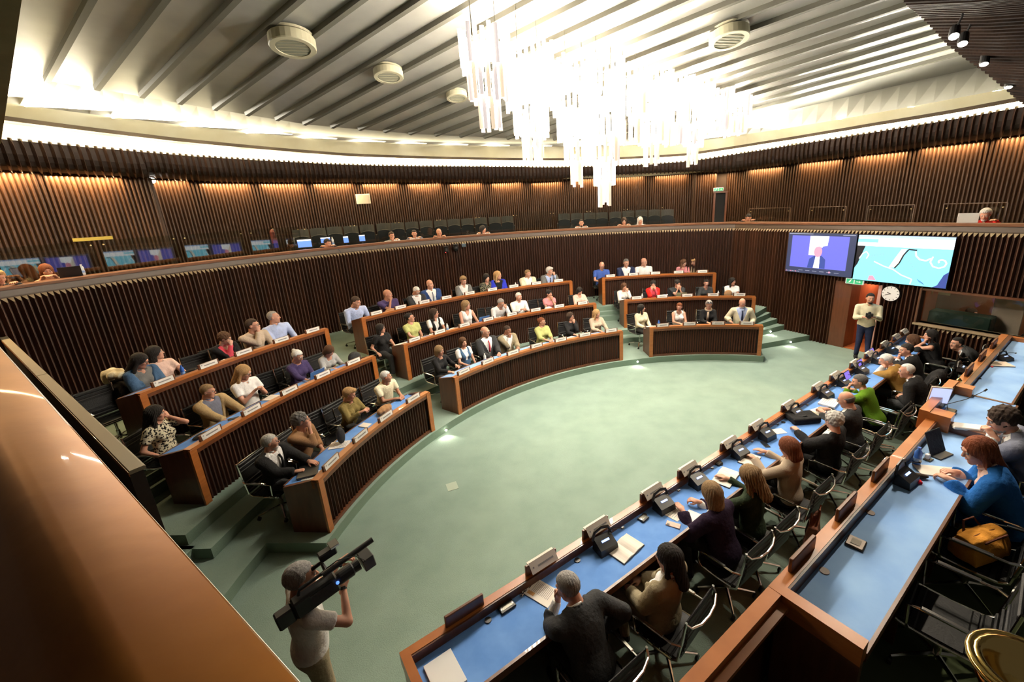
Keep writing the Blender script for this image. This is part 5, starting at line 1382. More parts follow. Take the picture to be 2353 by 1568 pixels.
S('g', 1471, 508, f, 'long', 'white', 'blouse', 'white', 'white-haired woman in pale top holding a phone on the far balcony', yaw=15, pitch=18, ra='up', la='up')
S('g', 1720, 501, m, 'short', 'black', 'shirt', 'black', 'person in black barely visible behind the right balcony rail', yaw=20, pitch=30, lean=20)
S('g', 2264, 490, m, 'tuft', 'white', 'shirt', 'red', 'white-bearded man in red shirt behind white laptop on right balcony', beard='white', yaw=-8, pitch=22, near=True)
S('g', -4, 646, f, 'tuft', 'blond', 'shirt', 'charcoal', 'blond person cut off at the left edge of the balcony', yaw=20, pitch=20)
# ---- long lower table
S('t1', 1305, 1352, m, 'short', 'grey', 'jacket', 'charcoal', 'man with short grey hair in dark suit nearest the camera at the long table', yaw=18, pitch=26, la='chin', ra='side', near=True, n=1.97, w=1.06)
S('t1', 1536, 1282, f, 'long', 'black', 'jacket', 'khaki', 'woman with long black hair in beige linen jacket with hands in her lap', legs='khaki', yaw=12, pitch=10, ra='lap', la='lap', near=True, n=1.93, turn=8)
S('t1', 1634, 1133, f, 'bob', 'dkblond', 'jacket', 'violet', 'woman with short blond grey hair in dark violet jacket', yaw=-15, pitch=16, ra='mid', la='desk', near=True, n=1.97)
S('t1', 1722, 1092, f, 'wavy', 'dkblond', 'blouse', 'dkgreen', 'woman with long light brown hair in dark green shirt writing', yaw=0, pitch=30, la='write', ra='desk', near=True, n=1.97)
S('t1', 1812, 1030, f, 'bob', 'auburn', 'sweater', 'beige', 'woman with auburn bob in beige sweater writing with left hand', yaw=0, pitch=24, la='write', ra='desk', near=True, n=1.97)
S('t1', 1915, 970, m, 'curlyshort', 'silver', 'jacket', 'black', 'man with curly grey hair in black suit', yaw=-28, pitch=12, la='mid', ra='lap', near=True, n=1.97)
S('t1', 1944, 918, m, 'fringe', 'dkgrey', 'jacket', 'charcoal', 'balding man in charcoal suit reading papers', yaw=5, pitch=24, la='mid', ra='mid', glasses=1, n=1.97)
S('t1', 1975, 876, f, 'crop', 'dkgrey', 'sweater', 'green', 'person with short dark grey hair in bright green top and hand at mouth', yaw=20, pitch=16, la='mouth', ra='desk', n=1.97, near=True)
S('t1', 2036, 830, m, 'crop', 'white', 'jacket', 'mustard', 'white-haired man in mustard brown jacket leaning over a phone', yaw=22, pitch=26, la='phone', ra='phone', n=1.97, near=True)
S('t1', 2083, 852, m, 'thin', 'white', 'jacket', 'black', 'bald white-haired man in black suit pushed back from the table', yaw=20, pitch=14, la='lap', ra='lap', n=1.6)
S('t1', 2082, 806, m, 'short', 'black', 'jacket', 'black', 'black-haired man in black suit with chin on hand turned left', yaw=40, pitch=10, la='chin', ra='desk', n=1.97)
S('t1', 2096, 778, f, 'wavy', 'brown', 'jacket', 'black', 'woman with wavy light brown hair in dark jacket near the far end', yaw=15, pitch=16, la='mid', ra='mid', n=1.97)
S('t1', 2138, 772, f, 'long', 'black', 'sleeveless', 'black', 'woman with long black hair and bare arms beside wavy-haired woman', yaw=35, pitch=4, la='temple', ra='mid', n=1.97)
S('t1', 2198, 757, m, 'short', 'black', 'jacket', 'charcoal', 'dark-haired man in dark suit sitting back at far end of the table', yaw=35, pitch=2, la='lap', ra='lap', n=1.35, turn=18)
# ---- raised table
S('t2', 2303, 962, m, 'curlyshort', 'dark', 'jacket', 'slate', 'bearded man in slate blue suit using a phone at the raised table', yaw=20, pitch=28, la='phone', ra='phone', beard='grey', near=True, n=.10, watch=1, turn=6)
S('t2', 2247, 1030, f, 'long', 'red', 'blazer', 'cobalt', 'woman with long red brown hair in bright blue blazer at the raised table', legs='cobalt', under='blush', yaw=22, pitch=24, la='write', ra='mid', near=True, n=.16, turn=12)
# ---- standing figures
g0 = at(674, 1338, 1.60)
cm = make_person(dict(sex='m', hair='short', hc='grey', top='tee', col='white', label='man in pale grey t-shirt standing with a video camera on his shoulder', stand=True, yaw=-8, pitch=6, lean=3, near=True, legs='khaki', fat=1.12, w=1.03,
    ra=((.10, .30, 1.38), 'curl', (-.5, .6, .7), (.9, -.2, -1)), la=((-.14, .36, 1.42), 'curl', (.4, .8, .3)), watch=1), (g0.x, g0.y, 0), R_(-46))
CAMMAN = (g0, R_(-46))
mg = at(1977, 824, 0.02)
make_person(dict(sex='m', hair='crop', hc='black', top='shirt', col='cream', label='photographer in cream shirt and dark jeans standing in the doorway', stand=True, yaw=10, pitch=4, lean=0, legs='navy', beard='black', feet=((.11, .0), (-.11, .16)),
    ra=((.10, .28, 1.18), 'curl', (-.6, .6, .1)), la=((-.10, .30, 1.20), 'curl', (.6, .6, .1))), mg, math.atan2(-mg.y, -mg.x) - PI / 2 + R_(6))
BOOTHP = WP(-3.38, 0, 1.15)
make_person(dict(sex='m', hair='short', hc='dark', top='shirt', col='blush', label='person seated behind the monitor inside the glass booth', yaw=20, pitch=20, lean=12, ra='mid', la='mid'), (BOOTHP.x, BOOTHP.y, .0), PHI - PI / 2 - PI / 2 + PI / 2 + R_(0))
# ================================================================== CHAIRS FOR EVERYBODY, CARDS AND THEIR LABELS
def words(t, n): return ' '.join(t.split()[:n])
def local(p, rz, x, y, z=0): c, s = math.cos(rz), math.sin(rz); return Vector((p[0] + c * x - s * y, p[1] + s * x + c * y, p[2] + z))
def clean(t):
    w = t.split()
    while w and w[-1] in ('in', 'at', 'with', 'and', 'on', 'a', 'the', 'of', 'to', 'over', 'behind', 'her', 'his', 'from', 'near', 'beside', 'holding', 'under', 'for', 'by', 'into'): w.pop()
    return ' '.join(w)
for r_, area, u_, rz, sp in PEOPLE:
    if area == 'g': continue
    p = local(r_.location, rz, 0, -.03 if area[0] == 'r' else -.05)
    put_chair(p, rz, 'black office chair of the ' + clean(words(sp['label'], 11)), 'occupied office chairs')
def empty_chair(area, px, py, label, turn=0, back=None):
    if area[0] == 'r':
        row = int(area[1]); r = RR[row] + (back or 1.0); z = FZ[row]
        a = solve_x(lambda q: project((HC.x + r * math.cos(q), HC.y + r * math.sin(q), z + .75))[0], R_(186), R_(62), px)
        put_chair(Vector((HC.x + r * math.cos(a), HC.y + r * math.sin(a), z)), a + PI / 2 + R_(turn), label, 'empty office chairs')
    else:
        z = 0 if area == 't1' else DZ_
        q = at(px, py, z + .46); put_chair(Vector((q.x, q.y, z)), TH + R_(turn), label, 'empty office chairs')
empty_chair('r2', 246, 880, 'empty black office chair at far left of back row under a cream coat', -8, .85)
empty_chair('r2', 468, 800, 'empty black ribbed chair left of the curly brown-haired woman', -10, .85)
empty_chair('r2', 549, 775, 'empty navy-black chair between curly-haired woman and man in glasses', 0, .95)
empty_chair('r1', 640, 865, 'empty black office chair left of the white-haired woman with laptop', -12)
empty_chair('r0', 762, 955, 'empty black office chair left of golden-haired woman in olive shirt', -10)
empty_chair('r0', 842, 925, 'empty black office chair between olive shirt woman and white-haired man', -6)
empty_chair('r2', 868, 690, 'empty black chair left of the bald man in navy polo', 0, .85)
empty_chair('r2', 1100, 650, 'empty black chair right of the woman in grey jacket', -12, .85)
empty_chair('r1', 1120, 715, 'empty black chair left of grey-haired man with fist at mouth', -15)
empty_chair('r1', 1238, 690, 'empty black chair left of the curly-haired woman in pink', 0)
empty_chair('r2', 1240, 635, 'empty black chair between cream jacket man and grey-haired man', 0, .85)
empty_chair('r2', 1535, 615, 'empty black chair left of the woman in pink top', 0, .80)
empty_chair('t1', 2022, 985, 'empty black office chair between curly-haired man and green sweater')
empty_chair('t2', 2172, 1420, 'empty brown ribbed chair nearest the camera behind the raised table', 4)
empty_chair('t2', 2235, 1265, 'empty ribbed chair behind the raised table carrying the orange bag', 2)
empty_chair('t2', 2380, 905, 'empty black chair at right edge behind the far raised table')
empty_chair('t1', 2290, 812, 'empty black chair standing beyond the far end of the tables')
# name cards
def card_label(kind, c, key, ppl):
    pers = [(abs(key - u_), key - u_, sp['label']) for (u_, sp) in ppl]
    pers.sort(key=lambda x: x[0]); return pers
used_l = {}
def uniq(base_parts, lab):
    for pre in base_parts:
        t = pre + ' the ' + clean(words(lab, 16 - len(pre.split()) - 1))
        if t not in used_l: used_l[t] = 1; return t
    return base_parts[-1] + ' the ' + clean(words(lab, 7)) + ' and beyond'
for c, row, block, q in CARDS:
    a = math.atan2(q.y - HC.y, q.x - HC.x) if not False else 0
    ppl = [(u_, sp) for (_, ar, u_, _, sp) in PEOPLE if ar == f'r{row}' ]
    near_ = sorted(ppl, key=lambda x: abs(x[0] - a))[0]; d = a - near_[0]
    pre = ['white name card in front of', 'white name card just left of', 'white name card further left of'] if d > 0 else ['white name card in front of', 'white name card just right of', 'white name card further right of']
    c['label'] = uniq(pre, near_[1]['label']); c['group'] = 'name cards on the curved desks'
for c, q in T1_CARDS:
    tq = q.xy.dot(TT); ppl = [(u_, sp) for (_, ar, u_, _, sp) in PEOPLE if ar == 't1']
    near_ = sorted(ppl, key=lambda x: abs(x[0] - tq))[0]; d = tq - near_[0]
    pre = ['folded cream name card facing', 'folded cream name card beyond', 'folded cream card well beyond', 'second folded cream card beyond'] if d > 0 else ['folded cream name card facing', 'folded cream card just before', 'folded cream card well before']
    c['label'] = uniq(pre, near_[1]['label']); c['group'] = 'folded cards on the long table'

# ================================================================== WALL OBJECTS
RZR = math.atan2(WN.y, WN.x) - PI / 2
def em(name, c, s): return mat(name, tuple(x * .3 for x in c), .4, emit=c, es=s)
E_DARK, E_NAVY, E_VIO, E_WHT, E_CY, E_LBL, E_PNK, E_BLK, E_GRY, E_CRM = em('screen_dark', (.035, .045, .10), 1), em('screen_navy', (.04, .07, .30), 1.), em('screen_violet', (.13, .14, .62), 1.1), em('screen_white', (.95, .97, 1), 1.5), em('screen_cyan', (.22, .72, .92), 1.25), em('screen_pale_blue', (.45, .62, .95), 1.1), em('screen_pink', (.85, .30, .42), 1.1), em('screen_black', (.01, .01, .02), .6), em('screen_grey', (.35, .38, .50), .8), em('screen_cream', (.9, .82, .7), 1.1)
def poly(b, pts, y, m): b.add([(x, y, z) for x, z in pts], [tuple(range(len(pts)))], m)
def strip(b, pts, w, y, m):
    for i in range(len(pts) - 1):
        a, c = Vector(pts[i]), Vector(pts[i + 1]); n = (c - a).normalized(); n = Vector((-n.y, n.x)) * w / 2
        poly(b, [tuple(a - n), tuple(c - n), tuple(c + n), tuple(a + n)], y - i * .00005, m)
# left screen: a video call
s1 = empty('wall_screen', WP(-6.23, 2.0, -.12), RZR, 'left wall screen showing a video call with a man in white shirt', 'screen')
mb = MB(); mb.box((0, 0, .565), (1.78, .06, 1.16), M_BLACK, bev=.01); mb.build('casing', s1)
mb = MB(); y = -.032; poly(mb, [(-.88, .0), (.88, .0), (.88, 1.13), (-.88, 1.13)], y, E_DARK)
poly(mb, [(-.77, .16), (.72, .16), (.72, 1.06), (-.77, 1.06)], y - .001, E_VIO)
poly(mb, [(-.27, .17), (.22, .17), (.22, 1.055), (-.27, 1.055)], y - .002, E_VIO); poly(mb, [(-.27, .52), (-.09, .52), (-.09, 1.055), (-.27, 1.055)], y - .0025, E_CRM)
poly(mb, [(-.12, .75), (.20, .80), (.22, 1.055), (-.27, 1.055)], y - .0028, E_WHT)
poly(mb, [(-.27, .17), (.20, .17), (.19, .42), (.08, .52), (-.10, .52), (-.23, .42)], y - .003, E_NAVY)
poly(mb, [(-.11, .17), (.05, .17), (.04, .50), (-.07, .50)], y - .004, E_WHT)
poly(mb, [(-.10 + .0 + .105 * math.cos(a) + .08, .63 + .155 * math.sin(a)) for a in [i * PI / 8 for i in range(16)]], y - .005, E_PNK)
poly(mb, [(-.09 + .09, .78), (.08, .74), (.09, .90), (-.1, .90), (-.11, .74)], y - .006, E_WHT)
for k in range(9): poly(mb, [(-.86 + k * .045, .02), (-.835 + k * .045, .02), (-.835 + k * .045, .045), (-.86 + k * .045, .045)], y - .002, E_GRY if k % 3 else E_PNK)
for k in range(6): poly(mb, [(-.5 + k * .19, .07), (-.38 + k * .19, .07), (-.38 + k * .19, .085), (-.5 + k * .19, .085)], y - .002, E_GRY)
poly(mb, [(.33 + .025 * math.cos(a), .08 + .025 * math.sin(a)) for a in [i * PI / 4 for i in range(8)]], y - .003, E_PNK)
poly(mb, [(-.86, 1.10), (-.2, 1.10), (-.2, 1.12), (-.86, 1.12)], y - .002, E_GRY); poly(mb, [(.55, 1.09), (.85, 1.09), (.85, 1.11), (.55, 1.11)], y - .002, E_GRY)
mb.build('display', s1)
# right screen: a document camera picture in pale cyan
s2 = empty('wall_screen', WP(-4.37, 1.97, -.12), RZR, 'right wall screen showing a bright cyan painted surface with white scroll', 'screen')
mb = MB(); mb.box((0, 0, .575), (1.90, .06, 1.18), M_BLACK, bev=.01); mb.build('casing', s2)
mb = MB(); poly(mb, [(-.94, 0), (.94, 0), (.94, 1.15), (-.94, 1.15)], y, E_CY)
poly(mb, [(-.94, 1.09), (.94, 1.09), (.94, 1.15), (-.94, 1.15)], y - .001, E_LBL); poly(mb, [(-.94, .88), (.94, .88), (.94, 1.09), (-.94, 1.09)], y - .001, E_WHT)
poly(mb, [(-.94, .97), (-.50, .97), (-.50, 1.06), (-.94, 1.06)], y - .002, E_CY)
poly(mb, [(-.94, .30), (-.88, .42), (-.76, .88), (-.94, .88)], y - .002, E_BLK); poly(mb, [(.94, 0), (.94, .38), (.86, .30), (.78, .06), (.70, 0)], y - .002, E_NAVY)
poly(mb, [(-.20, .38), (-.05, .40), (.10, .84), (.20, .86), (.0, .84), (-.10, .62)], y - .003, E_CRM)
strip(mb, [(-.08, .37), (.0, .50), (.06, .70), (.14, .84), (.30, .83)], .03, y - .004, E_BLK)
strip(mb, [(.28, .80), (.30, .70), (.38, .62), (.50, .60), (.58, .66)], .03, y - .004, E_WHT)
sp_ = [(.76 + (.20 - .018 * k) * math.cos(k * .75 + 2.4), .58 + (.20 - .018 * k) * math.sin(k * .75 + 2.4) * .9) for k in range(11)]
strip(mb, sp_, .028, y - .004, E_WHT); strip(mb, [(-.86, .55), (-.80, .68), (-.72, .74), (-.66, .66), (-.70, .56)], .022, y - .004, E_WHT)
strip(mb, [(-.52, .50), (-.30, .40), (-.1, .34), (.08, .22), (.30, .14), (.28, .02)], .022, y - .005, E_WHT)
for k in range(6): strip(mb, [(-.66 + k * .06, .60 + k * .012), (-.64 + k * .06, .66 + k * .012)], .008, y - .005, E_GRY); strip(mb, [(.12 + k * .045, .62 - k * .06), (.16 + k * .045, .64 - k * .06)], .008, y - .005, E_GRY)
for k in range(4): strip(mb, [(.40 + k * .03, .16 - k * .02), (.46 + k * .03, .08 - k * .015)], .008, y - .005, E_NAVY)
poly(mb, [(-.60, .02), (-.42, .03), (-.50, .14), (-.58, .13)], y - .004, E_PNK)
mb.build('display', s2)
# clock
ck = empty('wall_clock', WP(-4.44, 1.70, -.10), RZR, 'round white wall clock on the dark slatted wall under the screens', 'clock')
RX = Matrix.Rotation(PI / 2, 3, 'X'); c_ = Vector((0, 0, 0))
mb = MB(); mb.lathe([(.19, -.03), (.20, -.02), (.20, .02), (.185, .035)], c_, M_BLACK, 32, RX); mb.build('case', ck)
mb = MB(); mb.lathe([(.184, .036), (.184, .040)], c_, mat('clock_white', (.85, .84, .82), .5, emit=(1, 1, 1), es=.05), 32, RX); mb.build('dial', ck)
mb = MB()
for k in range(12):
    a = k * PI / 6; mb.box((.155 * math.sin(a), -.042, .155 * math.cos(a)), (.012, .002, .032), M_BLACK, rot=Matrix.Rotation(a, 3, 'Y'))
mb.build('hour_marks', ck)['kind'] = 'stuff'
for nm, a, L, w in (('hour_hand', R_(290), .085, .014), ('minute_hand', R_(246), .135, .010)):
    mb = MB(); mb.box((math.sin(a) * L * .4, -.046, math.cos(a) * L * .4), (w, .003, L), M_BLACK, rot=Matrix.Rotation(a, 3, 'Y')); mb.build(nm, ck)
# exit signs
M_GRN = mat('exit_green', (.02, .25, .10), .5, emit=(.03, .42, .18), es=.7); M_SGN = mat('exit_white', (.7, .72, .68), .5, emit=(.8, .85, .78), es=.35)
def exit_sign(p, rz, label, k=1.0):
    r = empty('exit_sign', p, rz, label, 'sign'); mb = MB(); mb.box((0, .02, 0), (.42 * k, .05, .15 * k), M_SGN, bev=.006); mb.build('housing', r)
    mb = MB(); mb.box((-.10 * k, -.008, 0), (.17 * k, .004, .12 * k), M_GRN); mb.box((.10 * k, -.008, 0), (.18 * k, .004, .12 * k), M_GRN)
    mb.box((-.10 * k, -.012, .0), (.03 * k, .003, .07 * k), M_SGN, rot=Matrix.Rotation(.5, 3, 'Y')); mb.ball((-.075 * k, -.012, .045 * k), .012 * k, M_SGN, 5); mb.box((-.13 * k, -.012, -.03 * k), (.05 * k, .003, .012 * k), M_SGN, rot=Matrix.Rotation(-.5, 3, 'Y'))
    mb.box((.09 * k, -.012, 0), (.08 * k, .003, .014 * k), M_SGN); mb.box((.13 * k, -.012, .012 * k), (.04 * k, .003, .012 * k), M_SGN, rot=Matrix.Rotation(.8, 3, 'Y')); mb.box((.13 * k, -.012, -.012 * k), (.04 * k, .003, .012 * k), M_SGN, rot=Matrix.Rotation(-.8, 3, 'Y')); mb.build('pictogram', r); return r
exit_sign(WP(-5.28, 1.90, -.10), RZR, 'small green and white exit sign above the lower doorway')
ua, ut = az_tan(1651, 435.5); ud = rho(ua) + 2.0 - .12
exit_sign(hp(ua, ud, CAM_Z + ut * ud), ua - PI / 2, 'green and white exit sign above the dark balcony doorway', .8)
# booth contents
b0 = WP(-3.25, 0, .62)
bd = empty('booth_desk', b0, RZR, 'dark green desk screen inside the glass booth', 'desk'); mb = MB(); mb.box((.0, 0, .62), (1.1, .4, 1.35), mat('dark_green_panel', (.012, .04, .03), .5), bev=.02); mb.box((0, -.0, .05), (1.2, .5, .1), M_BLACK); mb.build('counter', bd)
bp_ = empty('pale_board', WP(-2.58, 0, .95), RZR, 'tall pale board standing at right inside the booth', 'panel'); mb = MB(); mb.box((0, 0, .95), (.5, .04, 1.9), mat('pale_board', (.55, .42, .34), .6), bev=.01); mb.build('board', bp_)
for k, (s_, z_) in enumerate(((-4.15, 1.62), (-3.85, 1.66))):
    pb = empty('paper_notice', WP(s_, z_, 1.4), RZR, ('small pale notice pinned left inside the booth', 'larger yellowish notice pinned beside it inside the booth')[k], 'notice'); mb = MB(); mb.box((0, 0, 0), (.16 + .08 * k, .006, .2 + .08 * k), mat('aged_paper', (.42, .36, .20), .7)); mb.build('sheet', pb)
# dome cameras below the rail
for k, (x, y_) in enumerate(((1025, 575), (1047, 570), (1066, 564))):
    az, tn = az_tan(x, y_); d = rho(az) - .16
    c = empty('wall_camera', hp(az, d, CAM_Z + tn * d), az + PI / 2, ('left black dome camera with red light under the balcony rail', 'middle larger black camera mounted under the balcony rail', 'small flat grey monitor box right of the wall cameras')[k], 'camera')
    mb = MB()
    if k < 2:
        s_ = (.075, .095)[k]; mb.box((0, .05, .11), (.15, .12, .04), M_BLACK, bev=.01); mb.lathe([(.05, .09), (s_, .05), (s_, -.03), (.04, -.10)], (0, 0, 0), M_BLACK, 14); mb.build('body', c)
        mb = MB(); mb.lathe([(.032, 0), (.036, .05), (.028, .06)], (0, -.0, -.02), mat('lens_glass', (.02, .02, .03), .1), 12, Matrix.Rotation(-PI / 2, 3, 'X') if False else RX); mb.build('lens', c)
        if k == 0: mb = MB(); mb.ball((.02, .085, -.07), .012, em('red_led', (1, .05, .05), 4), 5); mb.build('status_light', c)
    else: mb.box((0, .0, 0), (.16, .05, .12), M_CHROME, bev=.01); mb.box((0, .028, 0), (.14, .004, .10), mat('grey_glass', (.10, .13, .16), .2)); mb.build('body', c)
# white square access panel and extinguisher on the balcony wall
az, tn = az_tan(834.5, 457.5); d = rho(az) + 2.3 - .10
c = empty('wall_panel', hp(az, d, CAM_Z + tn * d), az - PI / 2, 'white square panel fixed on the upper balcony wall', 'panel'); mb = MB(); mb.box((0, 0, 0), (.46, .04, .33), mat('warm_white_panel', (.72, .66, .52), .6), bev=.008); mb.build('cover', c); mb = MB(); mb.box((0, -.022, 0), (.38, .004, .25), mat('warm_white_face', (.66, .60, .47), .6)); mb.build('face', c)
az, tn = az_tan(628, 542); d = rho(az) + 2.3 - .16
c = empty('fire_extinguisher', hp(az, d, CAM_Z + tn * d - .25), 0, 'red fire extinguisher hanging on the balcony wall', 'extinguisher'); mb = MB(); mb.lathe([(.02, 0), (.075, .02), (.08, .36), (.05, .43), (.02, .45)], (0, 0, 0), mat('fire_red', (.10, .008, .006), .5), 16); mb.build('cylinder', c); mb = MB(); mb.lathe([(.02, .45), (.025, .50), (.012, .52)], (0, 0, 0), M_BRASS, 8); mb.tube([(0, 0, .48), (.07, 0, .42), (.09, 0, .2)], .012, M_BLACK, 6); mb.build('valve', c)

# ================================================================== BALCONY FURNITURE
mb = MB(); a0, a1 = az_tan(650, 540)[0], az_tan(1570, 480)[0]; zr = 2.86
for i in range(24):
    b0_, b1_ = a0 + (a1 - a0) * i / 24, a0 + (a1 - a0) * (i + 1) / 24
    q = [hp(b0_, rho(b0_) + 1.25, 0), hp(b1_, rho(b1_) + 1.25, 0), hp(b1_, rho(b1_) + 2.28, 0), hp(b0_, rho(b0_) + 2.28, 0)]; mb.prism([(p.x, p.y) for p in q], GZ, zr, M_CARPET_D)
tag(mb.build('floor.007'), kind='structure')
M_GL = mat('grey_leather', (.016, .018, .019), .6, spec=.2, bump=(50, .2, I3)); M_GD = mat('dark_leather', (.007, .008, .009), .6, spec=.2)
def hall_chair():
    r = empty('theatre_seat', (0, 0, 0), 0, 'x', 'seat')
    mb = MB(); V = []
    for i in range(6):
        x = -.23 + .092 * i; c_ = -.05 * (1 - ((i - 2.5) / 2.5) ** 2)
        for (z, y_, t_) in ((.62, .02, .05), (.98 - .02 * abs(i - 2.5) / 2.5, .16, .04)): V += [(x, -y_ + c_ + .06, z), (x, -y_ + c_ + .06 - t_, z)]
    F = []
    for i in range(5): b = i * 4; F += [(b, b + 4, b + 6, b + 2), (b + 1, b + 3, b + 7, b + 5), (b + 2, b + 6, b + 7, b + 3), (b, b + 1, b + 5, b + 4)]
    F += [(0, 2, 3, 1), (20, 21, 23, 22)]; mb.add(V, F, M_GL); mb.build('backrest', r)
    mb = MB(); V = []
    for i in range(6):
        x = -.22 + .088 * i; zt = .72 + .05 * (1 - ((i - 2.5) / 2.5) ** 2); V += [(x, .06, .30), (x, .14, .30), (x, .10, zt), (x, .16, zt - .01)]
    F = []
    for i in range(5): b = i * 4; F += [(b, b + 4, b + 6, b + 2), (b + 1, b + 3, b + 7, b + 5), (b + 2, b + 6, b + 7, b + 3), (b, b + 1, b + 5, b + 4)]
    F += [(0, 2, 3, 1), (20, 21, 23, 22)]; mb.add(V, F, M_GD); mb.build('seat', r)
    for s_ in (-1, 1): mb = MB(); mb.box((s_ * .26, .04, .31), (.045, .30, .62), M_GD, bev=.01); mb.build('side_panel', r)
    return r
SEAT0 = hall_chair(); first = True
GX = [(689, 527), (729, 524), (767, 521), (805, 518.7), (842, 516), (880, 513), (912, 511), (945, 509.5), (978, 507), (1011, 505.3), (1042, 503.2), (1073, 501.7), (1104, 499.7), (1136, 498.2), (1165, 496.4)]
GX2 = [(1296, 490.6), (1325, 489.7), (1355, 488.6), (1383, 487.7), (1414, 486.3), (1444, 484), (1474, 482), (1504, 481.4), (1534, 480.6)]
onum = ['first', 'second', 'third', 'fourth', 'fifth', 'sixth', 'seventh', 'eighth', 'ninth', 'tenth', 'eleventh', 'twelfth', 'thirteenth', 'fourteenth', 'last']
for gi, (lst, nm) in enumerate(((GX, 'left balcony row'), (GX2, 'far right balcony row'))):
    for k, (x, y_) in enumerate(lst):
        az, tn = az_tan(x, y_); d = rho(az) + 1.75; zt = CAM_Z + tn * d
        c = SEAT0 if first else copy_tree(SEAT0); first = False
        c.location = hp(az, d, zt - .98); c.rotation_euler = (0, 0, az + PI / 2); c['category'] = 'seat'
        c['label'] = f'{onum[k] if k < len(lst) - 1 else "last"} folded dark theatre seat from the left in the {nm}'; c['group'] = 'folded seats of the balcony'
# glass screens along the balcony rail
M_CLIP = mat('brass_clip', (.55, .42, .22), .3, .8)
def pane(a, b, z0, z1, label, frame=False, grp='glass screens on the balcony rail', turn_to=None):
    t = (b - a); L = t.length; rz = math.atan2(t.y, t.x)
    if turn_to is not None:
        c_ = ((a + b) / 2).xy; h_ = ((-c_).normalized() + (turn_to - c_).normalized()); rz = math.atan2(h_.y, h_.x) + PI / 2; L *= .97
    r = empty('glass_screen', (a + b) / 2 + Vector((0, 0, z0)), rz, label, 'glass panel', grp)
    mb = MB(); mb.box((0, 0, (z1 - z0) / 2), (L - .02, .012, z1 - z0), M_GLASS if turn_to is not None else M_GLASS2); mb.build('pane', r)
    for s_ in (-1, 1): mb = MB(); mb.box((s_ * (L / 2 - .06), 0, (z1 - z0) - .09), (.035, .03, .03), M_CLIP, bev=.006); mb.build('clip', r)
    if frame: mb = MB(); mb.box((0, 0, z1 - z0 + .008), (L, .03, .016), mat('bronze_frame', (.10, .06, .035), .4)); mb.box((-L / 2, 0, (z1 - z0) / 2), (.02, .03, z1 - z0), MATFRAME); mb.box((L / 2, 0, (z1 - z0) / 2), (.02, .03, z1 - z0), MATFRAME); mb.build('frame', r)
    return r
MATFRAME = mat('bronze_frame_post', (.10, .06, .035), .4)
az = R_(148); k = 0; prev_ = hp(az, rho(az) + 1.12, 0)
while az > R_(74):
    az -= 1.30 / rho(az) * 1.0; q = hp(az, rho(az) + 1.12, 0)
    pane(q, prev_, 3.10, 4.05, f'{onum[k] if k < 14 else "farthest"} clear glass screen of the left rail counted from the picture edge', turn_to=Vector((8.3, 11.4)) if k < 5 else None); prev_ = q; k += 1
    if k > 14: break
for k, (x0, x1, yt) in enumerate(((1722, 1817, 479), (1862, 1945, 476), (1996, 2102, 472.5), (2170, 2316, 468))):
    A = az_tan(x0, yt)[0]; B = az_tan(x1, yt)[0]; a = hp(A, rho(A) + 1.0, 0); b = hp(B, rho(B) + 1.0, 0); zt = CAM_Z + az_tan((x0 + x1) / 2, yt)[1] * (rho((A + B) / 2) + 1.0)
    pane(a, b, 3.0, zt, ('first', 'second', 'third', 'last')[k] + ' low bronze-framed glass screen on the right-hand balcony rail', True, 'framed glass screens on the right rail')
# monitors and small things on the balcony
def on_g(x, y_, back): az, tn = az_tan(x, y_); d = rho(az) + back; return hp(az, d, CAM_Z + tn * d), az
E_MON = em('monitor_blue', (.16, .32, .95), 1.0)
for x, y_, w, h, lab in ((700, 560, .36, .24, 'small blue-lit monitor left of the dark-haired person on the balcony'), (748, 552, .26, .16, 'blue-lit monitor just behind the dark-haired person on the balcony'), (795, 551, .14, .2, 'narrow bright tablet screen right of the dark-haired person'), (832, 547.5, .17, .2, 'bright tablet screen farthest right of the dark-haired person')):
    p, az = on_g(x, y_, .55); r = empty('monitor', p, az - PI / 2, lab, 'monitor'); mb = MB(); mb.box((0, .02, 0), (w + .03, .03, h + .03), M_BLACK, bev=.005); mb.build('casing', r)
    mb = MB(); mb.box((0, .0, -.015), (w, .004, h * .75), E_MON); mb.box((0, 0, h * .40), (w, .005, h * .16), E_WHT); mb.build('display', r); mb = MB(); mb.box((0, .04, -h / 2 - .25), (.04, .03, .5), M_BLACK); mb.build('stand', r)
def laptop(name, p, rz, label, col, ang=105, w=.32, scr=None, cat='laptop'):
    r = empty(name, p, rz, label, cat); mb = MB(); mb.box((0, 0, .008), (w, .23, .016), col, bev=.004); mb.build('base', r)
    mb = MB(); mb.box((0, 0, .0165), (w * .84, .10, .002), M_BLACK); mb.build('keyboard', r)
    mb = MB(); Rm = Matrix.Rotation(-R_(ang - 90), 3, 'X'); mb.box(Vector((0, .115, .012)) + Rm @ Vector((0, 0, .105)), (w, .008, .21), col, rot=Rm, bev=.003); mb.build('lid', r)
    mb = MB(); mb.box(Vector((0, .115, .012)) + Rm @ Vector((0, -.005, .105)), (w * .93, .002, .185), scr or E_GRY, rot=Rm); mb.build('screen', r); return r
M_SILV = mat('silver_shell', (.55, .53, .48), .35, .6); M_BLU_L = mat('blue_shell', (.06, .16, .42), .4)
p, az = on_g(165, 636, .35); laptop('laptop', Vector((p.x, p.y, 3.40)), az + PI / 2, 'dark laptop in front of the auburn-haired woman on the balcony', M_BLACK)
p, az = on_g(2222, 512, .32); laptop('laptop', Vector((p.x, p.y, 3.41)), az + PI / 2, 'white laptop lid in front of the man in red shirt', mat('white_shell', (.75, .73, .68), .4), w=.34)
M_WATER = mat('clear_bottle', (.75, .82, .85), .15, trans=.0, spec=.6); M_BOTB = mat('blue_bottle', (.05, .16, .55), .2)
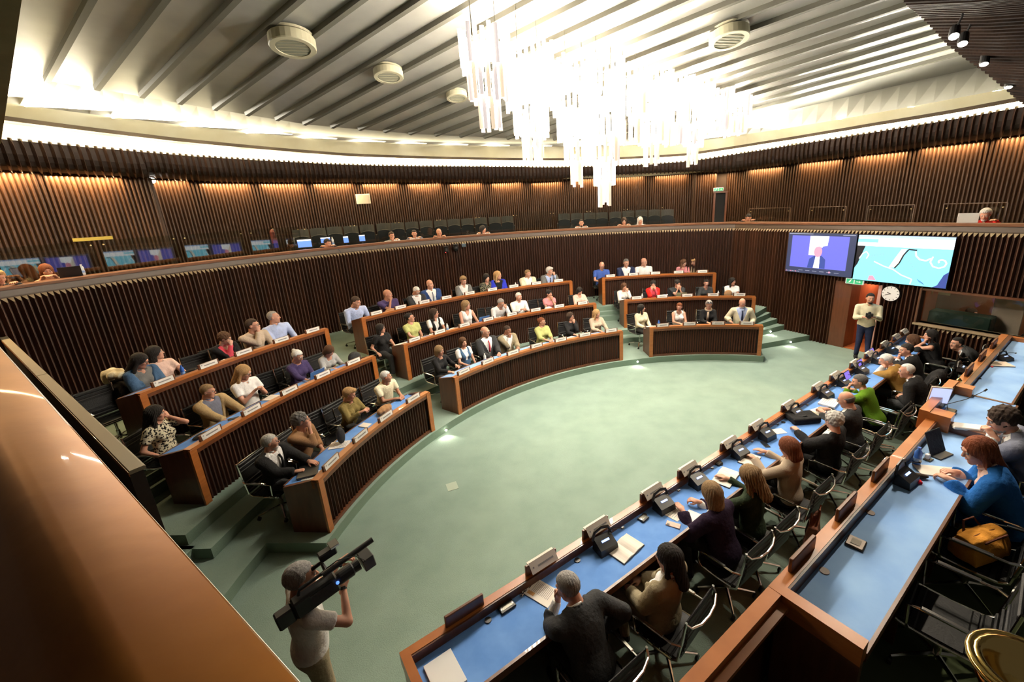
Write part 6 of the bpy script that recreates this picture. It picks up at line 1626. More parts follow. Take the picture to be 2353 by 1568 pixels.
def bottle(p, label, m_=None, h=.21, cap=None):
    r = empty('bottle', p, 0, label, 'bottle'); mb = MB(); mb.lathe([(.028, 0), (.032, .01), (.032, h * .45), (.029, h * .5), (.032, h * .56), (.031, h * .72), (.013, h * .9), (.013, h * .94)], (0, 0, 0), m_ or M_WATER, 14); mb.build('body', r, smooth=True)
    mb = MB(); mb.lathe([(.015, h * .93), (.015, h)], (0, 0, 0), cap or M_WHITE, 10); mb.build('cap', r)
    mb = MB(); mb.lathe([(.0328, h * .22), (.0328, h * .42)], (0, 0, 0), mat('bottle_label', (.25, .42, .75), .5), 14); mb.build('wrapper', r); return r
p, az = on_g(196, 640, .30); bottle(Vector((p.x, p.y, 3.416)), 'clear bottle on the balcony rail right of the laptop')
p, az = on_g(766, 562, .30); bottle(Vector((p.x, p.y, 3.416)), 'clear bottle on the balcony rail by the dark-haired person', h=.28)
p, az = on_g(214, 549, 1.08); r = empty('glass_strip', p, az + PI / 2, 'yellow strip in front of a balcony glass screen', 'strip'); mb = MB(); mb.box((0, 0, 0), (.62, .006, .07), mat('yellow_strip', (.62, .50, .10), .5)); mb.build('yellow_bar', r)  # thin yellow bar just in front of the pane

# ================================================================== SPOT AND STEP LIGHTS
def step_light(x, y_, z, n, label, e=1.2):
    p = at(x, y_, z); d = Vector((-p.x, -p.y, 0)).normalized() if n is None else n
    r = empty('step_light', p, math.atan2(d.y, d.x) + PI / 2, label, 'lamp'); mb = MB(); mb.lathe([(.035, 0), (.035, .012), (.026, .016)], (0, 0, 0), M_CHROME, 14, RX); mb.build('bezel', r)
    mb = MB(); mb.ball((0, -.012, 0), .024, em('step_lamp', (1, .93, .75), 22), 6); mb.build('lens', r)
    o = lamp('step_light_glow', 'SPOT', p + d * .06 + Vector((0, 0, .02)), 9 * e, (1, .92, .75), .02, spot=R_(120)); aim(o, p + d * .45 + Vector((0, 0, -z)))
for a_ in ((1025, 988, .075, 'step light at the left aisle by the front desks'), (1465, 831, .08, 'step light at the right aisle by the front desks'), (862, 886, .23, 'step light on the aisle behind front left desk'), (1817, 786, .09, 'lowest step light of the stair by the right wall'), (1771, 762, .23, 'second step light from below on the right stair'), (1754, 746, .39, 'third step light from below on the right stair'), (1740, 730, .54, 'top step light of the right stair'), (1653, 677, .55, 'step light glowing between the right block rows')): step_light(a_[0], a_[1], a_[2], None, a_[3])
for k, (x, y_, dd, tgt) in enumerate(((2192, 84, 7.6, TP(3.5, .7, 1)), (2212, 101, 8.1, TP(5, 1.0, 1)), (2261, 148, 9.3, TP(7, 1.2, 1)), (2317, 201, 10.6, TP(9, 1.4, 1)), (2100, 20, 6.4, TP(2.2, 1.6, .8)))):
    d = Vector(ray(x, y_)); p = Vector((0, 0, CAM_Z)) + d * (dd / math.hypot(d.x, d.y))
    if k == 4: continue
    dn = (tgt - p).normalized(); r = empty('spotlight', p, 0, ('topmost', 'second', 'third', 'lowest')[k] + ' small bright spotlight under the dark slatted bulge', 'lamp')
    Q = dn.to_track_quat('-Z', 'Y').to_matrix(); mb = MB(); mb.lathe([(.03, .16), (.05, .14), (.055, .02), (.05, 0)], (0, 0, 0), M_BLACK, 14, Q); mb.build('can', r)
    mb = MB(); mb.lathe([(.046, -.002), (.046, .004)], (0, 0, 0), em('spot_face', (1, .93, .8), 30), 14, Q); mb.build('lens', r)
    mb = MB(); mb.tube([Q @ Vector((0, 0, .1)), Vector((.05, 0, .2)), Vector((.05, .0, .34))], .012, M_BLACK, 6); mb.build('arm', r)
    o = lamp('spotlight_beam', 'SPOT', p + dn * .05, 260, (1, .86, .66), .05, spot=R_(58)); aim(o, tgt)
az, tn = az_tan(349, 412); d = rho(az) + 1.75; p = hp(az, d, CAM_Z + tn * d - .02)
r = empty('ceiling_lamp', p, 0, 'bright round lamp at the corner of the left balcony wall', 'lamp'); mb = MB(); mb.lathe([(.09, .03), (.10, 0), (.09, -.01)], (0, 0, 0), M_CHROME, 14); mb.build('bezel', r); mb = MB(); mb.ball((0, 0, -.01), .07, em('corner_lamp', (1, .95, .85), 12), 7); mb.build('lens', r)
# ================================================================== THINGS ON THE DESKS
def on_desk(x, y_, row):
    z = RZ[row] - .128; p = at(x, y_, z); a = math.atan2(p.y - HC.y, p.x - HC.x); r = min(max((p.xy - HC).length, RR[row] + .24), RR[row] + .38)
    blk = min([(d0, d1) for (rw, _, d0, d1) in DESK if rw == row], key=lambda t: abs((t[0] + t[1]) / 2 - math.degrees(a)))
    return hpol(r, min(max(a, R_(blk[0] + 1.4)), R_(blk[1] - 1.4)), z)
def rad_rot(p): a = math.atan2(p.y - HC.y, p.x - HC.x); return a + PI / 2       # +Y towards the hall centre
def sheet(name, p, rz, w, h, m_, label, cat, t=.004, pieces=None, parent_=None):
    r = empty(name, p, rz, label, cat); mb = MB(); mb.box((0, 0, t / 2), (w, h, t), m_, bev=.0008); mb.build('page' if cat in ('paper', 'papers') else 'cover', r)
    if pieces: mb = MB(); [mb.box((a, b, t + .0008), (c, d, .0012), mm) for a, b, c, d, mm in pieces]; mb.build('print', r)
    return r
TXT = [(0, .10 - i * .022, .15, .006, M_INK) for i in range(9)]
def open_book(p, rz, label, w=.17, h=.24, m_=None, name='open_book'):
    r = empty(name, p, rz, label, 'book'); m_ = m_ or M_PAPER2
    mb = MB(); mb.box((0, 0, .003), (w * 2.06, h * 1.03, .006), M_BLACK); mb.build('cover', r)
    for s_ in (-1, 1):
        mb = MB(); V = []
        for i in range(7):
            x = s_ * w * i / 6; z = .006 + .020 * math.sin(min(1, i / 5 + .12) * PI * .85); V += [(x, -h / 2, z), (x, h / 2, z), (x, -h / 2, .006), (x, h / 2, .006)]
        F = [];
        for i in range(6): b = i * 4; F += [(b, b + 4, b + 5, b + 1), (b, b + 2, b + 6, b + 4), (b + 1, b + 5, b + 7, b + 3)]
        F += [(24, 26, 27, 25)]; mb.add(V, F, m_); mb.build('page', r)
    return r
def phone(p, rz, label, m_=None, w=.075, h=.15): r = empty('phone', p, rz, label, 'phone'); mb = MB(); mb.box((0, 0, .005), (w, h, .009), m_ or M_BLACK, bev=.003); mb.build('body', r); mb = MB(); mb.box((0, 0, .0102), (w * .9, h * .9, .0012), mat('phone_glass', (.015, .02, .03), .1) if m_ is None else M_BLACK) if m_ is None else mb.box((-.02, .05, .0102), (.022, .03, .003), M_BLACK); mb.build('face', r); return r
def soft(name, p, rz, label, cat, fn, lo, hi, col, h=.012, extra=None, kind='cloth'):
    r = empty(name, p, rz, label, cat); g = MB(); add_sdf(g, surface(fn, lo, hi, h), cmat(col, kind)); g.build('body', r, smooth=True)
    if extra: extra(r)
    return r
# left block
q = on_desk(697, 1084, 0); c = sheet('laptop_sleeve', q + Vector((0, 0, .004)), rad_rot(q) + .5, .34, .25, M_BLACK, 'black laptop sleeve under the hand of the grey-haired man in suit', 'case', .03)
q = on_desk(722, 1092, 0); sheet('paper_sheet', q, rad_rot(q) + .3, .2, .28, M_WHITE, 'white paper between the laptop sleeve and the desk rail', 'paper', .003, TXT)
q = on_desk(757, 1021, 0); sheet('paper_pad', q, rad_rot(q) + .4, .21, .29, M_WHITE, 'white pad with pen near woman in camel sweater', 'paper', .006, TXT)
def thermos(r): g = MB(); g.tube([(-.05, 0, .27), (0, 0, .30), (.05, 0, .27)], .01, M_BLACK, 6); g.build('handle', r)
q = on_desk(786, 1018, 0); soft('shoulder_bag', q, rad_rot(q), 'dark grey upright bag on the front left desk', 'bag', lambda X, Y, Z: d_ell(X, Y, Z, (0, 0, .13), (.075, .05, .14)) , (-.09, -.07, 0.0), (.09, .07, .28), CLOTH['charcoal'], .012, thermos)
q = on_desk(882, 947, 0); soft('leather_bag', q + Vector((0, 0, .0)), rad_rot(q) + .2, 'brown leather bag lying before the white-haired man', 'bag', lambda X, Y, Z: smin(d_ell(X, Y, Z, (0, 0, .05), (.19, .10, .065)), d_ell(X, Y, Z, (.05, .03, .09), (.10, .06, .03)), .03) + .004 * np.sin(X * 60) * np.sin(Y * 50), (-.21, -.13, 0), (.21, .13, .14), CLOTH['camel'], .012)
q = on_desk(838, 978, 0); sheet('notebook', q, rad_rot(q), .13, .18, M_PAPER2, 'small tan notebook under the olive-shirted woman', 'book', .012)
q = on_desk(695, 868, 1); laptop('laptop', q, rad_rot(q), 'open blue laptop of the white-haired woman', M_BLU_L)
q = on_desk(622, 914, 1); sheet('papers', q, rad_rot(q) + .2, .23, .30, M_PAPER2, 'papers with orange cover beside the blond woman in white', 'papers', .008, [(.0, .12, .22, .05, cmat(CLOTH['coral']))])
q = on_desk(537, 963, 1); phone(q, rad_rot(q) + .8, 'black phone lying on the desk near man in tan jacket')
q = on_desk(452, 1004, 1); soft('dark_pouch', q, rad_rot(q), 'black cloth pouch by the spotted-blouse woman', 'pouch', lambda X, Y, Z: d_ell(X, Y, Z, (0, 0, .02), (.13, .06, .03)), (-.15, -.08, 0), (.15, .08, .06), CLOTH['black'])
q = on_desk(381, 862, 2); bottle(q, 'blue water bottle before the woman in pale pink blouse', M_BOTB, cap=M_BOTB)
q = on_desk(404, 853, 2); soft('dark_scarf', q, rad_rot(q), 'crumpled black scarf on the back left desk', 'scarf', lambda X, Y, Z: d_ell(X, Y, Z, (0, 0, .03), (.19, .09, .05)) + .006 * np.sin(X * 50 + Y * 60), (-.21, -.11, 0), (.21, .11, .1), CLOTH['black'])
q = on_desk(480, 828, 2); soft('handkerchief', q, rad_rot(q), 'small crumpled white tissue on the back left desk', 'tissue', lambda X, Y, Z: d_ell(X, Y, Z, (0, 0, .02), (.05, .04, .03)) + .004 * np.sin(X * 120), (-.07, -.06, 0), (.07, .06, .06), CLOTH['white'], .008)
q = at(262, 855, 1.95); soft('draped_coat', q + Vector((0, 0, -.55)), 2.6, 'cream coat over a black bag on the far left chair', 'coat', lambda X, Y, Z: smin(d_ell(X, Y, Z, (0, 0, .52), (.30, .13, .07)), d_ell(X, Y, Z, (.18, .05, .42), (.14, .1, .12)), .05) + .014 * np.sin(X * 28 + 2) * np.sin(Y * 26 + Z * 10), (-.36, -.2, .25), (.36, .2, .64), CLOTH['cream'], .015)
soft('handbag', q + Vector((.05, -.02, -.75)), 2.6, 'black handbag stuffed beneath the cream coat', 'bag', lambda X, Y, Z: d_ell(X, Y, Z, (0, 0, .30), (.30, .17, .27)), (-.34, -.2, 0), (.34, .2, .6), CLOTH['black'], .02)
q = on_desk(800, 818, 1); soft('black_bag', q + Vector((0, 0, 0)), rad_rot(q), 'rounded black and white bag at the end of middle left desk', 'bag', lambda X, Y, Z: d_ell(X, Y, Z, (0, 0, .10), (.14, .11, .13)), (-.16, -.13, 0), (.16, .13, .25), CLOTH['charcoal'], .014)
# middle block
for x, y_, row, lab in ((902, 788, 1, 'thick stack of white papers before the woman in black top'), (1000, 768, 1, 'spread white papers before the woman in black waistcoat'), (1035, 757, 1, 'white papers right of the woman in black waistcoat'), (1130, 840, 0, 'white printed sheets before the man in red tie'), (960, 779, 1, 'papers near the woman in pale yellow t-shirt'), (1230, 797, 0, 'white sheet before the woman in yellow green sweater'), (1305, 775, 0, 'white sheet before the woman in black cardigan'), (1318, 701, 1, 'papers before the woman in blush pink top'), (840, 727, 2, 'sheet under the hands of the pale blue shirt man'), (1410, 688, 1, 'white page before the woman holding her cheek'), (1493, 749, 0, 'white papers at the left end of the front right desk')):
    q = on_desk(x, y_, row); sheet('paper_sheets', q, rad_rot(q) + random.uniform(-.3, .3), .30, .24, M_WHITE, lab, 'papers', .014, [(0, .06 - i * .03, .22, .006, M_INK) for i in range(5)])
q = on_desk(1106, 741, 1); laptop('laptop', q, rad_rot(q), 'open blue laptop beside the woman in white sleeveless top', M_BLU_L)
q = on_desk(1558, 681, 1); laptop('laptop', q, rad_rot(q), 'silver olive laptop of the man with wavy black hair', mat('olive_shell', (.30, .29, .17), .45))
for x, y_, row, lab in ((1012, 756, 1, 'clear bottle in front of woman with black waistcoat'), (1105, 829, 0, 'clear bottle before the man with coral tie'), (996, 694, 2, 'clear bottle before the bald man in blue suit'), (1160, 654, 2, 'clear bottle before the woman in royal blue'), (1465, 682, 1, 'clear bottle right of the brown-haired woman'), (1643, 676, 1, 'clear bottle near the woman with tied dark hair')):
    bottle(on_desk(x, y_, row), lab)
bottle(on_desk(1508, 748, 0), 'blue water bottle at left end of the front right desk', M_BOTB, cap=M_BOTB)
q = on_desk(1214, 716, 1); sheet('folder', q + Vector((0, 0, .0)), rad_rot(q) + .2, .24, .30, cmat((.80, .26, .04)), 'orange folder held by the white-haired man with phone', 'folder', .012)
q = on_desk(1250, 708, 1); soft('pouch', q, rad_rot(q), 'pale green and white pouch before the woman in pink', 'pouch', lambda X, Y, Z: d_ell(X, Y, Z, (0, 0, .05), (.12, .06, .06)), (-.14, -.08, 0), (.14, .08, .12), CLOTH['aqua'])
q = on_desk(884, 715, 2); soft('brown_bag', q, rad_rot(q), 'brown leather bag in front of the bald man in polo', 'bag', lambda X, Y, Z: d_ell(X, Y, Z, (0, 0, .05), (.15, .07, .06)), (-.17, -.09, 0), (.17, .09, .12), CLOTH['camel'])
q = on_desk(1424, 752, 0); r = open_book(q, rad_rot(q) + .6, 'open magazine held by the blond woman in beige')
q = on_desk(1664, 742, 0); soft('black_pouch', q, rad_rot(q), 'black bag on the front right desk before the bald man', 'bag', lambda X, Y, Z: d_ell(X, Y, Z, (0, 0, .04), (.17, .08, .05)), (-.19, -.1, 0), (.19, .1, .1), CLOTH['black'])
q = on_desk(1660, 668, 1); soft('brown_handbag', q, rad_rot(q), 'upright brown handbag left of the woman in white t-shirt', 'bag', lambda X, Y, Z: d_ell(X, Y, Z, (0, 0, .11), (.12, .07, .13)), (-.14, -.09, 0), (.14, .09, .25), CLOTH['camel'])

# long table
TZ = .861
def on_t1(x, y_): return at(x, y_, TZ)
q = TP(.66, 2.47, TZ); sheet('paper_pad', q, TH + .0, .23, .30, M_WHITE, 'thick blank white pad at the near left corner of the long table', 'paper', .022)
q = on_t1(1243, 1362); sheet('brochure', q, TH + .32, .20, .29, M_PAPER2, 'printed brochure with small picture beside the man in dark suit', 'paper', .008, [(.02, .08 - i * .016, .12, .004, M_INK) for i in range(12)] + [(-.06, .07, .035, .07, cmat((.55, .30, .12))), (-.07, .125, .03, .008, M_BLACK), (0, .115, .06, .006, M_BLACK), (.07, .125, .02, .02, cmat(CLOTH['coral']))])
def dock(p, rz, label, w=.15, d=.085): r = empty('table_socket', p, rz, label, 'socket'); mb = MB(); mb.box((0, 0, .010), (w, d, .02), M_BLACK, bev=.005); mb.build('base', r); mb = MB(); mb.box((0, -.0, .021), (w * .78, d * .5, .004), mat('dull_steel', (.18, .17, .14), .35, .6), bev=.001); mb.box((w * .38, 0, .023), (.015, .03, .004), M_CHROME); mb.box((-w * .38, 0, .023), (.015, .03, .004), M_CHROME); mb.build('flap', r)
dock(on_t1(1165, 1397), TH, 'black metal-flapped table socket left of the brochure')
dock(on_t1(1478, 1193), TH + .1, 'silver and black table socket near the second open book', .11)
dock(on_t1(1652, 1067), TH, 'small dark table socket between two notebooks', .10, .06)
q = on_t1(1199, 1370); r = empty('keys', q, .4, 'bunch of metal keys lying beside the brochure', 'keys')
for k in range(3): mb = MB(); a = k * .7; mb.tube([(.012 * math.cos(t_) , .012 * math.sin(t_), .004 + k * .003) for t_ in [i * PI / 4 for i in range(8)]], .002, M_CHROME, 5, closed=True); mb.box((.035 * math.cos(a), .035 * math.sin(a), .004 + k * .003), (.045, .008, .003), M_CHROME, rz=a); mb.build('key', r)
q = on_t1(1437, 1262); open_book(q, TH + .12, 'open notebook lying in front of the microphone unit', .17, .22)
q = on_t1(1547, 1207); phone(q, TH + .45, 'pale pink phone beside the folded papers', cmat(CLOTH['blush']))
q = on_t1(1553, 1180); sheet('papers', q, TH + .15, .22, .16, M_PAPER2, 'unfolded cream papers left of woman in violet jacket', 'papers', .004, [(0, .05 - i * .025, .18, .004, M_INK) for i in range(4)])
q = on_t1(1590, 1190); sheet('papers', q, TH + .25, .21, .15, M_WHITE, 'second unfolded sheet half under the violet jacket sleeve', 'papers', .004)
q = on_t1(1668, 1098); open_book(q, TH + .2, 'open white notebook under the writing hand in green sleeve', .19, .22)
q = on_t1(1722, 1058); open_book(q, TH + .2, 'open notebook of the woman with auburn bob', .15, .2)
q = on_t1(1787, 992); sheet('papers', q, TH - .5, .21, .14, M_PAPER2, 'cream sheet left of the black laptop bag', 'papers', .004)
def bagx(r): g = MB(); g.tube([(-.10, -.02, .07), (0, -.06, .11), (.10, -.02, .07)], .010, M_BLACK, 6); g.build('handle', r)
q = on_t1(1843, 966); soft('laptop_bag', q, TH - .55, 'black padded laptop bag lying across the long table', 'bag', lambda X, Y, Z: np.maximum(np.maximum(abs(X) - .20, abs(Y) - .12), abs(Z - .045) - .035) - .015, (-.23, -.15, -.0), (.23, .15, .11), CLOTH['black'], .014, bagx)
q = on_t1(1905, 927); sheet('papers', q, TH + .1, .34, .24, M_WHITE, 'large spread of printed papers before the balding man', 'papers', .03, [(0, .08 - i * .03, .28, .004, M_INK) for i in range(6)])
q = on_t1(1882, 944); sheet('papers', q, TH - .2, .22, .16, M_PAPER2, 'small cream paper before the spread of papers', 'papers', .004)
q = on_t1(1864, 953); sheet('tablet', q, TH - .4, .2, .14, M_GREY_W, 'pale tablet with red pen beside the laptop bag', 'tablet', .01, [(0, .075, .16, .012, cmat(CLOTH['coral']))])
q = on_t1(2012, 832); sheet('papers', q, TH, .26, .2, M_PAPER2, 'papers before the mustard-jacketed man', 'papers', .01)
q = on_t1(2062, 800); sheet('papers', q, TH, .34, .22, M_WHITE, 'white papers before the black-haired man with chin on hand', 'papers', .012)
q = on_t1(1758, 1022); phone(q, TH - .6, 'black phone beside the microphone near the auburn bob')
q = on_t1(1988, 868); phone(q, TH - .3, 'phone lit white in the hands of mustard jacket man', None)
# open laptops standing on the green side of the rail (violet screens)
for k, (x, y_) in enumerate(((1946, 866), (1976, 838), (2003, 812))):
    q = at(x, y_, 1.0); r = empty('tablet', q + Vector((0, 0, -.02)), TH, ('nearest', 'middle', 'farthest')[k] + ' violet-lit tablet leaning on the long table rail', 'tablet'); mb = MB(); Rm = Matrix.Rotation(R_(-25), 3, 'X'); mb.box((0, 0, .05), (.22, .008, .15), M_BLACK, rot=Rm, bev=.003); mb.build('shell', r); mb = MB(); mb.box((0, -.006, .05), (.20, .002, .13), em('violet_screen', (.28, .20, .85), .8), rot=Rm); mb.build('screen', r)

# raised table
SZ = UZ - .104
def on_t2(x, y_, z=None): return at(x, y_, SZ if z is None else z)
q = TP(3.44, .815, SZ); r = empty('table_socket', q, TH + .1, 'square bronze table socket on the near raised table', 'socket'); mb = MB(); mb.box((0, 0, .01), (.135, .12, .02), mat('dark_bronze', (.05, .035, .025), .35, .5), bev=.008); mb.build('base', r); mb = MB(); mb.box((.0, 0, .021), (.07, .06, .005), mat('steel_flap', (.10, .085, .06), .5, .3)); mb.build('flap', r)
c = copy_tree(MIC0); c.location = TP(4.60, .82, SZ); c.scale = (1.0, .9, 1.25); c.rotation_euler = (0, 0, TH - .1); c['label'] = 'black microphone unit with white display on the raised table'; c['category'] = 'microphone'
q = TP(5.40, .80, SZ); r = empty('tablet_case', q, TH - .25, 'dark folding tablet case standing on the raised table', 'case'); mb = MB(); Rm = Matrix.Rotation(R_(-22), 3, 'X'); mb.box((0, 0, .12), (.24, .012, .24), cmat((.03, .032, .036)), rot=Rm, bev=.004); mb.build('cover', r); mb = MB(); mb.box((0, -.06, .006), (.22, .12, .012), M_BLACK, bev=.003); mb.build('base', r)
bottle(TP(5.02, .84, SZ), 'blue plastic bottle beside the microphone on raised table', M_BOTB, .19, M_BOTB)
q = TP(5.20, .80, SZ); r = empty('charger', q, .4, 'small white plug and dark socket behind the blue bottle', 'charger'); mb = MB(); mb.box((0, 0, .03), (.04, .035, .06), M_WHITE, bev=.006); mb.build('plug', r); mb = MB(); mb.box((.0, -.01, .006), (.075, .06, .012), mat('olive_socket', (.10, .09, .05), .4), bev=.003); mb.build('socket', r)
q = on_t2(2094, 1108); r = empty('red_box', q, TH - .95, 'flat red box on the raised table', 'box'); mb = MB(); mb.box((0, 0, .012), (.15, .045, .024), cmat((.72, .02, .04)), bev=.003); mb.build('box', r)
q = on_t2(2108, 1098); soft('glasses_case', q + Vector((0, 0, .0)), TH - .95, 'dark brown glasses case beside the red box', 'case', lambda X, Y, Z: d_ell(X, Y, Z, (0, 0, .022), (.085, .03, .024)), (-.1, -.05, 0), (.1, .05, .06), (.05, .035, .025), .009)
q = on_t2(2152, 1084); sheet('notebook', q, TH - .9, .32, .17, M_PAPER2, 'cream notebook under the hands of the red-haired woman', 'book', .010)
q = on_t2(2225, 985, UZ - .03); r = empty('papers', q + Vector((0, 0, .0)), TH - 1.0, 'stack of white papers on the president table edge', 'papers'); mb = MB(); mb.box((0, 0, .016), (.30, .13, .032), M_WHITE, bev=.008); mb.build('page', r)
q = on_t2(2152, 1058); r = empty('pen', q, .3, 'pen lying by the raised table bottle', 'pen'); mb = MB(); mb.tube([(-.07, .12, .006), (.02, .12, .006)], .004, M_CHROME, 6); mb.build('barrel', r)
PZt = UZ - .034
q = at(2180, 940, PZt); r = empty('desk_monitor', q, TH, 'white-framed monitor with lit screen at the president place', 'monitor'); mb = MB(); Rm = Matrix.Rotation(R_(-58), 3, 'Z') @ Matrix.Rotation(R_(12), 3, 'X'); mb.box((-.02, .10, .15), (.20, .022, .23), mat('orange_white_frame', (.75, .62, .52), .4), rot=Rm, bev=.005); mb.build('casing', r); mb = MB(); mb.box(Vector((-.02, .10, .15)) + Rm @ Vector((0, -.013, 0)), (.18, .003, .205), em('monitor_pale', (.55, .62, 1.0), .9), rot=Rm); mb.build('display', r); mb = MB(); mb.box((-.02, .10, .02), (.12, .1, .04), M_GREY_W, bev=.006); mb.build('foot', r)
q = at(2182, 950, PZt); r = empty('gooseneck_microphone', q, TH, 'long gooseneck microphone on dark base at the president place', 'microphone'); mb = MB(); mb.box((0, 0, .02), (.14, .10, .04), mat('olive_black', (.04, .04, .03), .4), bev=.008); mb.build('base', r); e = at(2262, 899, PZt + .22) - q; e = Matrix.Rotation(-TH, 3, 'Z') @ e; mb = MB(); mb.tube([(0, .02, .04), (.0, .04, .10), e * .45 + Vector((0, 0, .05)), e], .004, M_BLACK, 6); mb.build('stem', r); mb = MB(); mb.tube([e, e * 1.07 + Vector((0, 0, .003))], .010, M_BLACK, 8); mb.build('head', r)
q = at(2199, 893, PZt); r = empty('brass_bell', q, 0, 'small polished brass bell with dome top at the president place', 'bell'); mb = MB(); mb.lathe([(.05, 0), (.05, .01), (.02, .02), (.018, .05), (.035, .06), (.03, .075), (.012, .085), (.03, .10), (.032, .12), (.01, .145)], (0, 0, 0), M_BRASS, 18); mb.build('bell', r, smooth=True)
q = at(2292, 838, UZ - .074); sheet('laptop', q, TH - .9, .30, .20, cmat((.62, .50, .40)), 'pale pink closed laptop on the far raised table', 'laptop', .016, [(-.04, .01, .13, .12, mat('touch_dark', (.10, .08, .06), .5))])
q = at(2240, 867, UZ - .074); phone(q, TH - .9, 'dark phone on the far raised table')
q = at(2275, 843, UZ - .074); r = empty('red_tag', q, TH, 'small red tag beside the pale laptop', 'tag'); mb = MB(); mb.box((0, -.02, .004), (.05, .025, .008), cmat((.5, .05, .06))); mb.build('tag', r)
for k, (x, y_) in enumerate(((2210, 852), (2270, 812), (2308, 828))):
    c = copy_tree(MIC0); c.location = at(x, y_, UZ - .074); c.rotation_euler = (0, 0, TH - .2 * k); c.scale = (.8, .8, .8); c['category'] = 'microphone'; c['label'] = ('black microphone unit nearest the bell on far raised table', 'small black microphone unit at the far end of raised table', 'black microphone unit right of the pale laptop')[k]
# orange bag on the chair
def ob(r):
    for s_ in (-1, 1): g = MB(); g.tube([(-.10, s_ * .07, .19), (-.06, s_ * .11, .26), (.06, s_ * .11, .26), (.10, s_ * .07, .19)], .009, cmat((.10, .035, .02)), 6); g.build('handle', r)
    g = MB(); g.tube([(-.17, .0, .20), (0, .0, .215), (.17, .0, .20)], .007, cmat((.30, .12, .03)), 6); g.build('zip', r)
q = at(2255, 1240, DZ_ + .62); soft('orange_bag', Vector((q.x, q.y, DZ_ + .475)), TH - .35, 'orange leather bag with dark handles on the empty chair', 'bag', lambda X, Y, Z: smin(np.maximum(np.maximum(abs(X) - .19, abs(Y) - .085 + .25 * np.clip(Z - .05, 0, 1)), abs(Z - .11) - .085), d_ell(X, Y, Z, (0, 0, .1), (.2, .12, .1)), .03) - .014 + .006 * np.sin(X * 34 + Z * 20) * np.sin(Y * 40 + 1), (-.24, -.17, 0), (.24, .17, .24), (.62, .26, .035), .012, ob)
# brown tote on the chair back of the auburn-haired woman
def tb(r):
    for s_ in (-1, 1): g = MB(); g.tube([(-.10, s_ * .03, .28), (-.05, s_ * .04, .50), (.05, s_ * .04, .50), (.10, s_ * .03, .28)], .011, cmat((.22, .09, .06)), 6); g.build('handle', r)
q = at(1872, 1192, .45); soft('brown_tote', Vector((q.x, q.y, .12)), TH + .3, 'brown leather tote bag hanging behind the auburn-haired woman', 'bag', lambda X, Y, Z: np.maximum(np.maximum(abs(X) - .17 - .15 * np.clip(.2 - Z, 0, .2), abs(Y) - .07 + .1 * np.clip(Z, 0, 1)), abs(Z - .16) - .15) - .012 + .005 * np.sin(X * 30 + Z * 16), (-.24, -.12, -.01), (.24, .12, .34), (.20, .085, .055), .014, tb)
q = at(2140, 905, .5); soft('dark_jacket', Vector((q.x, q.y, .40)), TH, 'black jacket draped over a chair near the far tables', 'jacket', lambda X, Y, Z: smin(d_ell(X, Y, Z, (0, 0, .22), (.27, .13, .30)), d_ell(X, Y, Z, (0, -.05, .46), (.25, .10, .12)), .05) + .01 * np.sin(X * 30) , (-.32, -.2, -.1), (.32, .2, .62), CLOTH['black'], .02)
# brass stand close to the camera at lower right
q = at(2362, 1552, 3.30); r = empty('brass_stand', Vector((q.x, q.y, DZ_)), 0, 'blurred polished brass post top at the lower right corner', 'stand'); hz = q.z - DZ_
mb = MB(); mb.lathe([(.11, 0), (.11, .02), (.03, .05), (.018, .1), (.018, hz - .12)], (0, 0, 0), M_BRASS, 18); mb.build('pole', r, smooth=True)
mb = MB(); mb.lathe([(.02, hz - .14), (.05, hz - .10), (.075, hz - .04), (.085, hz), (.082, hz + .012), (.070, hz + .012), (.060, hz - .02), (.02, hz - .05)], (0, 0, 0), M_BRASS, 26); mb.build('cup', r, smooth=True)
mb = MB(); mb.tube([(.088 * math.cos(a), .088 * math.sin(a), hz + .004) for a in [i * PI / 12 for i in range(24)]], .009, M_BRASS, 8, closed=True); mb.build('rim', r, smooth=True)

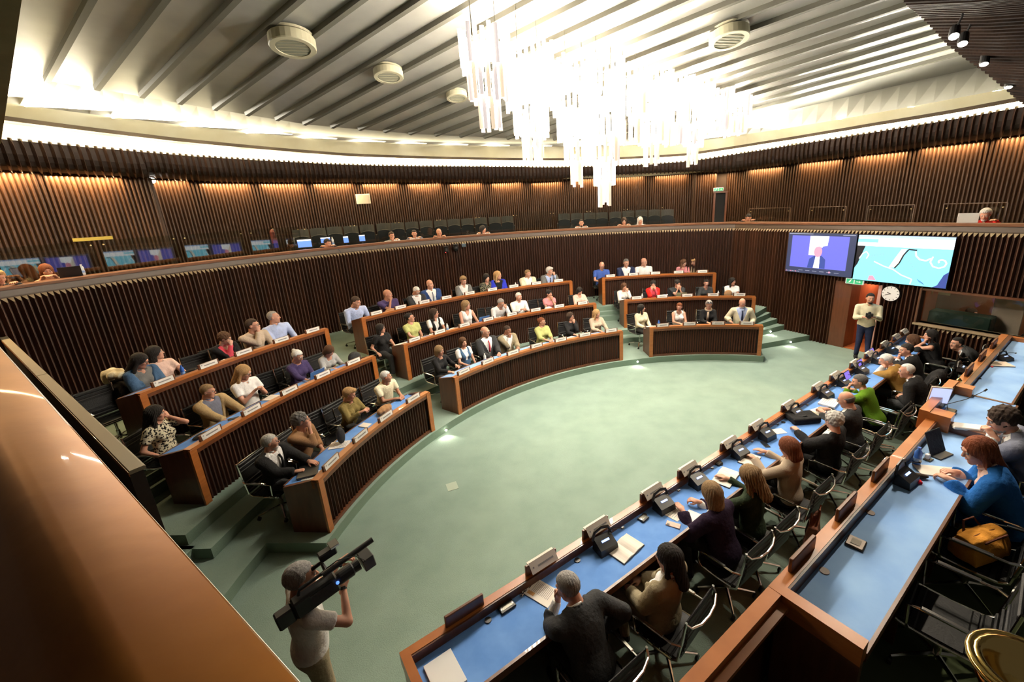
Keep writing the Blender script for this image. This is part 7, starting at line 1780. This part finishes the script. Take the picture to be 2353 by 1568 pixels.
# video camera on the operator's shoulder
gp, grz = CAMMAN; v = empty('video_camera', local((gp.x, gp.y, 1.50), grz, .17, .12), grz, 'large black shoulder video camera with microphone and viewfinder', 'video camera'); v.rotation_euler = (R_(6), 0, grz)
mb = MB(); mb.box((0, -.02, .03), (.10, .32, .15), M_BLACK, bev=.014); mb.box((0, -.24, .02), (.085, .12, .13), M_BLACK, bev=.012); mb.box((.052, .02, .04), (.006, .16, .09), cmat((.05, .05, .055))); mb.build('body', v)
mb = MB(); mb.lathe([(.048, .13), (.055, .16), (.055, .26), (.045, .27), (.048, .32)], (0, 0, .03), M_BLACK, 18, Matrix.Rotation(-PI / 2, 3, 'X')); mb.build('lens', v)
mb = MB(); mb.box((0, .38, .03), (.15, .09, .11), M_BLACK, bev=.006); mb.build('lens_hood', v)
mb = MB(); mb.tube([(0, -.12, .12), (0, -.10, .16), (0, .16, .17), (0, .20, .12)], .013, M_BLACK, 8); mb.build('handle', v)
mb = MB(); mb.tube([(.05, .06, .19), (.05, .46, .205)], .022, M_BLACK, 12); mb.build('boom_microphone', v)
mb = MB(); mb.tube([(-.04, .10, .13), (-.12, .10, .16), (-.14, .02, .14)], .018, M_BLACK, 8); mb.box((-.14, .16, .19), (.07, .13, .07), M_BLACK, bev=.008); mb.box((-.14, .22, .235), (.09, .07, .02), M_CHROME, bev=.004); mb.build('viewfinder', v)
mb = MB(); mb.tube([(.02, .10, .20), (.06, .18, .24), (.09, .30, .20), (.07, .36, .08)], .004, M_BLACK, 5); mb.build('cable', v)
mb = MB(); mb.ball((.058, .13, .05), .013, em('blue_led', (.1, .25, 1), 1.5), 5); mb.build('indicator', v)
v = empty('photo_camera', local(mg, math.atan2(-mg.y, -mg.x) - PI / 2 + R_(6), 0, .34, 1.24), math.atan2(-mg.y, -mg.x) - PI / 2, 'black photo camera held by the photographer in the doorway', 'camera'); mb = MB(); mb.box((0, 0, 0), (.15, .07, .11), M_BLACK, bev=.012); mb.box((0, 0, .07), (.06, .06, .04), M_BLACK, bev=.01); mb.build('body', v); mb = MB(); mb.lathe([(.035, .03), (.04, .12), (.045, .16)], (0, 0, 0), M_BLACK, 14, Matrix.Rotation(-PI / 2, 3, 'X')); mb.build('lens', v)
# small floor plate on the carpet
q = at(1039, 1118, .003); r = empty('floor_plate', q, .4, 'small pale square plate set in the middle of the green carpet', 'floor plate'); mb = MB(); mb.box((0, 0, 0), (.17, .20, .006), mat('pale_plate', (.42, .50, .40), .6)); mb.build('plate', r)
